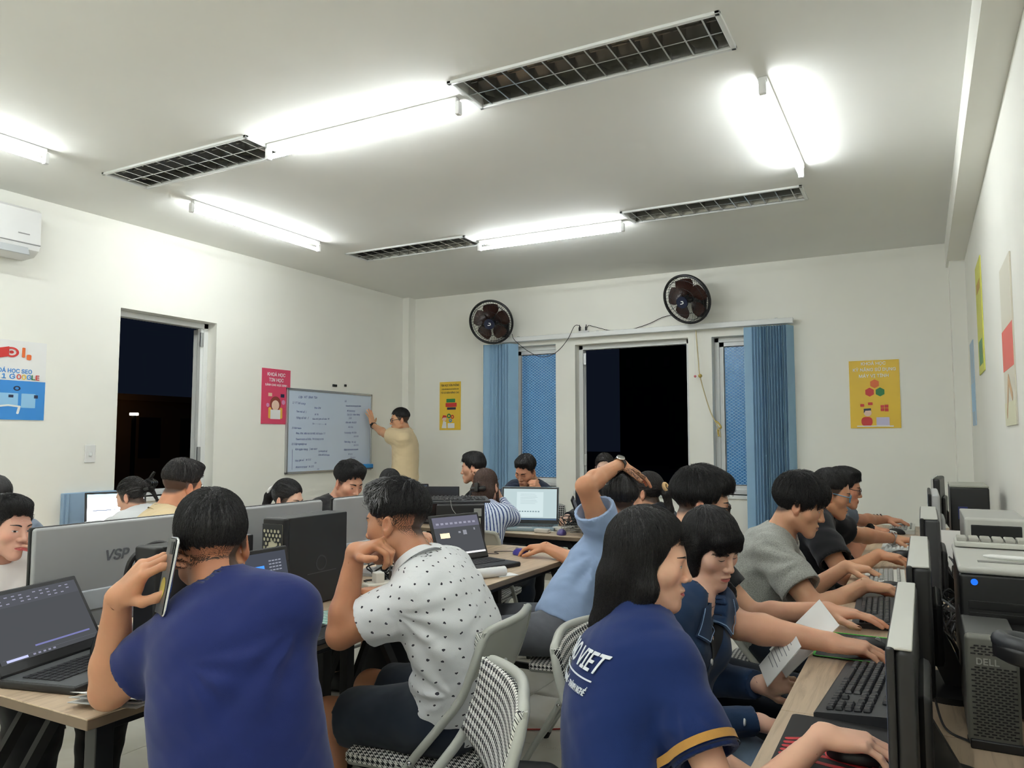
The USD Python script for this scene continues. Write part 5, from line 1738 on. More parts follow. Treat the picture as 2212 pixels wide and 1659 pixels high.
def folding_chair(x, y, az, label):
    """Faces az degrees left of +Y."""
    global CH
    if CH is None:
        CH = thing('folding_chair', label, 'chair', (x, y, 0), az, 'folding chairs of the classroom')
        chair_parts(CH)
        return CH
    return dup(CH, (x, y, 0), az, label)


def plastic_stool(x, y, az, label, mat):
    t = thing('plastic_stool', label, 'stool', (x, y, 0), az)
    put(t, 'seat', rbox((-.155, -.155, .415), (.155, .155, .445), .014), mat)
    put(t, 'apron', cat_([rbox((-.15, s * .15 - .004, .36), (.15, s * .15 + .004, .42), .003) for s in (-1, 1)] + [rbox((s * .15 - .004, -.15, .36), (s * .15 + .004, .15, .42), .003) for s in (-1, 1)]), mat)
    for sx in (-1, 1):
        for sy in (-1, 1):
            put(t, 'leg', bar((sx * .175, sy * .175, 0), (sx * .14, sy * .14, .42), .036), mat)
    return t


blue_plastic = mat_plain('blue_plastic', lin((52, 110, 205)), .4)
orange_plastic = mat_plain('orange_plastic', lin((206, 92, 40)), .4)


def plastic_chair(x, y, az, label):
    t = thing('plastic_chair', label, 'chair', (x, y, 0), az)
    put(t, 'seat', rbox((-.20, -.19, .41), (.20, .21, .44), .014), blue_plastic)
    u, v = np.meshgrid(np.linspace(-1, 1, 13), np.linspace(0, 1, 9), indexing='ij')
    X = u * (.20 - .03 * v * v); Z = .43 + v * .40 - .03 * v * u * u; Y = -.17 - .06 * v - .02 * (1 - u * u)
    vv = np.stack([X, Y, Z], -1).reshape(-1, 3)
    f = sheet_(13, 9)
    put(t, 'backrest', (np.vstack([vv, vv - (0, .012, 0)]), np.vstack([f[:, ::-1], f + len(vv)])), blue_plastic, 50)
    for sx in (-1, 1):
        for sy in (-1, 1):
            put(t, 'leg', bar((sx * .205, sy * .20, 0), (sx * .175, sy * .165, .42), .034), blue_plastic)
    return t
# ------------------------------------------------------------------ computers
scr_dark = mat_emit('screen_dark', lin((74, 76, 80)), .55)
key_m = mat_plain('keycap_black', lin((40, 40, 43)), .45)
key_g = mat_plain('keycap_grey', lin((150, 150, 146)), .45)
silver = mat_plain('silver_plastic', lin((172, 174, 176)), .38, metal=.25)
silver_l = mat_plain('silver_light', lin((200, 206, 212)), .35, metal=.15)
led_b = mat_emit('led_blue', (.02, .18, .9), .5)
paper_m = mat_plain('paper', lin((238, 238, 236)), .8)


def scr(rgb, k=.6):
    key = ('scr', rgb, k)
    if key not in _mc:
        _mc[key] = mat_emit(f'screen_{len(_mc)}', lin(rgb), k)
    return _mc[key]


def laptop(name_label, loc, az, w=.345, d=.24, open_=105, body=None, art=None, deck=None, cat='laptop'):
    """az: the way the user looks (screen faces the opposite way). art(put, frame) adds the picture on the screen."""
    t = thing('laptop', name_label, cat, loc, az)
    body = body or black_pl
    put(t, 'base', rbox((-w / 2, -d / 2, 0), (w / 2, d / 2, .020), .005), body)
    put(t, 'deck', box((-w / 2 + .004, -d / 2 + .004, .0195), (w / 2 - .004, d / 2 - .004, .0205)), deck or body, False)
    ks = []
    for r in range(6):
        nk = 14
        for c in range(nk):
            kw = (w - .05) / nk
            x = -w / 2 + .025 + c * kw
            y = d / 2 - .045 - r * .0185
            if r == 5 and 3 <= c <= 7:
                if c == 3:
                    ks.append(box((x + .001, y - .0155, .02), (x + 5 * kw - .001, y, .0228)))
                continue
            ks.append(box((x + .001, y - .0155, .02), (x + kw - .0015, y, .0228)))
    put(t, 'keys', cat_(ks), key_m, False, kind='stuff')
    put(t, 'touchpad', rbox((-.05, -d / 2 + .015, .0195), (.05, -d / 2 + .075, .0212), .001), grey_pl if deck else key_m)
    R = rot('x', open_ - 90)
    h = d * .98
    R_ = lambda m: xf(m, rot('x', -(open_ - 90)), (0, d / 2 - .004, .02))
    put(t, 'lid', R_(rbox((-w / 2, -.004, 0), (w / 2, .005, h), .004)), body)
    put(t, 'bezel', R_(rbox((-w / 2 + .003, -.0052, .004), (w / 2 - .003, -.003, h - .003), .001)), black_pl)
    put(t, 'screen', R_(box((-w / 2 + .014, -.0062, .028), (w / 2 - .014, -.0045, h - .014))), scr_dark, False)
    if art:
        x0, x1, z0, z1 = -w / 2 + .014, w / 2 - .014, .028, h - .014
        def add(poly, mat, layer=1, nm='picture'):
            q = sa.translate(sa.scale(poly, x1 - x0, z1 - z0, origin=(0, 0)), x0, z0)
            m = shp(q, .0003)
            put(t, nm, R_(xf(m, np.array([[1, 0, 0], [0, 0, -1], [0, 1, 0.]]), (0, -.0062 - .0003 * layer, 0))), mat, False)
        def word(s, x, y, hgt, mat, layer=3, nm='lettering'):
            m = meshkit.text_mesh(s, hgt, .0002)
            put(t, nm, R_(xf(m, np.array([[1, 0, 0], [0, 0, -1], [0, 1, 0.]]), (x0 + x * (x1 - x0), -.0062 - .0003 * layer, z0 + y * (z1 - z0)))), mat, False)
        art(add, word)
    return t


def monitor(label, loc, az, w=.545, h=.325, zb=.075, body=None, back=None, stand=None, thick=.03, tilt=0, base=(.22, .17), logo=None, curved=0.0, neck_back=.09, top=None, screen=None, band=None):
    """az: the way its screen faces. loc z is the table."""
    t = thing('monitor', label, 'monitor', loc, az)
    body, back = body or black_pl, back or black_pl
    T = lambda m: xf(m, rot('x', tilt), (0, 0, zb))
    put(t, 'panel', T(rbox((-w / 2, -.006, 0), (w / 2, .006, h), .004)), body)
    put(t, 'screen', T(box((-w / 2 + .008, .0055, .012), (w / 2 - .008, .0066, h - .008))), screen or scr((60, 66, 74), .5), False)
    put(t, 'back_cover', T(rbox((-w / 2 + .002, -thick, .002), (w / 2 - .002, -.004, h - .002), .010)), back)
    if band:
        put(t, 'back_band', T(rbox((-w / 2 + .002, -thick - .006, .055), (w / 2 - .002, -.01, .115), .004)), band)
    put(t, 'hump', T(rbox((-.13, -thick - .02, .03), (.13, -thick + .004, h * .62), .012)), back if not band else back) if not band else None
    st = stand or black_pl
    put(t, 'neck', bar((0, -thick - neck_back, .01), (0, -thick * .8, zb + h * .35), .05, .022, up=(1, 0, 0)), st)
    b = trimesh.creation.cylinder(radius=1, height=.014, sections=40)
    b.apply_scale([base[0] / 2, base[1] / 2, 1]); b.apply_translation((0, -thick - neck_back + .02, .007))
    put(t, 'stand_base', b, st, 40)
    if logo:
        m = meshkit.text_mesh(logo, .03, .002, bold=True)
        bb_ = m.bounds.mean(0)
        m = xf(m, np.array([[1, .2, 0], [0, 1, 0], [0, 0, 1.]]), None)
        m = xf(m, np.array([[1, 0, 0], [0, 0, -1], [0, 1, 0.]]), (-bb_[0], -thick - .0005, h * .62))
        put(t, 'logo', T(m), C((96, 98, 104), .5), False)
    if top:
        put(t, 'top_bezel', T(rbox((-w / 2 + .004, -thick * .9, h - .004), (w / 2 - .004, .004, h + .001), .002)), top)
    return t


KB = {}


def keyboard(label, loc, az, kind='black', tilt=0.0, w=.44):
    """Full keyboard, y towards its far edge."""
    cap, bd = {'black': (key_m, mat_kb), 'grey': (key_g, C((205, 205, 198), .45)), 'white': (C((226, 228, 226), .5), C((214, 216, 214), .5))}[kind]
    if kind in KB:
        return dup(KB[kind], loc, az, label)
    t = thing('keyboard', label, 'keyboard', loc, az)
    KB[kind] = t
    prof = sg.Polygon([(-.078, 0), (.078, 0), (.078, .026), (.05, .024), (-.072, .012), (-.078, .009)])
    put(t, 'case', xf(prism(prof, w), np.array([[0, 0, 1], [1, 0, 0], [0, 1, 0.]]), (-w / 2, 0, 0)), bd, 30)
    def key(x, y, kw, kd=.0165):
        z = .012 + (y + .072) * .098
        m = rbox((0, 0, 0), (kw - .0022, kd, .009), .0025, 4)
        top = m.vertices[:, 2] > .005
        m.vertices[top, :2] = (m.vertices[top, :2] - ((kw - .0022) / 2, kd / 2)) * .86 + ((kw - .0022) / 2, kd / 2)
        put(t, 'key', xf(m, rot('x', 5.6), (x, y, z - .001)), cap, 40)
    u = .0187
    rows = [[1] * 13 + [2], [1.5] + [1] * 12 + [1.5], [1.75] + [1] * 11 + [2.25], [2.25] + [1] * 10 + [2.75], [1.25, 1.25, 1.25, 6.25, 1.25, 1.25, 1.25, 1.25]]
    x0 = -w / 2 + .012
    for r, row in enumerate(rows):
        x = x0
        for k in row:
            key(x, .018 - r * u, k * u)
            x += k * u
    for g in range(13):
        key(x0 + g * u * 1.14 + (g > 0) * .004, .048, u, .013)
    xn = x0 + 15 * u + .008
    for r in range(2):
        for c in range(3):
            key(xn + c * u, .018 - r * u, u)
    key(xn + u, .018 - 3 * u, u)
    for c in range(3):
        key(xn + c * u, .018 - 4 * u, u)
        key(xn + c * u, .048, u, .013)
    xp = xn + 3 * u + .008
    for r in range(5):
        for c in range(4):
            if xp + (c + 1) * u < w / 2 - .004:
                key(xp + c * u, .018 - r * u, u)
    return t


mat_kb = mat_plain('keyboard_case', lin((44, 45, 48)), .5)


def mouse(label, loc, az, mat=None):
    t = thing('computer_mouse', label, 'mouse', loc, az)
    g = Grid((-.05, -.08, -.01), (.05, .08, .06), .003).add([ell((0, 0, .006), (.031, .056, .030), k=.01)])
    g.d = np.maximum(g.d, -g.ax[2][None, None, :] + .0005)
    v, f = g.mesh()
    put(t, 'shell', (v, f), mat or black_pl, nrm=g.grad(v))
    put(t, 'wheel', cyl((-.004, .03, .03), (.004, .03, .03), .008), grey_pl)
    return t


def tower(label, loc, az, w=.175, d=.38, h=.36, body=None, front=None, top=None, kind='plain'):
    """Front at -y local."""
    t = thing('computer_tower', label, 'computer', loc, az)
    body = body or black_pl
    front = front or black_pl
    put(t, 'case', rbox((-w / 2, -d / 2 + .015, .006), (w / 2, d / 2, h), .004), body)
    put(t, 'front_panel', rbox((-w / 2 - .001, -d / 2 - .012, .006), (w / 2 + .001, -d / 2 + .018, h + .001), .008), front)
    for sx in (-1, 1):
        for sy in (-1, 1):
            put(t, 'foot', cyl((sx * w * .38, sy * d * .4, 0), (sx * w * .38, sy * d * .4, .008), .012), black_pl)
    return t


def cable(pts, r, label, mat=None, name='cable', n=60, cat='cable'):
    pts = np.asarray(pts, float)
    t = thing(name, label, cat, pts[0])
    put(t, 'wire', tube(pts - pts[0], r, 6, n), mat or black_pl)
    return t


def tangle(label, c, size, n, seed, r=.003, mat=None, zb=None):
    """A heap of cables."""
    rng = np.random.default_rng(seed)
    t = thing('cable_pile', label, 'cables', c)
    for k in range(n):
        m = rng.integers(7, 12)
        p = np.cumsum(rng.normal(0, .45, (m, 3)), 0)
        p = (p - p.mean(0)) / np.abs(p - p.mean(0)).max(0)
        p = p * np.asarray(size) * rng.uniform(.6, 1)
        p[:, 2] = np.abs(p[:, 2]) + r
        put(t, 'loop', tube(p, r, 5, 50), mat or black_pl)
    return t


# ---- middle row: silver monitors with their backs to us (screens face -X)
T_ = .75
xy3 = lambda p, z: (float(p[0]), float(p[1]), z)
for k, (yc, lb, lg) in enumerate([(1.53, 'big silver-backed monitor with a logo, left of the man on the phone', 'VSP'), (2.19, 'second silver-backed monitor, behind the black tower', None), (2.80, 'third silver-backed monitor, beyond the chin-resting man', None)]):
    monitor(lb, (-2.24, yc, T_), 90, w=.54 if k else .51, h=.315, zb=.035, back=silver, band=silver_l, stand=silver, thick=.022, logo=lg, neck_back=.06, screen=scr((200, 210, 220), .9))

hpm = mat_plain('tower_matt_black', lin((36, 38, 40)), .5, vary=.1)
tw = tower('black tower with a honeycomb grille behind the mountain-picture laptop', (-2.008, 2.145, T_), 0, w=.10, d=.32, h=.325, body=hpm)
hexes = []
for r in range(9):
    for c in range(5):
        x, z = -.038 + c * .0165 + (r % 2) * .00825, .165 + r * .0145
        if x < .041:
            hexes.append(sg.Polygon([(x + .0070 * math.cos(math.radians(60 * k + 30)), z + .0070 * math.sin(math.radians(60 * k + 30))) for k in range(6)]))
mesh_plate = rect(-.046, .155, .046, .305).difference(shapely.union_all(hexes + [sg.Polygon([(.0 + .022 * math.cos(math.radians(60 * k + 30)), .225 + .027 * math.sin(math.radians(60 * k + 30))) for k in range(6)])]))
put(tw, 'grille_backing', box((-.046, -.1735, .155), (.046, -.1725, .305)), C((190, 186, 160), .6), False)
put(tw, 'honeycomb_grille', xf(shp(mesh_plate, .002), np.array([[1, 0, 0], [0, 0, -1], [0, 1, 0.]]), (0, -.1735, 0)), hpm, False)
put(tw, 'crest', xf(shp(circ(0, .0, .028).difference(circ(0, 0, .023)), .001), np.array([[0, 0, 1], [1, 0, 0], [0, 1, 0.]]), (.050, .02, .15)), C((60, 62, 64), .4), False)
put(tw, 'side_groove', box((.0500, -.05, .115), (.0507, .10, .118)), C((70, 72, 74), .4), False)
tower('plain black tower in front of the big silver monitor, behind the phone hand', (-1.93, 1.60, T_), 0, w=.092, d=.34, h=.30, body=black_pl, front=black_pl)


def art_code(add, word):
    add(rect(0, .80, 1, 1), scr((84, 86, 92), .5), 1)
    for r in range(3):
        add(sg.MultiPolygon([rect(.04 + .07 * k, .84 + .05 * r, .07 + .07 * k, .855 + .05 * r) for k in range(13) if (k * 7 + r * 3) % 4]), scr((150, 150, 170), .5), 2, 'icon')
    add(rect(.35, .135, .93, .16), scr((110, 112, 160), .6), 2, 'scrollbar')
    add(rect(.05, .015, .25, .05), scr((160, 164, 200), .8), 2, 'search_box')
    add(sg.MultiPolygon([rect(.3 + .05 * k, .02, .325 + .05 * k, .045) for k in range(5)]), scr((130, 130, 150), .6), 2, 'icon')
    add(sg.MultiPolygon([rect(.02, .06 + 0 * k, .98, .062) for k in range(1)]), scr((100, 102, 110), .6), 2, 'line')


l1 = laptop('black laptop with a grey spreadsheet screen at the near left table end', (-1.92, 1.265, T_), 104, w=.335, d=.225, open_=122, deck=C((78, 80, 82), .4), art=art_code)


def art_mountain(add, word):
    add(rect(0, 0, 1, 1), scr((70, 74, 84), .5), 1, 'toolbar')
    add(rect(.04, .08, .72, .80), scr((58, 120, 210), .9), 2, 'sky')
    add(sg.Polygon([(.04, .3), (.2, .5), (.3, .42), (.72, .66), (.72, .08), (.04, .08)]), scr((90, 160, 235), .9), 3, 'haze')
    add(sg.Polygon([(.2, .08), (.28, .36), (.36, .48), (.44, .78), (.5, .56), (.56, .5), (.70, .2), (.72, .08)]), scr((70, 62, 92), .8), 4, 'mountain')
    add(sg.Polygon([(.38, .08), (.4, .3), (.46, .38), (.52, .24), (.54, .08)]), scr((150, 140, 180), .9), 5, 'waterfall')
    add(sg.Polygon([(.54, .08), (.58, .32), (.64, .34), (.71, .14), (.72, .08)]), scr((36, 56, 150), .9), 5, 'trees')
    add(sg.MultiPolygon([rect(.78 + .04 * (k % 4), .85 - .05 * (k // 4), .81 + .04 * (k % 4), .87 - .05 * (k // 4)) for k in range(16)]), scr((130, 134, 146), .6), 2, 'icon')


laptop('laptop showing a blue mountain picture, in front of the navy shoulder', (-1.69, 1.70, T_), 88, w=.36, d=.245, open_=104, art=art_mountain)


def art_grey(add, word):
    add(rect(0, .72, 1, 1), scr((96, 96, 110), .6), 1)
    add(sg.MultiPolygon([rect(.06 + .1 * k, .80, .12 + .1 * k, .85) for k in range(9)]), scr((140, 140, 156), .6), 2, 'icon')
    add(sg.MultiPolygon([rect(.5, .55, .55, .6), rect(.6, .5, .68, .62), rect(.85, .6, .88, .66)]), scr((130, 132, 140), .6), 2, 'icon')
    add(rect(.1, .45, .3, .58), scr((228, 196, 160), .9), 3, 'note')
    add(rect(0, .0, 1, .05), scr((200, 200, 200), .7), 2, 'taskbar')


laptop('black laptop with a dim grey screen beside the purple mouse', (-1.86, 3.14, T_), 72, w=.315, d=.235, open_=112, art=art_grey)


def art_doc(add, word):
    add(rect(0, .06, 1, 1), scr((176, 194, 196), .55), 1)
    add(rect(.25, .1, .75, .9), scr((190, 206, 208), .58), 2, 'page')
    add(sg.MultiPolygon([rect(.32, .82 - .05 * k, .6 + .02 * (k % 3), .825 - .05 * k) for k in range(7)] + [rect(.3 + .05 * k, .25, .33 + .05 * k, .29) for k in range(8)]), scr((130, 150, 156), .5), 3, 'text_line')
    add(rect(0, 0, 1, .05), scr((70, 90, 110), .7), 2, 'taskbar')


laptop('silver laptop with a pale document screen on the far table', (-2.36, 4.60, T_), 18, w=.40, d=.26, open_=100, body=C((140, 158, 164), .4), art=art_doc, deck=C((96, 116, 124), .4))
laptop('black laptop seen from behind, in front of the man with his fist on his cheek', (-2.52, 4.99, T_ - .0), 190, w=.33, d=.23, open_=105, body=C((70, 72, 74), .45)) if False else None
monitor('wide black monitor on the far table, left of the leaning man', (-1.88, 4.83, T_), 190, w=.42, h=.26, zb=.04, thick=.03, neck_back=.05, screen=scr((30, 32, 38), .5))
laptop('open black laptop seen edge-on beside the cable pile', (-1.80, 4.55, T_), 112, w=.33, d=.23, open_=110)
laptop('grey laptop seen from behind, on the far side of the far table', (-2.68, 4.83, T_), 190, w=.33, d=.22, open_=98, body=C((96, 98, 100), .45))
tangle('tangle of black cables on the far table beside the pale laptop', (-2.02, 4.72, T_), (.14, .08, .10), 14, 3, .003)
tangle('grey adaptor cables heaped in front of the black far monitor', (-1.98, 4.60, T_), (.12, .06, .04), 8, 4, .0025, C((150, 146, 138), .5))
for (x, y, lb, c_) in ((-2.18, 4.47, 'small white power adaptor lying before the pale laptop', (205, 200, 190)), (-2.12, 4.62, 'second white adaptor box, touching the cable tangle', (214, 212, 204))):
    t = thing('power_adaptor', lb, 'adaptor', (x, y, T_))
    put(t, 'brick', rbox((-.05, -.025, 0), (.05, .025, .026), .006), C(c_, .4))
    put(t, 'lead', tube([(.05, 0, .013), (.08, .01, .01), (.12, .04, .006)], .003, 6, 12), C(c_, .5))
mouse('purple mouse with a bright highlight on the far table edge', (-2.03, 4.44, T_), 20, C((92, 80, 140), .25))
mouse('blue-purple mouse under the leaning man\'s hand', (-1.86, 3.56, T_), 70, C((70, 62, 150), .3))
cable([(-1.90, 3.60, .76), (-1.98, 3.63, .753), (-2.03, 3.58, .753), (-1.98, 3.53, .753), (-2.08, 3.5, .753)], .002, 'thin cord of the blue-purple mouse looping on the table', C((70, 60, 60), .5), 'loose_cable')
t = thing('rolled_paper', 'rolled white paper lying in front of the dim grey laptop', 'paper', (-1.69, 2.90, T_))
put(t, 'roll', xf(cat_([tube([(-.11, 0, .022), (.10, 0, .022)], .022, 20), box((.06, -.02, .0), (.16, .05, .003))]), rot('z', 62)), paper_m)
# dark tower with a keyboard on top
tw = tower('black tower with white stickers, carrying a keyboard, behind the dim grey laptop', (-2.19, 3.50, T_), 30, w=.25, d=.17, h=.26, body=black_pl)
put(tw, 'sticker', box((.07, -.0995, .20), (.11, -.097, .24)), C((150, 152, 148), .5), False)
put(tw, 'sticker', box((.065, -.0995, .125), (.105, -.097, .19)), C((206, 206, 196), .5), False)
keyboard('black keyboard lying on top of the stickered tower', (-2.27, 3.49, T_ + .262), 40, 'black')
cable([(-2.20, 3.41, 1.03), (-2.17, 3.38, .99), (-2.13, 3.37, .95), (-2.12, 3.37, .90)], .002, 'thin cord hanging off the keyboard on the stickered tower', C((120, 118, 114), .5), 'loose_cable')
# black monitors far left
monitor('black monitor on the far table, its dark glossy screen to us', tuple(xy3(at(932, 1080, 5.45), T_)), 206, w=.40, h=.235, zb=.03, screen=black_gl, neck_back=.06)
monitor('black monitor partly hidden behind the grey-haired man', tuple(xy3(at(868, 1080, 5.7), T_)), 205, w=.40, h=.24, zb=.03, neck_back=.05)
# clutter on the middle table between the two men
st_ = thing('power_strip', 'white power strip with plugs behind the chin-resting arm', 'power strip', (-1.88, 2.56, T_), 65)
put(st_, 'body', rbox((-.17, -.03, 0), (.17, .03, .035), .008), C((216, 212, 200), .4))
for k in range(4):
    put(st_, 'plug', rbox((-.13 + .075 * k, -.02, .03), (-.09 + .075 * k, .02, .075), .006), black_pl if k % 2 else C((225, 222, 214), .4))
tangle('tangle of black leads around the white power strip', (-1.95, 2.62, T_), (.15, .12, .10), 12, 9, .0035)
t = thing('headset', 'black headset with coiled lead hung on the silver monitor corner', 'headset', tuple(at(322, 1258, 2.22)))
put(t, 'headband', tube([(.0, -.08, .0), (.02, -.07, .08), (.03, 0, .115), (.02, .07, .08), (0, .08, 0)], .008, 8, 30), black_pl)
for s in (-1, 1):
    put(t, 'ear_cup', xf(tube([(-.02, 0, 0), (-.008, 0, 0), (.012, 0, 0), (.02, 0, 0)], [.03, .04, .038, .02], 20), rot('z', 90), (0, s * .08, -.02)), black_pl, 50)
put(t, 'lead', tube([(0, -.08, -.05), (.02, -.14, -.08), (.01, -.17, -.16), (.03, -.13, -.21)], .008, 8, 40), black_pl)
t = thing('scissors', 'red-handled scissors on the table under the phone hand', 'scissors', (-1.83, 1.45, T_), 30)
put(t, 'handle', cat_([tube(np.array([(.025 * math.cos(a), .02 * math.sin(a) + s * .022, .006) for a in np.linspace(0, 6.28, 20)[:-1]]), .005, 6, closed=True) for s in (-1, 1)]), C((205, 50, 56), .4))
put(t, 'blade', cat_([bar((.03, -.01, .006), (.13, .008, .006), .003, .012), bar((.03, .01, .007), (.13, -.006, .007), .003, .012)]), chrome)
t = thing('booklet', 'thin curled white booklet beside the near laptop', 'paper', (-1.66, 1.20, T_), 20)
n = 14
u, v = np.meshgrid(np.linspace(0, 1, n), np.linspace(0, 1, 8), indexing='ij')
for k in range(3):
    vv = np.stack([(u - .5) * .17, (v - .5) * .22 + .004 * k, .003 + .004 * k + .035 * np.maximum(.35 - v, 0) ** 1.0 * (1 + .5 * k) * (1 - u * .4)], -1).reshape(-1, 3)
    f = sheet_(n, 8)
    put(t, 'page', (np.vstack([vv, vv - (0, 0, .0012)]), np.vstack([f, f[:, ::-1] + len(vv)])), paper_m, 60)
t = thing('striped_pad', 'green and white striped pad under the mountain-picture laptop corner', 'pad', (-1.80, 1.98, T_), 60)
put(t, 'sheet', box((-.07, -.10, 0), (.07, .10, .004)), C((60, 140, 120), .6), False)
for k in range(9):
    put(t, 'stripe', box((-.07, -.095 + .022 * k, .004), (.07, -.087 + .022 * k, .0046)), paper_m, False)

# ---- left wall desk: bright screen
def art_white(add, word):
    add(rect(0, 0, 1, 1), scr((245, 248, 255), 2.2), 1)
    add(rect(0, .88, .62, 1), scr((150, 205, 235), 1.4), 2, 'header')
    add(sg.MultiPolygon([rect(.1, .42, .42, .45), rect(.46, .44, .62, .455)]), scr((120, 130, 150), .8), 2, 'text_line')
laptop('laptop with a glaring white screen on the left wall desk', (-4.66, 3.22, T_), 62, w=.37, d=.24, open_=104, art=art_white)

# ---- right-hand desks
monitor('nearest right monitor, seen edge-on with a pale grey top', (-.052, 1.54, T_), 90, w=.58, h=.29, zb=.01, thick=.032, back=black_pl, top=C((188, 188, 182), .5), neck_back=.05, base=(.22, .2), screen=scr((70, 78, 90), .5))
m2 = monitor('second right monitor on a slanted black foot', (-.034, 2.15, T_), 90, w=.58, h=.28, zb=.05, thick=.042, top=C((188, 188, 182), .5), neck_back=.05, base=(.24, .20))
put(m2, 'sticker', box((-.27, -.0525, .33), (-.235, -.05, .355)), C((170, 160, 150), .6), False) if False else None
monitor('third right monitor, before the man in the grey shirt', (-.01, 3.02, T_), 90, w=.50, h=.30, zb=.05, thick=.05, top=C((188, 188, 182), .5), back=C((60, 60, 62), .4))
monitor('fourth right monitor, before the man in the black uniform shirt', (.02, 4.12, T_), 90, w=.50, h=.30, zb=.06, thick=.04, back=C((180, 182, 184), .4))
monitor('last right monitor by the far corner, tall thin edge', (.06, 5.42, T_), 86, w=.50, h=.31, zb=.06, thick=.04, back=black_pl, body=C((190, 190, 186), .4))
de = tower('small grey tower with a slotted front, nearest on the right desk', (.105, 1.95, T_), 0, w=.088, d=.32, h=.215, body=C((92, 92, 90), .5), front=C((112, 112, 104), .45))
fx = lambda m: xf(m, np.array([[1, 0, 0], [0, 0, -1], [0, 1, 0.]]), (0, -.1725, 0))
slots = []
for r in range(34):
    for c in range(6):
        z = .024 + r * .0052
        if .156 < z < .178 or r > 33:
            continue
        x = -.036 + c * .0122 + (r % 2) * .006
        if x + .0085 < .042:
            slots.append(rect(x, z, x + .0085, z + .0026))
put(de, 'slot', fx(shp(sg.MultiPolygon(slots), .0008)), black_pl, False, kind='stuff')
put(de, 'lettering', fx(xf(meshkit.text_mesh('DELL', .012, .0012, bold=True), None, (-.028, .161, 0))), C((165, 165, 158), .4), False)
put(de, 'foot_bar', rbox((-.042, -.178, .0), (.046, -.15, .018), .003), black_pl)
hp = tower('black tower with a silver top and blue power light on the right desk', (.152, 2.19, T_), 0, w=.18, d=.40, h=.305, body=black_pl, front=black_pl)
put(hp, 'top_cover', rbox((-.092, -.215, .305), (.092, .205, .322), .006), C((186, 186, 180), .4))
put(hp, 'top_recess', rbox((-.05, -.14, .3205), (.085, -.115, .3235), .001), C((110, 110, 106), .5))
put(hp, 'power_light', cyl((-.062, -.2145, .288), (-.062, -.211, .288), .007), led_b)
for k, zz in enumerate((.25, .225, .19)):
    put(hp, 'drive_bay', rbox((-.075, -.2145, zz - .02), (.08, -.2115, zz - .002), .001), C((20, 20, 22), .3))
keyboard('grey keyboard resting on top of the silver-topped tower', (.20, 2.36, T_ + .324), 0, 'grey') if False else None
kt = thing('small_keypad', 'row of big grey keys of a keyboard lying on the silver-topped tower', 'keyboard', (.165, 2.33, T_ + .324))
put(kt, 'case', rbox((-.10, -.03, 0), (.125, .05, .014), .003), C((196, 196, 188), .45))
for k in range(8):
    put(kt, 'key', rbox((-.095 + k * .0265, -.024, .012), (-.072 + k * .0265, .04, .024), .003), C((160, 158, 150), .5))
pn = thing('white_pen', 'white pen lying on the silver-topped tower', 'pen', (.19, 2.10, T_ + .324), 80)
put(pn, 'barrel', tube([(-.0, -.07, .005), (0, .06, .005), (0, .075, .005)], [.005, .005, .002], 10), white_pl)
t3 = tower('silver-framed tower with a black front, third along the right desk', (.195, 3.05, T_), 0, w=.17, d=.38, h=.35, body=C((170, 170, 166), .4), front=C((196, 196, 190), .35))
put(t3, 'front_mask', rbox((-.068, -.2045, .12), (.068, -.200, .33), .004), black_pl)
put(t3, 'button', rbox((-.04, -.209, .09), (-.015, -.204, .115), .002), C((220, 220, 214), .4))
t4 = tower('black tower farthest along the right desk', (.19, 4.45, T_), 0, w=.16, d=.36, h=.37, body=black_pl)
put(t4, 'top_cover', rbox((-.08, -.19, .37), (.08, .18, .38), .003), C((150, 150, 140), .5))
put(t4, 'blue_badge', rbox((-.05, -.195, .22), (-.01, -.19, .28), .001), C((40, 50, 110), .4))
t5 = tower('black gloss tower at the right edge of the picture, under the headphones', (.235, 1.56, T_), 0, w=.155, d=.36, h=.20, body=black_gl, front=black_pl)
# headphones on it
hd = thing('headphones', 'black padded headphones lying on the tower at the right edge', 'headphones', (.19, 1.62, T_ + .207))
def ring_(c, r1, r2, tr, R):
    th = np.linspace(0, 2 * np.pi, 40, endpoint=False)
    return xf(tube(np.stack([r1 * np.cos(th), r2 * np.sin(th), 0 * th], 1), tr, 12, closed=True), R, c)
put(hd, 'ear_pad', ring_((-.045, .0, .036), .036, .028, .015, rot('y', 8)), mat_plain('soft_black', lin((44, 46, 50)), .45), 60)
put(hd, 'ear_cup', xf(tube([(0, 0, -.03), (0, 0, -.024), (0, 0, -.006), (0, 0, 0)], [.03, .045, .048, .044], 28), rot('y', 8), (-.045, 0, .032)), black_pl, 50)
put(hd, 'ear_pad', ring_((.045, -.06, .05), .034, .034, .016, rot('y', 80)), mat_plain('soft_black2', lin((44, 46, 50)), .45), 60)
put(hd, 'headband', tube([(-.045, .03, .03), (.0, .06, .06), (.06, .05, .085), (.075, -.02, .08), (.05, -.06, .05)], .012, 10, 30), mat_plain('soft_black3', lin((50, 52, 56)), .5), 60)
put(hd, 'stitching', tube([(-.043, .03, .044), (.0, .06, .074), (.06, .05, .099), (.075, -.02, .094)], .0015, 6, 40), C((170, 170, 170), .6))
for k, ox in enumerate((0, .02, .035)):
    cable([(.165 + ox, 1.56, .985), (.145 + ox * .8, 1.45, .93), (.135 + ox, 1.372, .87), (.135 + ox, 1.365, .80), (.145 + ox, 1.30, .756), (.16 + ox, 1.2, .754)], .0022, ['headphone lead hanging at the right edge, innermost', 'headphone lead hanging at the right edge, middle one', 'headphone lead hanging at the right edge, outermost'][k])
keyboard('black keyboard in front of the woman in the navy polo', (-.135, 2.02, T_), -94, 'black')
keyboard('dark flat keyboard under the far typing hand', (-.15, 2.93, T_), -88, 'black')
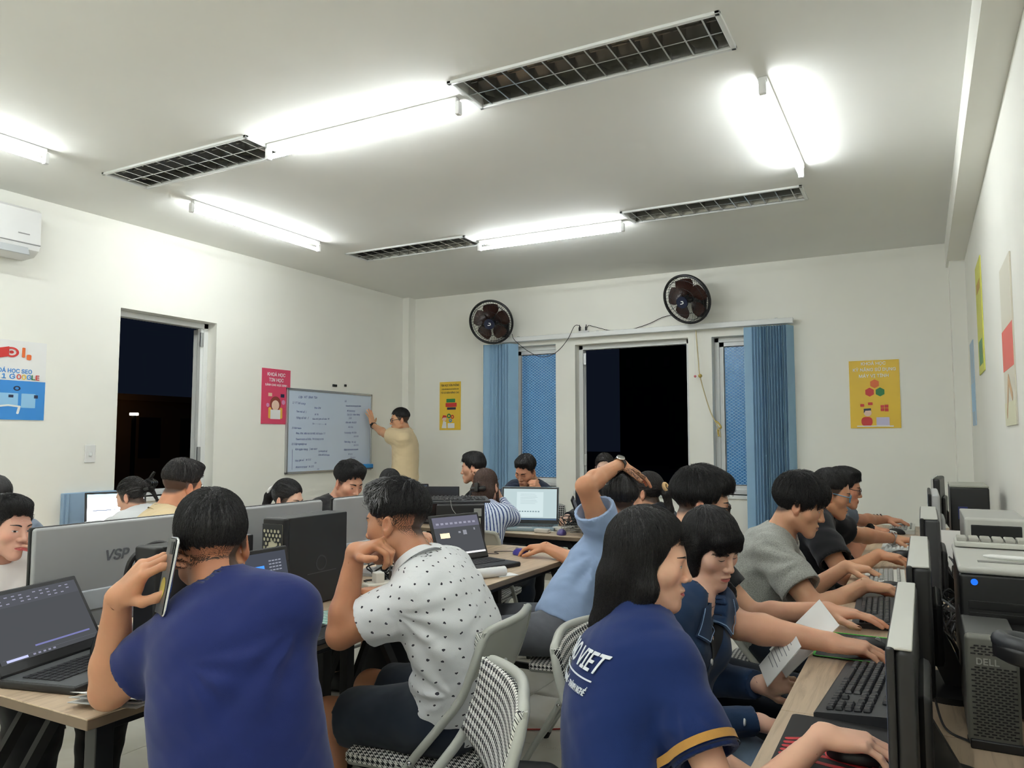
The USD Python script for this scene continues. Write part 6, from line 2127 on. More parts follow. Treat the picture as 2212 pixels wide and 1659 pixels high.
keyboard('grey keyboard before the man in the grey shirt', (-.16, 3.62, T_), -88, 'grey')
keyboard('white keyboard under the silver watch', (-.14, 4.75, T_), -90, 'white')
keyboard('grey keyboard under the tattooed arm at the far end', (-.14, 5.72, T_), -90, 'grey')


def mat_pad(label, lo, hi, base, deco=None):
    cx, cy = (lo[0] + hi[0]) / 2, (lo[1] + hi[1]) / 2
    t = thing('mouse_mat', label, 'mouse mat', (cx, cy, T_))
    hx_, hy_ = (hi[0] - lo[0]) / 2, (hi[1] - lo[1]) / 2
    put(t, 'pad', xf(prism(rrect(2 * hx_, 2 * hy_, .012), .003), None, None), base, False)
    if deco:
        deco(t, hx_, hy_)
    return t


def deco_red(t, hx_, hy_):
    sw_ = [sg.LineString([(-hx_ * .9, hy_ * .1 - .02 * k), (-.03, hy_ * .35 - .035 * k), (.05, -.01 - .02 * k), (hx_ * .8, .02 - .01 * k)]).buffer(.006) for k in range(5)]
    put(t, 'red_emblem', xf(shp(shapely.union_all(sw_ + [circ(.0, -.02, .04).difference(circ(0, -.02, .025))]).intersection(rect(-hx_, -hy_, hx_, hy_)), .0006), None, (0, 0, .003)), C((190, 40, 48), .6), False)
    put(t, 'lettering', xf(meshkit.text_mesh('EXPLORER', .010, .0005, bold=True), rot('z', 0), (-hx_ + .01, hy_ - .02, .003)), C((130, 110, 104), .6), False) if False else None


mat_pad('red and black mouse mat under the nearest hand', (-.27, 1.46), (-.02, 1.80), C((30, 28, 29), .7), deco_red)
def deco_green(t, hx_, hy_):
    put(t, 'green_border', xf(shp(rrect(2 * hx_, 2 * hy_, .012).difference(rrect(2 * hx_ - .012, 2 * hy_ - .012, .010)), .0012), None, (0, 0, .003)), C((70, 200, 60), .6), False)
    put(t, 'lettering', xf(shp(sg.LineString([(.02, -.1), (.05, -.09), (.08, -.1)]).buffer(.006)), None, (0, 0, .003)), C((110, 190, 110), .6), False)
mat_pad('black mouse mat with a bright green edge', (-.29, 2.30), (-.05, 2.60), C((40, 42, 42), .7), deco_green)
mat_pad('dark grey mouse mat before the man in the grey shirt', (-.27, 3.16), (-.05, 3.44), C((70, 68, 64), .7))
mat_pad('green-black mouse mat under the uniformed man\'s hand', (-.27, 4.25), (-.05, 4.52), C((30, 44, 36), .7))
mouse('black mouse under the hand of the woman in the navy polo', (-.125, 1.60, T_ + .003), -88)
mouse('black mouse on the green-edged mat', (-.16, 2.43, T_ + .003), -88)
mouse('black mouse under the uniformed man\'s hand', (-.11, 4.40, T_ + .003), -88)
mouse('dark mouse under the far tattooed hand', (-.17, 5.48, T_), -88)
mouse('dark mouse under the grey-shirted man\'s hand', (-.13, 3.44, T_), -88)
t = thing('sticky_note', 'orange-brown card beside the green-edged mat', 'card', (-.10, 2.27, T_), 5)
put(t, 'card', box((-.05, -.035, 0), (.05, .035, .0015)), C((196, 150, 70), .6), False)
t = thing('white_sheet', 'white sheet on the desk by the man in the uniform', 'paper', (-.12, 5.0, T_ + .0), 4)
put(t, 'sheet', box((-.10, -.12, 0), (.10, .12, .001)), paper_m, False)
t = thing('white_sheet', 'white sheet leaning behind the fourth right monitor', 'paper', (.12, 3.72, T_), 4)
put(t, 'sheet', xf(box((-.06, -.002, 0), (.06, .0, .22)), rot('x', -12)), paper_m, False)
tangle('black cables and white leads heaped between the second and third right monitors', (.05, 2.72, T_), (.07, .22, .14), 14, 21, .0035)
tangle('white adaptor leads among the black ones on the right desk', (.05, 2.80, T_), (.05, .14, .08), 5, 22, .004, C((212, 206, 196), .5))
tangle('black cables behind the fourth right monitor', (.09, 3.75, T_), (.05, .2, .12), 8, 23, .0035)
tangle('coiled dark lead at the lower right corner', (.10, 1.58, T_), (.06, .05, .012), 5, 24, .0025)
cable([(-.005, 1.70, .754), (.03, 1.62, .754), (.06, 1.62, .753), (.09, 1.66, .753), (.12, 1.62, .753)], .003, 'black cable on the desk beside the nearest right monitor')
cable([(.0, 1.98, .80), (.02, 1.86, .756), (.06, 1.80, .754), (.085, 1.775, .754)], .0025, 'thin dark cable from the slanted monitor foot to the grey tower')
cable([(.02, 2.30, .86), (.05, 2.26, .84), (.07, 2.18, .79), (.065, 2.12, .756), (.08, 2.05, .755)], .005, 'thick black cable beside the slanted monitor foot')
t = thing('video_plug', 'blue video plug on a black lead behind the second right monitor', 'plug', (.03, 2.45, T_ + .005), -70)
put(t, 'plug', rbox((-.02, -.03, 0), (.02, .03, .016), .004), C((44, 60, 130), .4))
put(t, 'lead', tube([(0, .03, .008), (.01, .09, .01), (.03, .14, .006)], .004, 8, 14), black_pl)
# ------------------------------------------------------------------ people
DN = (0, 0, -1)
camR, camF, camU = _rt, np.array([-math.sin(YAW), math.cos(YAW), 0]), np.array([0, 0, 1.0])


def xy(p, z):
    return np.array([p[0], p[1], z])


def hand_on(px_, py_, z=.80, **k):
    return dict(w=on(px_, py_, Z=z), n=DN, **k)


jeans_dk = cloth('jeans_dark', (30, 38, 50), vary=.2)
jeans_bl = cloth('jeans_faded', (120, 140, 162), vary=.35)
jeans_gr = cloth('jeans_grey', (96, 98, 104), vary=.25)
trous_bk = cloth('trousers_black', (20, 20, 23))
navy_tee = cloth('tee_navy', (27, 39, 94), vary=.05)
white_dot = cloth('shirt_white_dots', (226, 228, 230), pat='dots', vary=.02)
blue_ox = cloth('shirt_light_blue', (150, 172, 206), vary=.06)
polo_navy = cloth('polo_navy', (19, 40, 92), vary=.05)
gold_m = cloth('cuff_gold', (178, 132, 66))
navy_dk = cloth('collar_navy', (20, 26, 48))
denim_m = cloth('denim_dark', (30, 52, 84), vary=.30)
black_tee = cloth('tee_black', (26, 26, 29))
grey_heather = cloth('tee_grey_heather', (160, 162, 156), pat='heather')
stripe_m = cloth('shirt_striped', (216, 224, 238), pat='stripe')
puffy_m = cloth('jacket_black', (24, 28, 38), rough=.5)
navy_dull = cloth('tee_dull_navy', (40, 48, 66))
beige_m = cloth('shirt_beige', (226, 204, 164), vary=.04)
cream_m = cloth('shirt_cream', (214, 192, 152))
hood_m = cloth('hoodie_white', (222, 224, 226))
blouse_m = cloth('blouse_white', (228, 226, 222))
greyblue_m = cloth('tee_grey_blue', (122, 134, 150))

CHAIRS = []


def seat(P_pel, az, label):
    f = basis(az)[:, 1]
    CHAIRS.append((P_pel[0] - f[0] * .02, P_pel[1] - f[1] * .02, az, label))


# 1 -- man on the phone
H = at(457, 1183, 1.73)
pel = xy(at(545, 1659, 1.52), .555)
shL, shR = at(418, 1362, 1.64), at(622, 1322, 1.60)
wL = at(256, 1292, 1.64)
P1 = person('man in a navy T-shirt seen from behind, holding a phone to his ear', H, (50, 4, -3), 50, pel,
            {'L': dict(w=wL, e=at(236, 1492, 1.665), d=at(344, 1186, 1.64) - wL, n=camR * .75 + camF * .55 - camU * .25, pose='phone'),
             'R': dict(w=(-1.58, 1.40, .80), pole=(.6, -.2, -1), n=DN, pose='flat')},
            dict(mat=navy_tee, sleeve=.66, flare=.020, t=.012, hem=-.1, wr=.012, vox=.0065, folds=[(at(440, 1400, 1.58), camR - camU * .3, 3, 42, .20, .006), (at(640, 1350, 1.52), -camR * .6 - camU, 2.5, 40, .22, .006)], neck_w=.012),
            dict(mat=jeans_dk), dict(kind='man', mat=hair_black, n=5200, len=.026, w=.0010, amp=.007, lift=.004, gf=20), sh={'L': shL, 'R': shR}, nb=at(482, 1282, 1.67), skin=(196, 142, 108), vox=.009, hv=.0028, handv=.0025, slouch=.045, wide=1.02, fat=1.02, face=True, seed=11)
plastic_stool(pel[0], pel[1], 50, 'blue plastic stool under the man on the phone', blue_plastic)

# 2 -- man resting his chin
H = at(857, 1132, 2.28)
pel = np.array([-1.27, 2.0, .54])
wL = at(768, 1192, 2.20)
P2 = person('man in a white dotted polo shirt and dark shorts, resting his chin on his hand', H, (99, 6, 4), 93, pel,
            {'L': dict(w=wL, e=at(735, 1372, 2.17), d=at(842, 1166, 2.16) - wL, n=camR * .35 - camU * 1.0 + camF * .1, pose='chin'),
             'R': dict(w=(-1.74, 2.24, .795), pole=(.3, .5, -1), d=(-.9, .3, 0), n=DN, pose='mouse')},
            dict(mat=white_dot, flat_top=True, sleeve=.64, flare=.020, t=.013, hem=-.08, wr=.014, vox=.0068, label='white polo shirt with small dark dots', collar=dict(h=.03), folds=[(at(850, 1330, 2.05), camR - camU * .6, 3, 45, .22, .007), (at(980, 1500, 2.1), -camR + camU * .2, 2.5, 50, .2, .010)]),
            dict(mat=jeans_dk, len=.80, t=.022, name='shorts'), dict(kind='quiff', mat=hair_black, n=4200, len=.05, w=.0011, amp=.008, lift=.010), nb=at(898, 1222, 2.22), sh={'L': at(905, 1290, 2.12)},
            legs={'L': ((-1.69, 1.91, .475), (-1.62, 1.88, .085)), 'R': ((-1.70, 2.14, .50), (-1.66, 2.20, .085))}, skin=(190, 134, 100), vox=.009, hv=.003, handv=.0028, slouch=.075, fat=1.05, seed=12, shoes='shoe')
CHAIRS.append((-1.33, 2.0, 98, 'grey folding chair under the man in the dotted shirt, its back plate to us'))

# 3 -- leaning man, arm over his head
H = at(1332, 1084, 3.42)
pel = np.array([-1.36, 3.02, .55])
wL = at(1340, 1002, 3.42)
P3 = person('man in a light blue shirt leaning back with one arm over his head', H, (84, 2, -6), 98, pel,
            {'L': dict(w=wL, e=at(1264, 1050, 3.16), d=camR * .8 + camF * .25 - camU * .42, n=-camU * .8 - camR * .45, pose='flat'),
             'R': dict(w=(-1.70, 3.53, .805), pole=(.5, .2, -1), d=(-1, .15, -.05), n=DN, pose='mouse')},
            dict(mat=blue_ox, sleeve=.62, flare=.030, t=.020, hem=-.12, wr=.018, vox=.0085, collar=dict(h=.025), folds=[(at(1290, 1190, 3.2), -camU - camR * .5, 3, 50, .3, .012)]),
            dict(mat=jeans_gr), dict(kind='man', mat=hair_black, n=1200, len=.02, w=.0016, amp=.006, lift=.001), nb=at(1338, 1168, 3.36), sh={'L': at(1312, 1172, 3.26)},
            legs={'L': (at(1085, 1425, 2.78), at(1060, 1560, 2.75)), 'R': ((-1.80, 3.15, .52), (-1.72, 3.15, .085))} if False else {'L': ((-1.72, 2.80, .52), (-1.66, 2.78, .085)), 'R': ((-1.80, 3.12, .52), (-1.70, 3.14, .085))},
            glasses=dict(mat=black_pl), skin=(206, 150, 114), hv=.0038, handv=.0036, slouch=-.02, fat=1.05, seed=13)
CHAIRS.append((-1.27, 3.05, 100, 'grey folding chair under the leaning man in light blue'))

# 4 -- woman in the navy polo
H = at(1402, 1210, 1.66)
pel = xy(at(1375, 1659, 1.44), .55)
P4 = person('woman with long black hair in a navy polo with gold cuffs, using the near mouse', H, (-76, 7, 0), -60, pel,
            {'R': dict(w=on(1778, 1588, Z=.805), pole=(-.4, -.7, -.6), d=(1, .12, -.04), n=DN, pose='mouse'),
             'L': dict(w=(-.28, 1.72, .60), pole=(0, .3, -1), n=DN, pose='relaxed')},
            dict(mat=polo_navy, sleeve=.62, flare=.022, t=.012, hem=-.12, wr=.010, vox=.006, collar=dict(h=.032, mat=navy_dk), folds=[(at(1440, 1480, 1.45), -camU + camR * .2, 3, 40, .25, .006)]),
            dict(mat=trous_bk), dict(kind='long', mat=hair_black, n=9000, len=.11, seg=7, flow='down', w=.0009, amp=.007, lift=.006, gf=18, gr=5, jit=.12), nb=at(1385, 1348, 1.63), sh={'R': at(1448, 1448, 1.50)},
            s=.95, hscale=.95, fem=True, skin=(232, 182, 154), lips=(196, 92, 92), vox=.009, hv=.0022, handv=.0024, eyes=.75, slouch=.05, seed=14)
plastic_stool(pel[0], pel[1], -60, 'blue plastic stool under the woman in the navy polo', blue_plastic)

# 5 -- woman in the denim jacket
H = at(1534, 1184, 2.18)
pel = xy(at(1440, 1560, 2.0), .55)
P5 = person('woman with a black bob and fringe in a dark denim jacket, looking down', H, (-118, 20, 4), -108, pel,
            {'R': dict(w=at(1640, 1560, 1.92), pole=(-.3, -.6, -.8), d=camR * .8 - camU * .2, n=DN, pose='relaxed'),
             'L': dict(w=at(1640, 1480, 2.14), pole=(0, .3, -1), d=camR * .7 + camU * .1, n=-camU * .4 + camF * .5, pose='relaxed')},
            dict(mat=denim_m, sleeve='long', t=.018, hem=-.05, wr=.014, vox=.0075, name='jacket', collar=dict(h=.02, fall=-.03), vneck=.11, neck_w=.02),
            dict(mat=jeans_bl), dict(kind='bob', mat=hair_black, n=7000, len=.09, seg=6, flow='down', w=.0011, amp=.005, lift=.004, gf=20, gr=4, jit=.10), s=.94, hscale=.96, fem=True, skin=(230, 184, 160), lips=(204, 110, 104), hv=.0025, handv=.003, eyes=.3, slouch=.05, nb=at(1498, 1300, 2.14), seed=15)
seat(pel, -84, 'grey folding chair under the woman in the denim jacket')

# 6 -- man in black with dark glasses
H = at(1516, 1092, 2.62)
pel = xy(at(1480, 1330, 2.5), .55)
P6 = person('man in a black T-shirt and thick dark glasses, both arms on the desk', H, (-74, 8, 0), -80, pel,
            {'R': dict(w=on(1795, 1388, Z=.80), d=(1, .05, -.04), pole=(-.3, -.8, -.5), n=DN, pose='mouse'), 'L': dict(w=on(1785, 1318, Z=.80), pole=(-.3, .2, -1), d=(1, .1, -.04), n=DN, pose='flat')},
            dict(mat=black_tee, sleeve=.64, flare=.02, t=.013, wr=.014), dict(mat=jeans_dk), dict(kind='thick', mat=hair_black, n=4500, len=.05, w=.0012, amp=.010, lift=.010, gf=11, jit=.35),
            glasses=dict(mat=black_gl, t=.0024), skin=(218, 166, 136), hv=.0032, handv=.0028, nb=at(1490, 1182, 2.58), slouch=.05, seed=16)

# 7 -- man in grey
H = at(1728, 1092, 3.08)
pel = xy(at(1668, 1290, 3.12), .55)
P7 = person('man in a grey heather T-shirt hunched over the keyboard', H, (-86, 18, 0), -86, pel,
            {'R': dict(w=on(1868, 1264, Z=.80), pole=(-.3, -.8, -.5), d=(1, .06, -.06), n=DN, pose='mouse'), 'L': dict(w=on(1828, 1224, Z=.80), pole=(-.2, .2, -1), d=(1, .1, -.06), n=DN, pose='type')},
            dict(mat=grey_heather, sleeve=.66, flare=.026, t=.016, wr=.016, vox=.0075, folds=[(at(1710, 1200, 2.95), -camR - camU * .3, 3, 50, .2, .008)]), dict(mat=jeans_dk), dict(kind='mop', mat=hair_black, n=4200, len=.06, w=.0015, amp=.014, lift=.012, gf=9, jit=.4),
            skin=(220, 168, 134), hv=.0034, handv=.0032, nb=at(1683, 1160, 3.12), slouch=.07, fat=1.06, seed=17)
CHAIRS.append((pel[0] + .0, pel[1], -86, 'grey folding chair under the man in the grey T-shirt'))

# 8 -- man in the black uniform shirt
H = at(1794, 1068, 3.80)
pel = xy(at(1745, 1240, 3.85), .55)
P8 = person('man in a black uniform shirt and pale blue glasses', H, (-80, 12, 0), -84, pel,
            {'R': dict(w=on(1898, 1198, Z=.81), pole=(-.3, -.8, -.5), d=(1, .0, -.08), n=DN, pose='mouse'), 'L': dict(w=on(1930, 1163, Z=.81), pole=(-.2, .3, -1), d=(1, -.05, -.05), n=DN, pose='type')},
            dict(mat=black_tee, sleeve=.70, flare=.024, t=.016, wr=.012, collar=dict(h=.022)), dict(mat=trous_bk), dict(kind='crop', mat=hair_black, n=2200, len=.03, w=.0016, amp=.004),
            glasses=dict(mat=C((96, 150, 180), .3), t=.0024), skin=(214, 158, 122), hv=.004, handv=.0036, nb=at(1768, 1112, 3.82), slouch=.05, seed=18)
put(P8['T'], 'epaulette', rbox(P8['S']['R'] + (-.02, -.03, .045), P8['S']['R'] + (.03, .07, .058), .004), C((70, 74, 48), .8), world=True)
wristwatch(P8, 'L', chrome, C((200, 200, 200), .3, metal=.8), (0, -.3, 1))
# 9 -- far man
H = at(1824, 1056, 4.70)
pel = xy(at(1790, 1210, 4.75), .55)
P9 = person('man with white and red sleeve bands and a tattooed arm, farthest right', H, (-86, 10, 0), -84, pel,
            {'R': dict(w=on(1882, 1142, Z=.81), pole=(-.3, -.8, -.5), d=(1, .0, -.1), n=DN, pose='mouse'), 'L': dict(w=on(1915, 1122, Z=.81), pole=(-.2, .4, -1), d=(1, 0, -.06), n=DN, pose='type')},
            dict(mat=greyblue_m, sleeve=.55, flare=.022, t=.014, wr=.01), dict(mat=jeans_dk), dict(kind='messy', mat=hair_black, n=1500, len=.04, w=.002),
            glasses=dict(mat=black_pl, t=.002), skin=(212, 152, 120), hv=.0048, handv=.0042, nb=at(1800, 1100, 4.72), seed=19)
wristwatch(P9, 'R', black_gl, black_pl, (0, -.3, 1))
ga, ge = P9['A']['L'][1], P9['A']['L'][2]
put(P9['T'], 'tattoo', cat_([tube([ga + (ge - ga) * (.35 + .13 * k) + (0, -.036 + .004 * k, -.01), ga + (ge - ga) * (.42 + .13 * k) + (0, -.028, .022), ga + (ge - ga) * (.38 + .13 * k) + (0, -.006, .036)], .006, 5, 10) for k in range(4)]), C((96, 76, 70), .7), world=True)
for sd in 'LR':
    a, e = P9['S'][sd], P9['A'][sd][1]
    for nm, u0, u1, cc in (('sleeve_stripe', .30, .42, (226, 224, 222)), ('sleeve_band', .44, .53, (196, 40, 48))):
        put(P9['T'], nm, tube([a + (e - a) * u0, a + (e - a) * u1], .074, 20), C(cc, .8), 60, world=True)

# 10 -- ponytail woman from behind
H = at(1398, 1066, 4.20)
pel = xy(at(1412, 1200, 4.2), .55)
P10 = person('woman with a ponytail and beige hair tie in a black padded jacket', H, (82, 2, 0), 88, pel,
             {'L': dict(w=(-1.58, 3.98, .62), n=DN), 'R': dict(w=(-1.66, 4.42, .80), n=DN)}, dict(mat=puffy_m, sleeve='long', t=.028, wr=.02, name='jacket'), dict(mat=trous_bk),
             dict(kind='pony', mat=hair_brown if False else hair_soft, n=2600, len=.05, flow='tie', w=.0018, amp=.004), s=.94, fem=True, skin=(222, 170, 140), hv=.0042, handv=.005, seed=20)
put(P10['T'], 'hair_tie', xf(ring_((0, -.113, .034), .021, .021, .010, rot('x', 70)), P10['HR'], P10['H']), C((206, 170, 120), .7), 60, world=True)
seat(pel, 88, 'grey folding chair under the woman in the padded jacket')
# 11 -- woman facing us behind the raised arm
H = at(1306, 1013, 5.75)
pel = xy(H, .55) + (0, .10, 0)
P11 = person('woman facing us, half hidden behind the raised arm', H, (200, 4, 0), 195, pel, {'L': dict(w=H * [1, 1, 0] + (.22, -.42, .80), n=DN), 'R': dict(w=H * [1, 1, 0] + (-.12, -.42, .80), n=DN)},
             dict(mat=puffy_m, sleeve='long', t=.014, wr=.012), dict(mat=trous_bk), dict(kind='tied', mat=hair_soft, n=1200, len=.05, flow='tie', w=.002), s=.94, fem=True, skin=(230, 190, 168), hv=.005, handv=.006, seed=21)
seat(pel, 195, 'grey folding chair under the woman behind the raised arm')
# 12 -- man with his fist on his cheek
H = at(1136, 1018, 5.90)
pel = xy(H, .55) + (0, .12, 0)
wL = at(1166, 1062, 5.80)
P12 = person('man in a dull navy T-shirt facing us, fist on his cheek', H, (172, 26, -8), 190, pel,
             {'L': dict(w=wL, e=at(1190, 1110, 5.72), d=at(1152, 1036, 5.76) - wL, n=-camR * .8 + camF * .3, pose='fist'), 'R': dict(w=(-2.78, 4.92, .80), n=DN, pose='mouse', pole=(-1, 0, -.6))},
             dict(mat=navy_dull, sleeve=.62, t=.014, flare=.02, wr=.014), dict(mat=trous_bk), dict(kind='quiff', mat=hair_black, n=1600, len=.03, w=.0022), sh={'L': at(1182, 1075, 5.95)}, skin=(216, 160, 128), hv=.0046, handv=.0046, eyes=.3, slouch=.08, seed=22)
wristwatch(P12, 'L', black_gl, black_pl, camR * .6 - camF)
seat(pel, 190, 'grey folding chair under the man with his fist on his cheek')
# 13 -- woman in the striped shirt
H = at(1051, 1054, 4.72)
pel = xy(H, .55) + (.02, -.08, 0)
wR = at(1082, 1082, 4.80)
P13 = person('woman in a blue and white striped shirt, brown hair in a black clip', H, (4, 8, -6), 8, pel,
             {'R': dict(w=wR, e=at(1107, 1120, 4.64), d=at(1070, 1050, 4.78) - wR, n=-camR + .2 * camF, pose='temple'), 'L': dict(w=(-2.62, 4.44, .80), n=DN)},
             dict(mat=stripe_m, sleeve='long', t=.016, wr=.016, collar=dict(h=.022), hem=-.12), dict(mat=jeans_dk), dict(kind='clip', mat=hair_brown, n=3000, len=.08, flow='down', w=.0018, amp=.006, gf=18, gr=5), s=.94, fem=True, skin=(224, 174, 146), hv=.0042, handv=.0042, slouch=.06, seed=23)
put(P13['T'], 'hair_clip', xf(cat_([rbox((-.05, -.135, -.03), (.05, -.105, .0), .01), rbox((-.012, -.15, -.035), (.012, -.12, .02), .006)]), P13['HR'], P13['H']), black_gl, world=True)
put(P13['T'], 'clip_shine', xf(cat_([rbox((.014 + .014 * k, -.141, -.022), (.022 + .014 * k, -.134, -.002), .002) for k in range(2)]), P13['HR'], P13['H']), C((220, 220, 220), .3), world=True) if False else None
seat(pel, 8, 'grey folding chair under the woman in the striped shirt')
# 14 -- man in black by the far corner
H = at(1022, 1012, 6.15)
pel = xy(H, .55) + (.08, .04, 0)
wL = at(1034, 1040, 6.05)
P14 = person('man in a black T-shirt in profile, head on his hand, by the far corner', H, (112, 6, 6), 120, pel,
             {'L': dict(w=wL, e=at(1030, 1085, 5.95), d=camU + camF * .1, n=camF * .3 - camR * .5 + camU * .1, pose='fist'), 'R': dict(w=H * [1, 1, 0] + (-.34, -.12, .80), n=DN)},
             dict(mat=black_tee, sleeve=.6, t=.014, wr=.012), dict(mat=trous_bk), dict(kind='messy', mat=hair_black, n=1200, len=.05, w=.0022), skin=(222, 168, 138), hv=.005, handv=.005, seed=24)
seat(pel, 120, 'grey folding chair under the man by the far corner')
# 15 -- teacher
H = at(864, 908, 7.70)
pel = xy(H, .93) + (.05, .02, 0)
wL = on(806, 919, X=XL + .12)
P15 = person('teacher in a beige short-sleeved shirt and glasses, one hand on the whiteboard', H, (136, 4, 0), 118, pel,
             {'L': dict(w=wL, pole=(0, -.5, -1), d=np.array([-.25, -.1, 1]), n=(-1, 0, .1), pose='board'), 'R': dict(w=xy(pel, .82) + (-.16, .16, 0), pole=(1, 0, 0), d=(0, 0, -1), n=(1, 0, 0), pose='relaxed')},
             dict(mat=beige_m, sleeve=.64, t=.020, flare=.03, wr=.016, collar=dict(h=.025), hem=-.02), dict(mat=trous_bk), dict(kind='crop', mat=hair_black, n=1500, len=.03, w=.0025, amp=.004), glasses=dict(mat=black_pl, square=False, t=.0022), skin=(220, 166, 128), hv=.005, handv=.005, stand=True, slouch=.0, wide=.97, seed=25)
wristwatch(P15, 'L', black_gl, black_pl, camR * .2 - camF)
# 16 -- man in black T-shirt, middle row
H = at(752, 1044, 4.50)
pel = xy(H, .55) + (-.10, .0, 0)
P16 = person('young man in a black T-shirt looking down, below the whiteboard', H, (-100, 20, 0), -92, pel, {'L': dict(w=(-2.60, 3.66, .80), n=DN, pose='type'), 'R': dict(w=(-2.58, 3.40, .80), n=DN, pose='mouse')},
             dict(mat=black_tee, sleeve=.62, t=.014, wr=.012, neck_w=.020), dict(mat=jeans_dk, len=.9, name='shorts'), dict(kind='quiff', mat=hair_black, n=2400, len=.04, w=.0018, amp=.008, lift=.01), skin=(216, 164, 136), hv=.0042, handv=.005, eyes=.45, slouch=.05, seed=26)
seat(pel, -92, 'grey folding chair under the young man below the whiteboard')
# 17 -- ponytail girl
H = at(620, 1082, 4.20)
pel = xy(H, .55) + (-.10, -.02, 0)
P17 = person('young woman with a black ponytail behind the second silver monitor', H, (-78, 12, 0), -88, pel, {'L': dict(w=(-2.62, 3.2, .80), n=DN, pose='type'), 'R': dict(w=(-2.60, 2.98, .80), n=DN, pose='mouse')},
             dict(mat=blouse_m, sleeve=.6, t=.014), dict(mat=trous_bk), dict(kind='pony', mat=hair_black, n=2200, len=.05, flow='tie', w=.0016), s=.94, fem=True, skin=(230, 186, 160), hv=.0042, handv=.005, eyes=.4, seed=27)
put(P17['T'], 'hair_tie', xf(ring_((0, -.113, .034), .020, .020, .008, rot('x', 70)), P17['HR'], P17['H']), C((226, 226, 224), .6), 60, world=True)
seat(pel, -88, 'grey folding chair under the young woman with the ponytail')
# 18 -- dark-haired person behind the grey-haired man
H = at(842, 1052, 5.35)
pel = xy(H, .55) + (-.02, -.06, 0)
P18 = person('person in white seen only as a dark head below the teacher', H, (25, 14, 0), 20, pel, {'L': dict(w=(-3.55, 4.44, .80), n=DN), 'R': dict(w=(-3.2, 4.46, .80), n=DN)},
             dict(mat=blouse_m, sleeve=.6, t=.014), dict(mat=trous_bk), dict(kind='man', mat=hair_black, n=1200, len=.04, w=.002), s=.95, skin=(222, 174, 148), hv=.005, handv=.006, seed=28)
seat(pel, 20, 'grey folding chair under the person in white below the teacher')
# 19 -- man in cream
H = at(392, 1052, 3.6)
pel = xy(H, .55) + (-.04, -.06, 0)
P19 = person('man in a cream shirt with short shaved sides, seen from behind at the left', H, (-2, 10, 4), -30, pel, {'L': dict(w=(-2.80, 2.85, .80), n=DN), 'R': dict(w=(-2.66, 2.68, .80), n=DN)},
             dict(mat=cream_m, sleeve=.62, t=.016, collar=dict(h=.02), wr=.014), dict(mat=jeans_dk), dict(kind='quiff', mat=hair_soft, n=2600, len=.035, w=.0016, amp=.006), skin=(214, 152, 116), hv=.004, handv=.005, sh={}, slouch=.05, seed=29)
seat(pel, -30, 'grey folding chair under the man in cream')
# 20 -- woman in the white hoodie
H = at(285, 1074, 4.55)
pel = xy(H, .55) + (.10, -.02, 0)
P20 = person('woman in a white hooded top with clipped-up hair, facing the left wall', H, (112, 16, 0), 82, pel, {'L': dict(w=(-4.62, 2.98, .80), n=DN, pose='type'), 'R': dict(w=(-4.62, 3.22, .80), n=DN, pose='type')},
             dict(mat=hood_m, sleeve='long', t=.020, wr=.014, prims=lambda L: [ell(L['nb'] - L['f_'] * .075 - np.array([0, 0, .02]), (.11, .05, .06), L['BR'], .03)]), dict(mat=jeans_dk), dict(kind='bun', mat=hair_soft, n=1800, len=.06, flow='tie', w=.0018, amp=.006), s=.94, fem=True, skin=(228, 178, 150), hv=.0042, handv=.005, slouch=.06, seed=30)
put(P20['T'], 'hair_clip', xf(cat_([rbox((-.04, -.135, .01), (.04, -.10, .03), .006)] + [tube([(-.03 + .02 * k, -.13, .02), (-.03 + .02 * k, -.16, .045), (-.03 + .02 * k, -.13, .075)], .005, 6, 8) for k in range(4)]), P20['HR'], P20['H']), black_gl, world=True)
seat(pel, 82, 'grey folding chair under the woman in the white hooded top')
# 21 -- woman in the white blouse at the left edge
H = at(14, 1140, 2.78)
pel = xy(H, .55) + (-.06, .02, 0)
wL = at(92, 1216, 2.76)
P21 = person('woman in a white blouse at the left edge, fingers on her temple', H, (-78, 8, -4), -84, pel,
             {'L': dict(w=wL, pole=(.5, 0, -1), d=at(56, 1128, 2.80) - wL, n=camF * .2 - camR, pose='temple'), 'R': dict(w=(-2.62, 1.48, .80), n=DN, pose='mouse')},
             dict(mat=blouse_m, sleeve='long' if False else .7, t=.018, wr=.016, collar=dict(h=.03), neck_w=.018), dict(mat=trous_bk, t=.03), dict(kind='swept', mat=hair_black, n=3200, len=.07, w=.0014, amp=.006, lift=.006), s=.95, fem=True, skin=(224, 174, 150), lips=(190, 92, 90), hv=.003, handv=.0032, eyes=.7, gaze=.4, slouch=.04, seed=31)
wristwatch(P21, 'L', black_gl, black_pl, camR * .2 - camF)
plastic_stool(pel[0] - .10, pel[1] - .10, -84, 'orange plastic stool under the woman in the white blouse', orange_plastic)
# 22 -- head cut by the left edge
H = at(-14, 1082, 3.60)
pel = xy(H, .55)
P22 = person('person at the very left edge, only a bit of dark hair showing', H, (90, 10, 0), 90, pel, {'L': dict(w=H * [1, 1, 0] + (-.25, -.1, .72), n=DN), 'R': dict(w=H * [1, 1, 0] + (-.25, .15, .72), n=DN)},
             dict(mat=greyblue_m, sleeve=.6, t=.014), dict(mat=trous_bk), dict(kind='tied', mat=hair_black, n=0), s=.94, fem=True, hv=.005, handv=.006, seed=32)
seat(pel, 90, 'grey folding chair under the person cut off by the left edge')

# the empty chair and the plastic one
CHAIRS.append((-1.0, 1.36, 130, 'empty folding chair in the foreground, houndstooth backrest towards us'))
plastic_chair(-.83, 4.02, -86, 'blue plastic chair behind the man in the grey T-shirt')
for c in CHAIRS:
    folding_chair(*c)
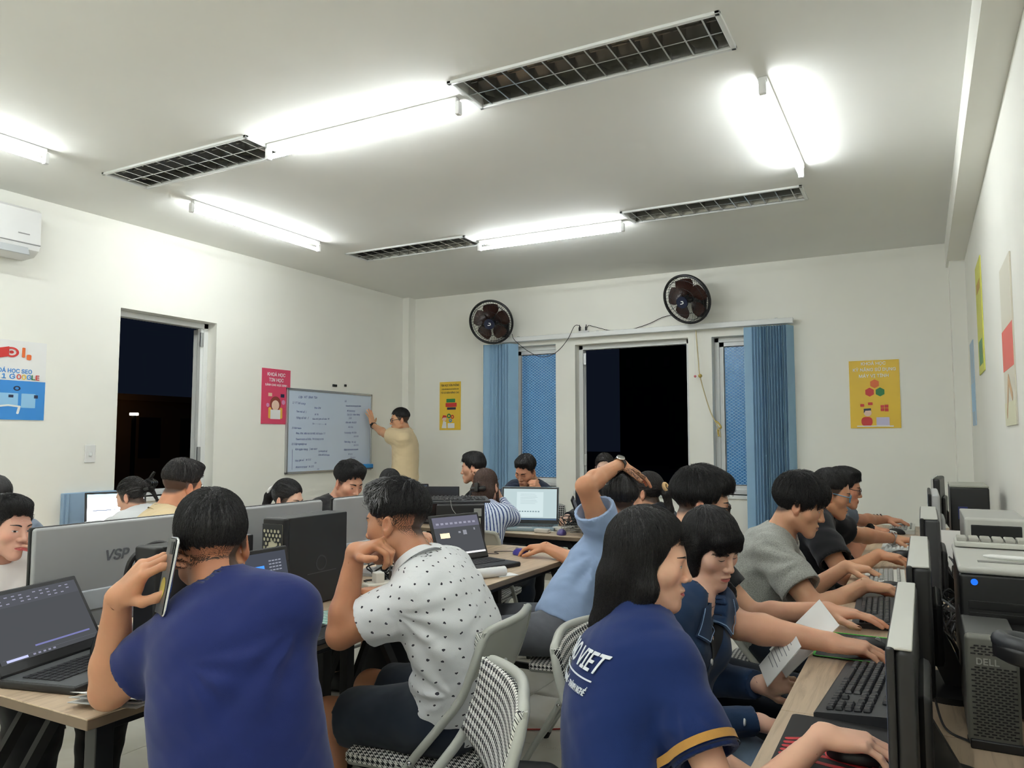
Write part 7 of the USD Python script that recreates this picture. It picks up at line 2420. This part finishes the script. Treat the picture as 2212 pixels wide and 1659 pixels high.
# ------------------------------------------------------------------ things held, worn details, things on the floor
# phone at the ear
a0, e0, w0 = P1['A']['L']
top_, bot_ = at(378, 1168, 1.635), at(348, 1322, 1.60)
yv = unit(top_ - bot_)
nv = unit(camR * .72 + camF * .5 - yv * (yv @ (camR * .72 + camF * .5)))
Rp = np.stack([np.cross(yv, nv), yv, nv], 1)
ph = thing('phone', 'mobile phone in a clear case held to the ear of the man in navy', 'phone', tuple((top_ + bot_) / 2))
put(ph, 'body', xf(rbox((-.037, -.078, -.004), (.037, .078, .004), .0038), Rp), C((52, 54, 58), .25), 40)
put(ph, 'screen', xf(box((-.034, -.074, .0038), (.034, .074, .0044)), Rp), black_gl, False)
put(ph, 'case_rim', xf(tube(np.array([(x, y, 0) for x, y in (list(rrect(.076, .158, .012).exterior.coords)[:-1])]), .0035, 8, closed=True), Rp), chrome, 50)
put(ph, 'case_back', xf(rbox((-.036, -.077, -.0062), (.036, .077, -.0042), .001), Rp), C((84, 86, 86), .25), 40)
put(ph, 'back_sticker', xf(prism(circ(0, -.025, .022), .0006), Rp @ np.diag([1, 1, 1.0]), (Rp @ np.array([0, 0, -.0072]))), C((196, 176, 80), .4), False)
put(ph, 'camera_bump', xf(rbox((-.033, .045, -.0078), (-.008, .072, -.006), .001), Rp), black_gl, 40)

# lettering on the navy polo: laid on the back of the shirt
def on_shirt(P, mesh, origin, right, up, nrm, mat, name, off=.0014):
    m = mesh.subdivide_to_size(.006) if False else mesh
    v = np.asarray(m.vertices)
    p0 = origin + v[:, :1] * right + v[:, 1:2] * up
    ts = np.linspace(.12, -.12, 161)
    q = p0[:, None] + ts[None, :, None] * nrm
    d = P['g'].sample(q.reshape(-1, 3)).reshape(len(v), -1)
    i = np.clip(np.argmax(d < 0, 1), 1, 160)
    r = np.arange(len(v))
    t = ts[i - 1] + (ts[i] - ts[i - 1]) * np.clip(d[r, i - 1] / np.maximum(d[r, i - 1] - d[r, i], 1e-9), 0, 1)
    w = p0 + t[:, None] * nrm
    n = P['g'].grad(w)
    w = w + n * (off + .004 * 0 + np.where(v[:, 2:3] > .0004, .0012, .0))
    put(P['top'], name, trimesh.Trimesh(w - P['base'], m.faces, process=False), mat, True)


def fine_text(s, h):
    m = meshkit.text_mesh(s, h, .001, bold=True)
    v, f = trimesh.remesh.subdivide_to_size(m.vertices, m.faces, .012)
    return trimesh.Trimesh(v, f, process=False)


o_ = at(1268, 1440, 1.5)
b4 = P4['BR']
bn = -b4[:, 1]
# a point on the back of the shirt, letters run to the wearer's right as seen from behind
orig = P4['spine'](.66) + bn * .10
white_ink = C((222, 226, 232), .6)
up4 = unit(P4['spine'](.85) - P4['spine'](.5))
rt4 = unit(b4[:, 0] - up4 * (b4[:, 0] @ up4))
c30, s30 = math.cos(math.radians(24)), math.sin(math.radians(24))
orig = orig + rt4 * .108 + up4 * .040
rt4, up4 = rt4 * c30 - up4 * s30, up4 * c30 + rt4 * s30
orig = orig - rt4 * .155
for sx_, yy, hgt in (('SAO VIET', .0, .034), ('ĐÀO TẠO NGHỀ - THÀNH NGHỀ', -.042, .011)):
    m = fine_text(sx_, hgt)
    wd = m.bounds[1][0]
    k = .155 / wd
    m.apply_scale([k, 1, 1])
    on_shirt(P4, m, orig + up4 * yy, rt4, up4, bn, white_ink, 'lettering', .0035)
ln_ = box((0, 0, 0), (.155, .003, .001))
vv_, ff_ = trimesh.remesh.subdivide_to_size(ln_.vertices, ln_.faces, .012)
on_shirt(P4, trimesh.Trimesh(vv_, ff_, process=False), orig + up4 * -.016, rt4, up4, bn, white_ink, 'underline', .004)


def sleeve_band(P, u0, u1, r0, r1, mat, name, sd='R'):
    a, e = P['S'][sd], P['A'][sd][1]
    d = e - a
    th = np.linspace(0, 2 * np.pi, 33)[:-1]
    g = P['g']
    x = unit(np.cross(d, [0, .3, 1])); y = unit(np.cross(d, x))
    rows = []
    for u in np.linspace(u0, u1, 5):
        c = a + d * u
        ring = []
        for t_ in th:
            dr = x * math.cos(t_) + y * math.sin(t_)
            rr = np.linspace(r1, r0, 60)
            dv = g.sample(c + rr[:, None] * dr)
            i = np.argmax(dv < 0)
            ring.append(c + dr * (rr[i] + .005))
        rows.append(ring)
    v = np.array(rows).reshape(-1, 3)
    f = []
    for i in range(4):
        for j in range(32):
            j2 = (j + 1) % 32
            f += [[i * 32 + j, i * 32 + j2, (i + 1) * 32 + j2], [i * 32 + j, (i + 1) * 32 + j2, (i + 1) * 32 + j]]
    v = relax(v, np.array(f), 1)
    put(P['top'], name, trimesh.Trimesh(v - P['base'], np.array(f)[:, ::-1], process=False), mat, True)


sleeve_band(P4, .515, .585, .03, .10, gold_m, 'gold_cuff')
sleeve_band(P4, .592, .605, .03, .10, navy_dk, 'cuff_edge')
wristwatch(P3, 'L', chrome, black_pl, camU * .8 - camF * .6)
# denim jacket buttons and seams
for k in range(4):
    u = .78 - k * .16
    c = P5['spine'](u) + P5['BR'][:, 1] * .25
    rr = np.linspace(0, .24, 120)
    ray_ = c[None] - P5['BR'][:, 1][None] * rr[:, None] + P5['BR'][:, 0][None] * .012
    i = np.argmax(P5['g'].sample(ray_) < 0)
    put(P5['top'], 'button', xf(lathe([(0, 0), (.009, 0), (.009, .003), (.006, .005), (0, .005)], 16), basis(-84) @ rot('x', -90), ray_[i] - P5['base']), chrome if k == 0 else white_pl, 40)
# lapels, the black T-shirt in the V and stitching of the denim jacket
f5, r5 = P5['BR'][:, 1], P5['BR'][:, 0]
u5 = unit(P5['spine'](.95) - P5['spine'](.6))
c5 = P5['nb'] + f5 * .02 - u5 * .01


def patch(P, poly, mat, name, off, n=.010):
    m = prism(poly, .004)
    v, f = trimesh.remesh.subdivide_to_size(m.vertices, m.faces, n)
    on_shirt(P, trimesh.Trimesh(v, f, process=False), c5, r5, u5, f5, mat, name, off)


patch(P5, sg.Polygon([(-.05, .02), (.05, .02), (.035, -.06), (.004, -.16), (-.03, -.06)]), black_tee, 'inner_tee', .0012)
for m_ in (-1, 1):
    patch(P5, sg.Polygon([(m_ * .030, .03), (m_ * .075, .015), (m_ * .105, -.055), (m_ * .055, -.085), (m_ * .020, -.045)]), denim_m, 'collar_flap', .008)
    patch(P5, sg.LineString([(m_ * .078, .012), (m_ * .101, -.053), (m_ * .056, -.080), (m_ * .024, -.046)]).buffer(.0012), C((120, 146, 180), .8), 'stitching', .0135, .006)
patch(P5, rect(.004, -.34, .030, -.14), denim_m, 'button_placket', .003)
# greying strands over the forehead of the chin-resting man
rg_ = np.random.default_rng(77)
hg2 = hair_grid(hair_style('quiff'), 1.0, .004)
st2 = strands(hg2, 700, .045, 5, .001, rg_, 'crown', (0.01, -.02, .12), .012, jit=.35, ok=lambda q: (q[:, 1] > -.01) & (q[:, 2] > .085))
curves(P2['T'] + '/hair', 'grey_strands', P2['H'] + ((st2 * P2['hs']).reshape(-1, 3)) @ P2['HR'].T if False else (P2['H'] + (st2 * P2['hs']).reshape(-1, 3) @ P2['HR'].T).reshape(st2.shape), np.linspace(1, .4, 6)[None] * .0012, mat_plain('hair_silver', lin((150, 150, 152)), .4), label='silvery hair over the forehead', kind='stuff')
# loose sheets between the denim jacket and the desk
for nm, c, az_, tilt, lb in (('paper_sheet', at(1735, 1378, 2.16), -60, 52, 'white sheet held up over the desk edge by the woman in denim'), ('paper_booklet', at(1684, 1418, 2.10), -66, 58, 'printed white booklet tilted beside the desk, below the held sheet')):
    t = thing(nm, lb, 'paper', tuple(c), az_)
    kk = 1 if nm == 'paper_sheet' else .72
    m = xf(box((-.065 * kk, -.105 * kk, -.001), (.065 * kk, .105 * kk, .001)), rot('y', 20) @ rot('x', tilt))
    put(t, 'sheet', m, paper_m, False)
    if nm == 'paper_booklet':
        put(t, 'print', xf(cat_([box((-.04, .05 - .014 * k, -.0014), (.01 + .008 * (k % 3), .052 - .014 * k, .0014)) for k in range(7)]), rot('y', 20) @ rot('x', tilt)), C((120, 124, 130), .7), False, kind='stuff')

# bags on the floor
bag_m = mat_plain('bag_black', lin((20, 22, 26)), .6, bump=(200, .3, .002))
t = thing('backpack', 'dark backpack on the floor under the middle table', 'bag', (-2.25, 2.95, 0), 40)
g_ = Grid((-.22, -.18, -.02), (.22, .18, .50), .012).add([cone((0, 0, .10), (0, 0, .34), .15, .12, .05), cone((-.10, 0, .1), (.10, 0, .1), .10, .10, .05), cone((0, -.10, .10), (0, -.10, .20), .09, .08, .03)])
g_.d = np.maximum(g_.d, -g_.ax[2][None, None, :] + .001)
v_, f_ = g_.mesh()
put(t, 'bag', (v_, f_), bag_m, nrm=g_.grad(v_))
put(t, 'carry_loop', tube([(-.05, .03, .43), (-.04, .03, .49), (.04, .03, .49), (.05, .03, .43)], .010, 8, 16), bag_m)
for s in (-1, 1):
    put(t, 'strap', tube([(s * .08, .12, .40), (s * .11, .18, .28), (s * .10, .17, .12), (s * .09, .13, .06)], .012, 8, 20, flat=.4), bag_m)
t = thing('shoulder_bag', 'black bag with a looped strap lying on the floor behind the empty chair', 'bag', (-1.30, 2.55, 0), 20)
g_ = Grid((-.2, -.14, -.02), (.2, .14, .26), .010).add([cone((-.08, 0, .07), (.08, 0, .07), .08, .08, .03), cone((-.06, 0, .12), (.06, 0, .12), .06, .06, .03)])
g_.d = np.maximum(g_.d, -g_.ax[2][None, None, :] + .001)
v_, f_ = g_.mesh()
put(t, 'bag', (v_, f_), bag_m, nrm=g_.grad(v_))
put(t, 'strap', tube([(.10, -.05, .12), (.18, -.12, .04), (.26, -.16, .012), (.33, -.19, .012), (.36, -.15, .012), (.30, -.11, .012), (.22, -.09, .02), (.12, -.03, .10)], .016, 8, 50, flat=.3), bag_m)
cable([(-1.75, 3.2, .006), (-1.5, 3.35, .006), (-1.3, 3.6, .006), (-1.25, 3.9, .006)], .004, 'thin red cable lying on the floor tiles', C((190, 70, 60), .5), 'floor_wire')
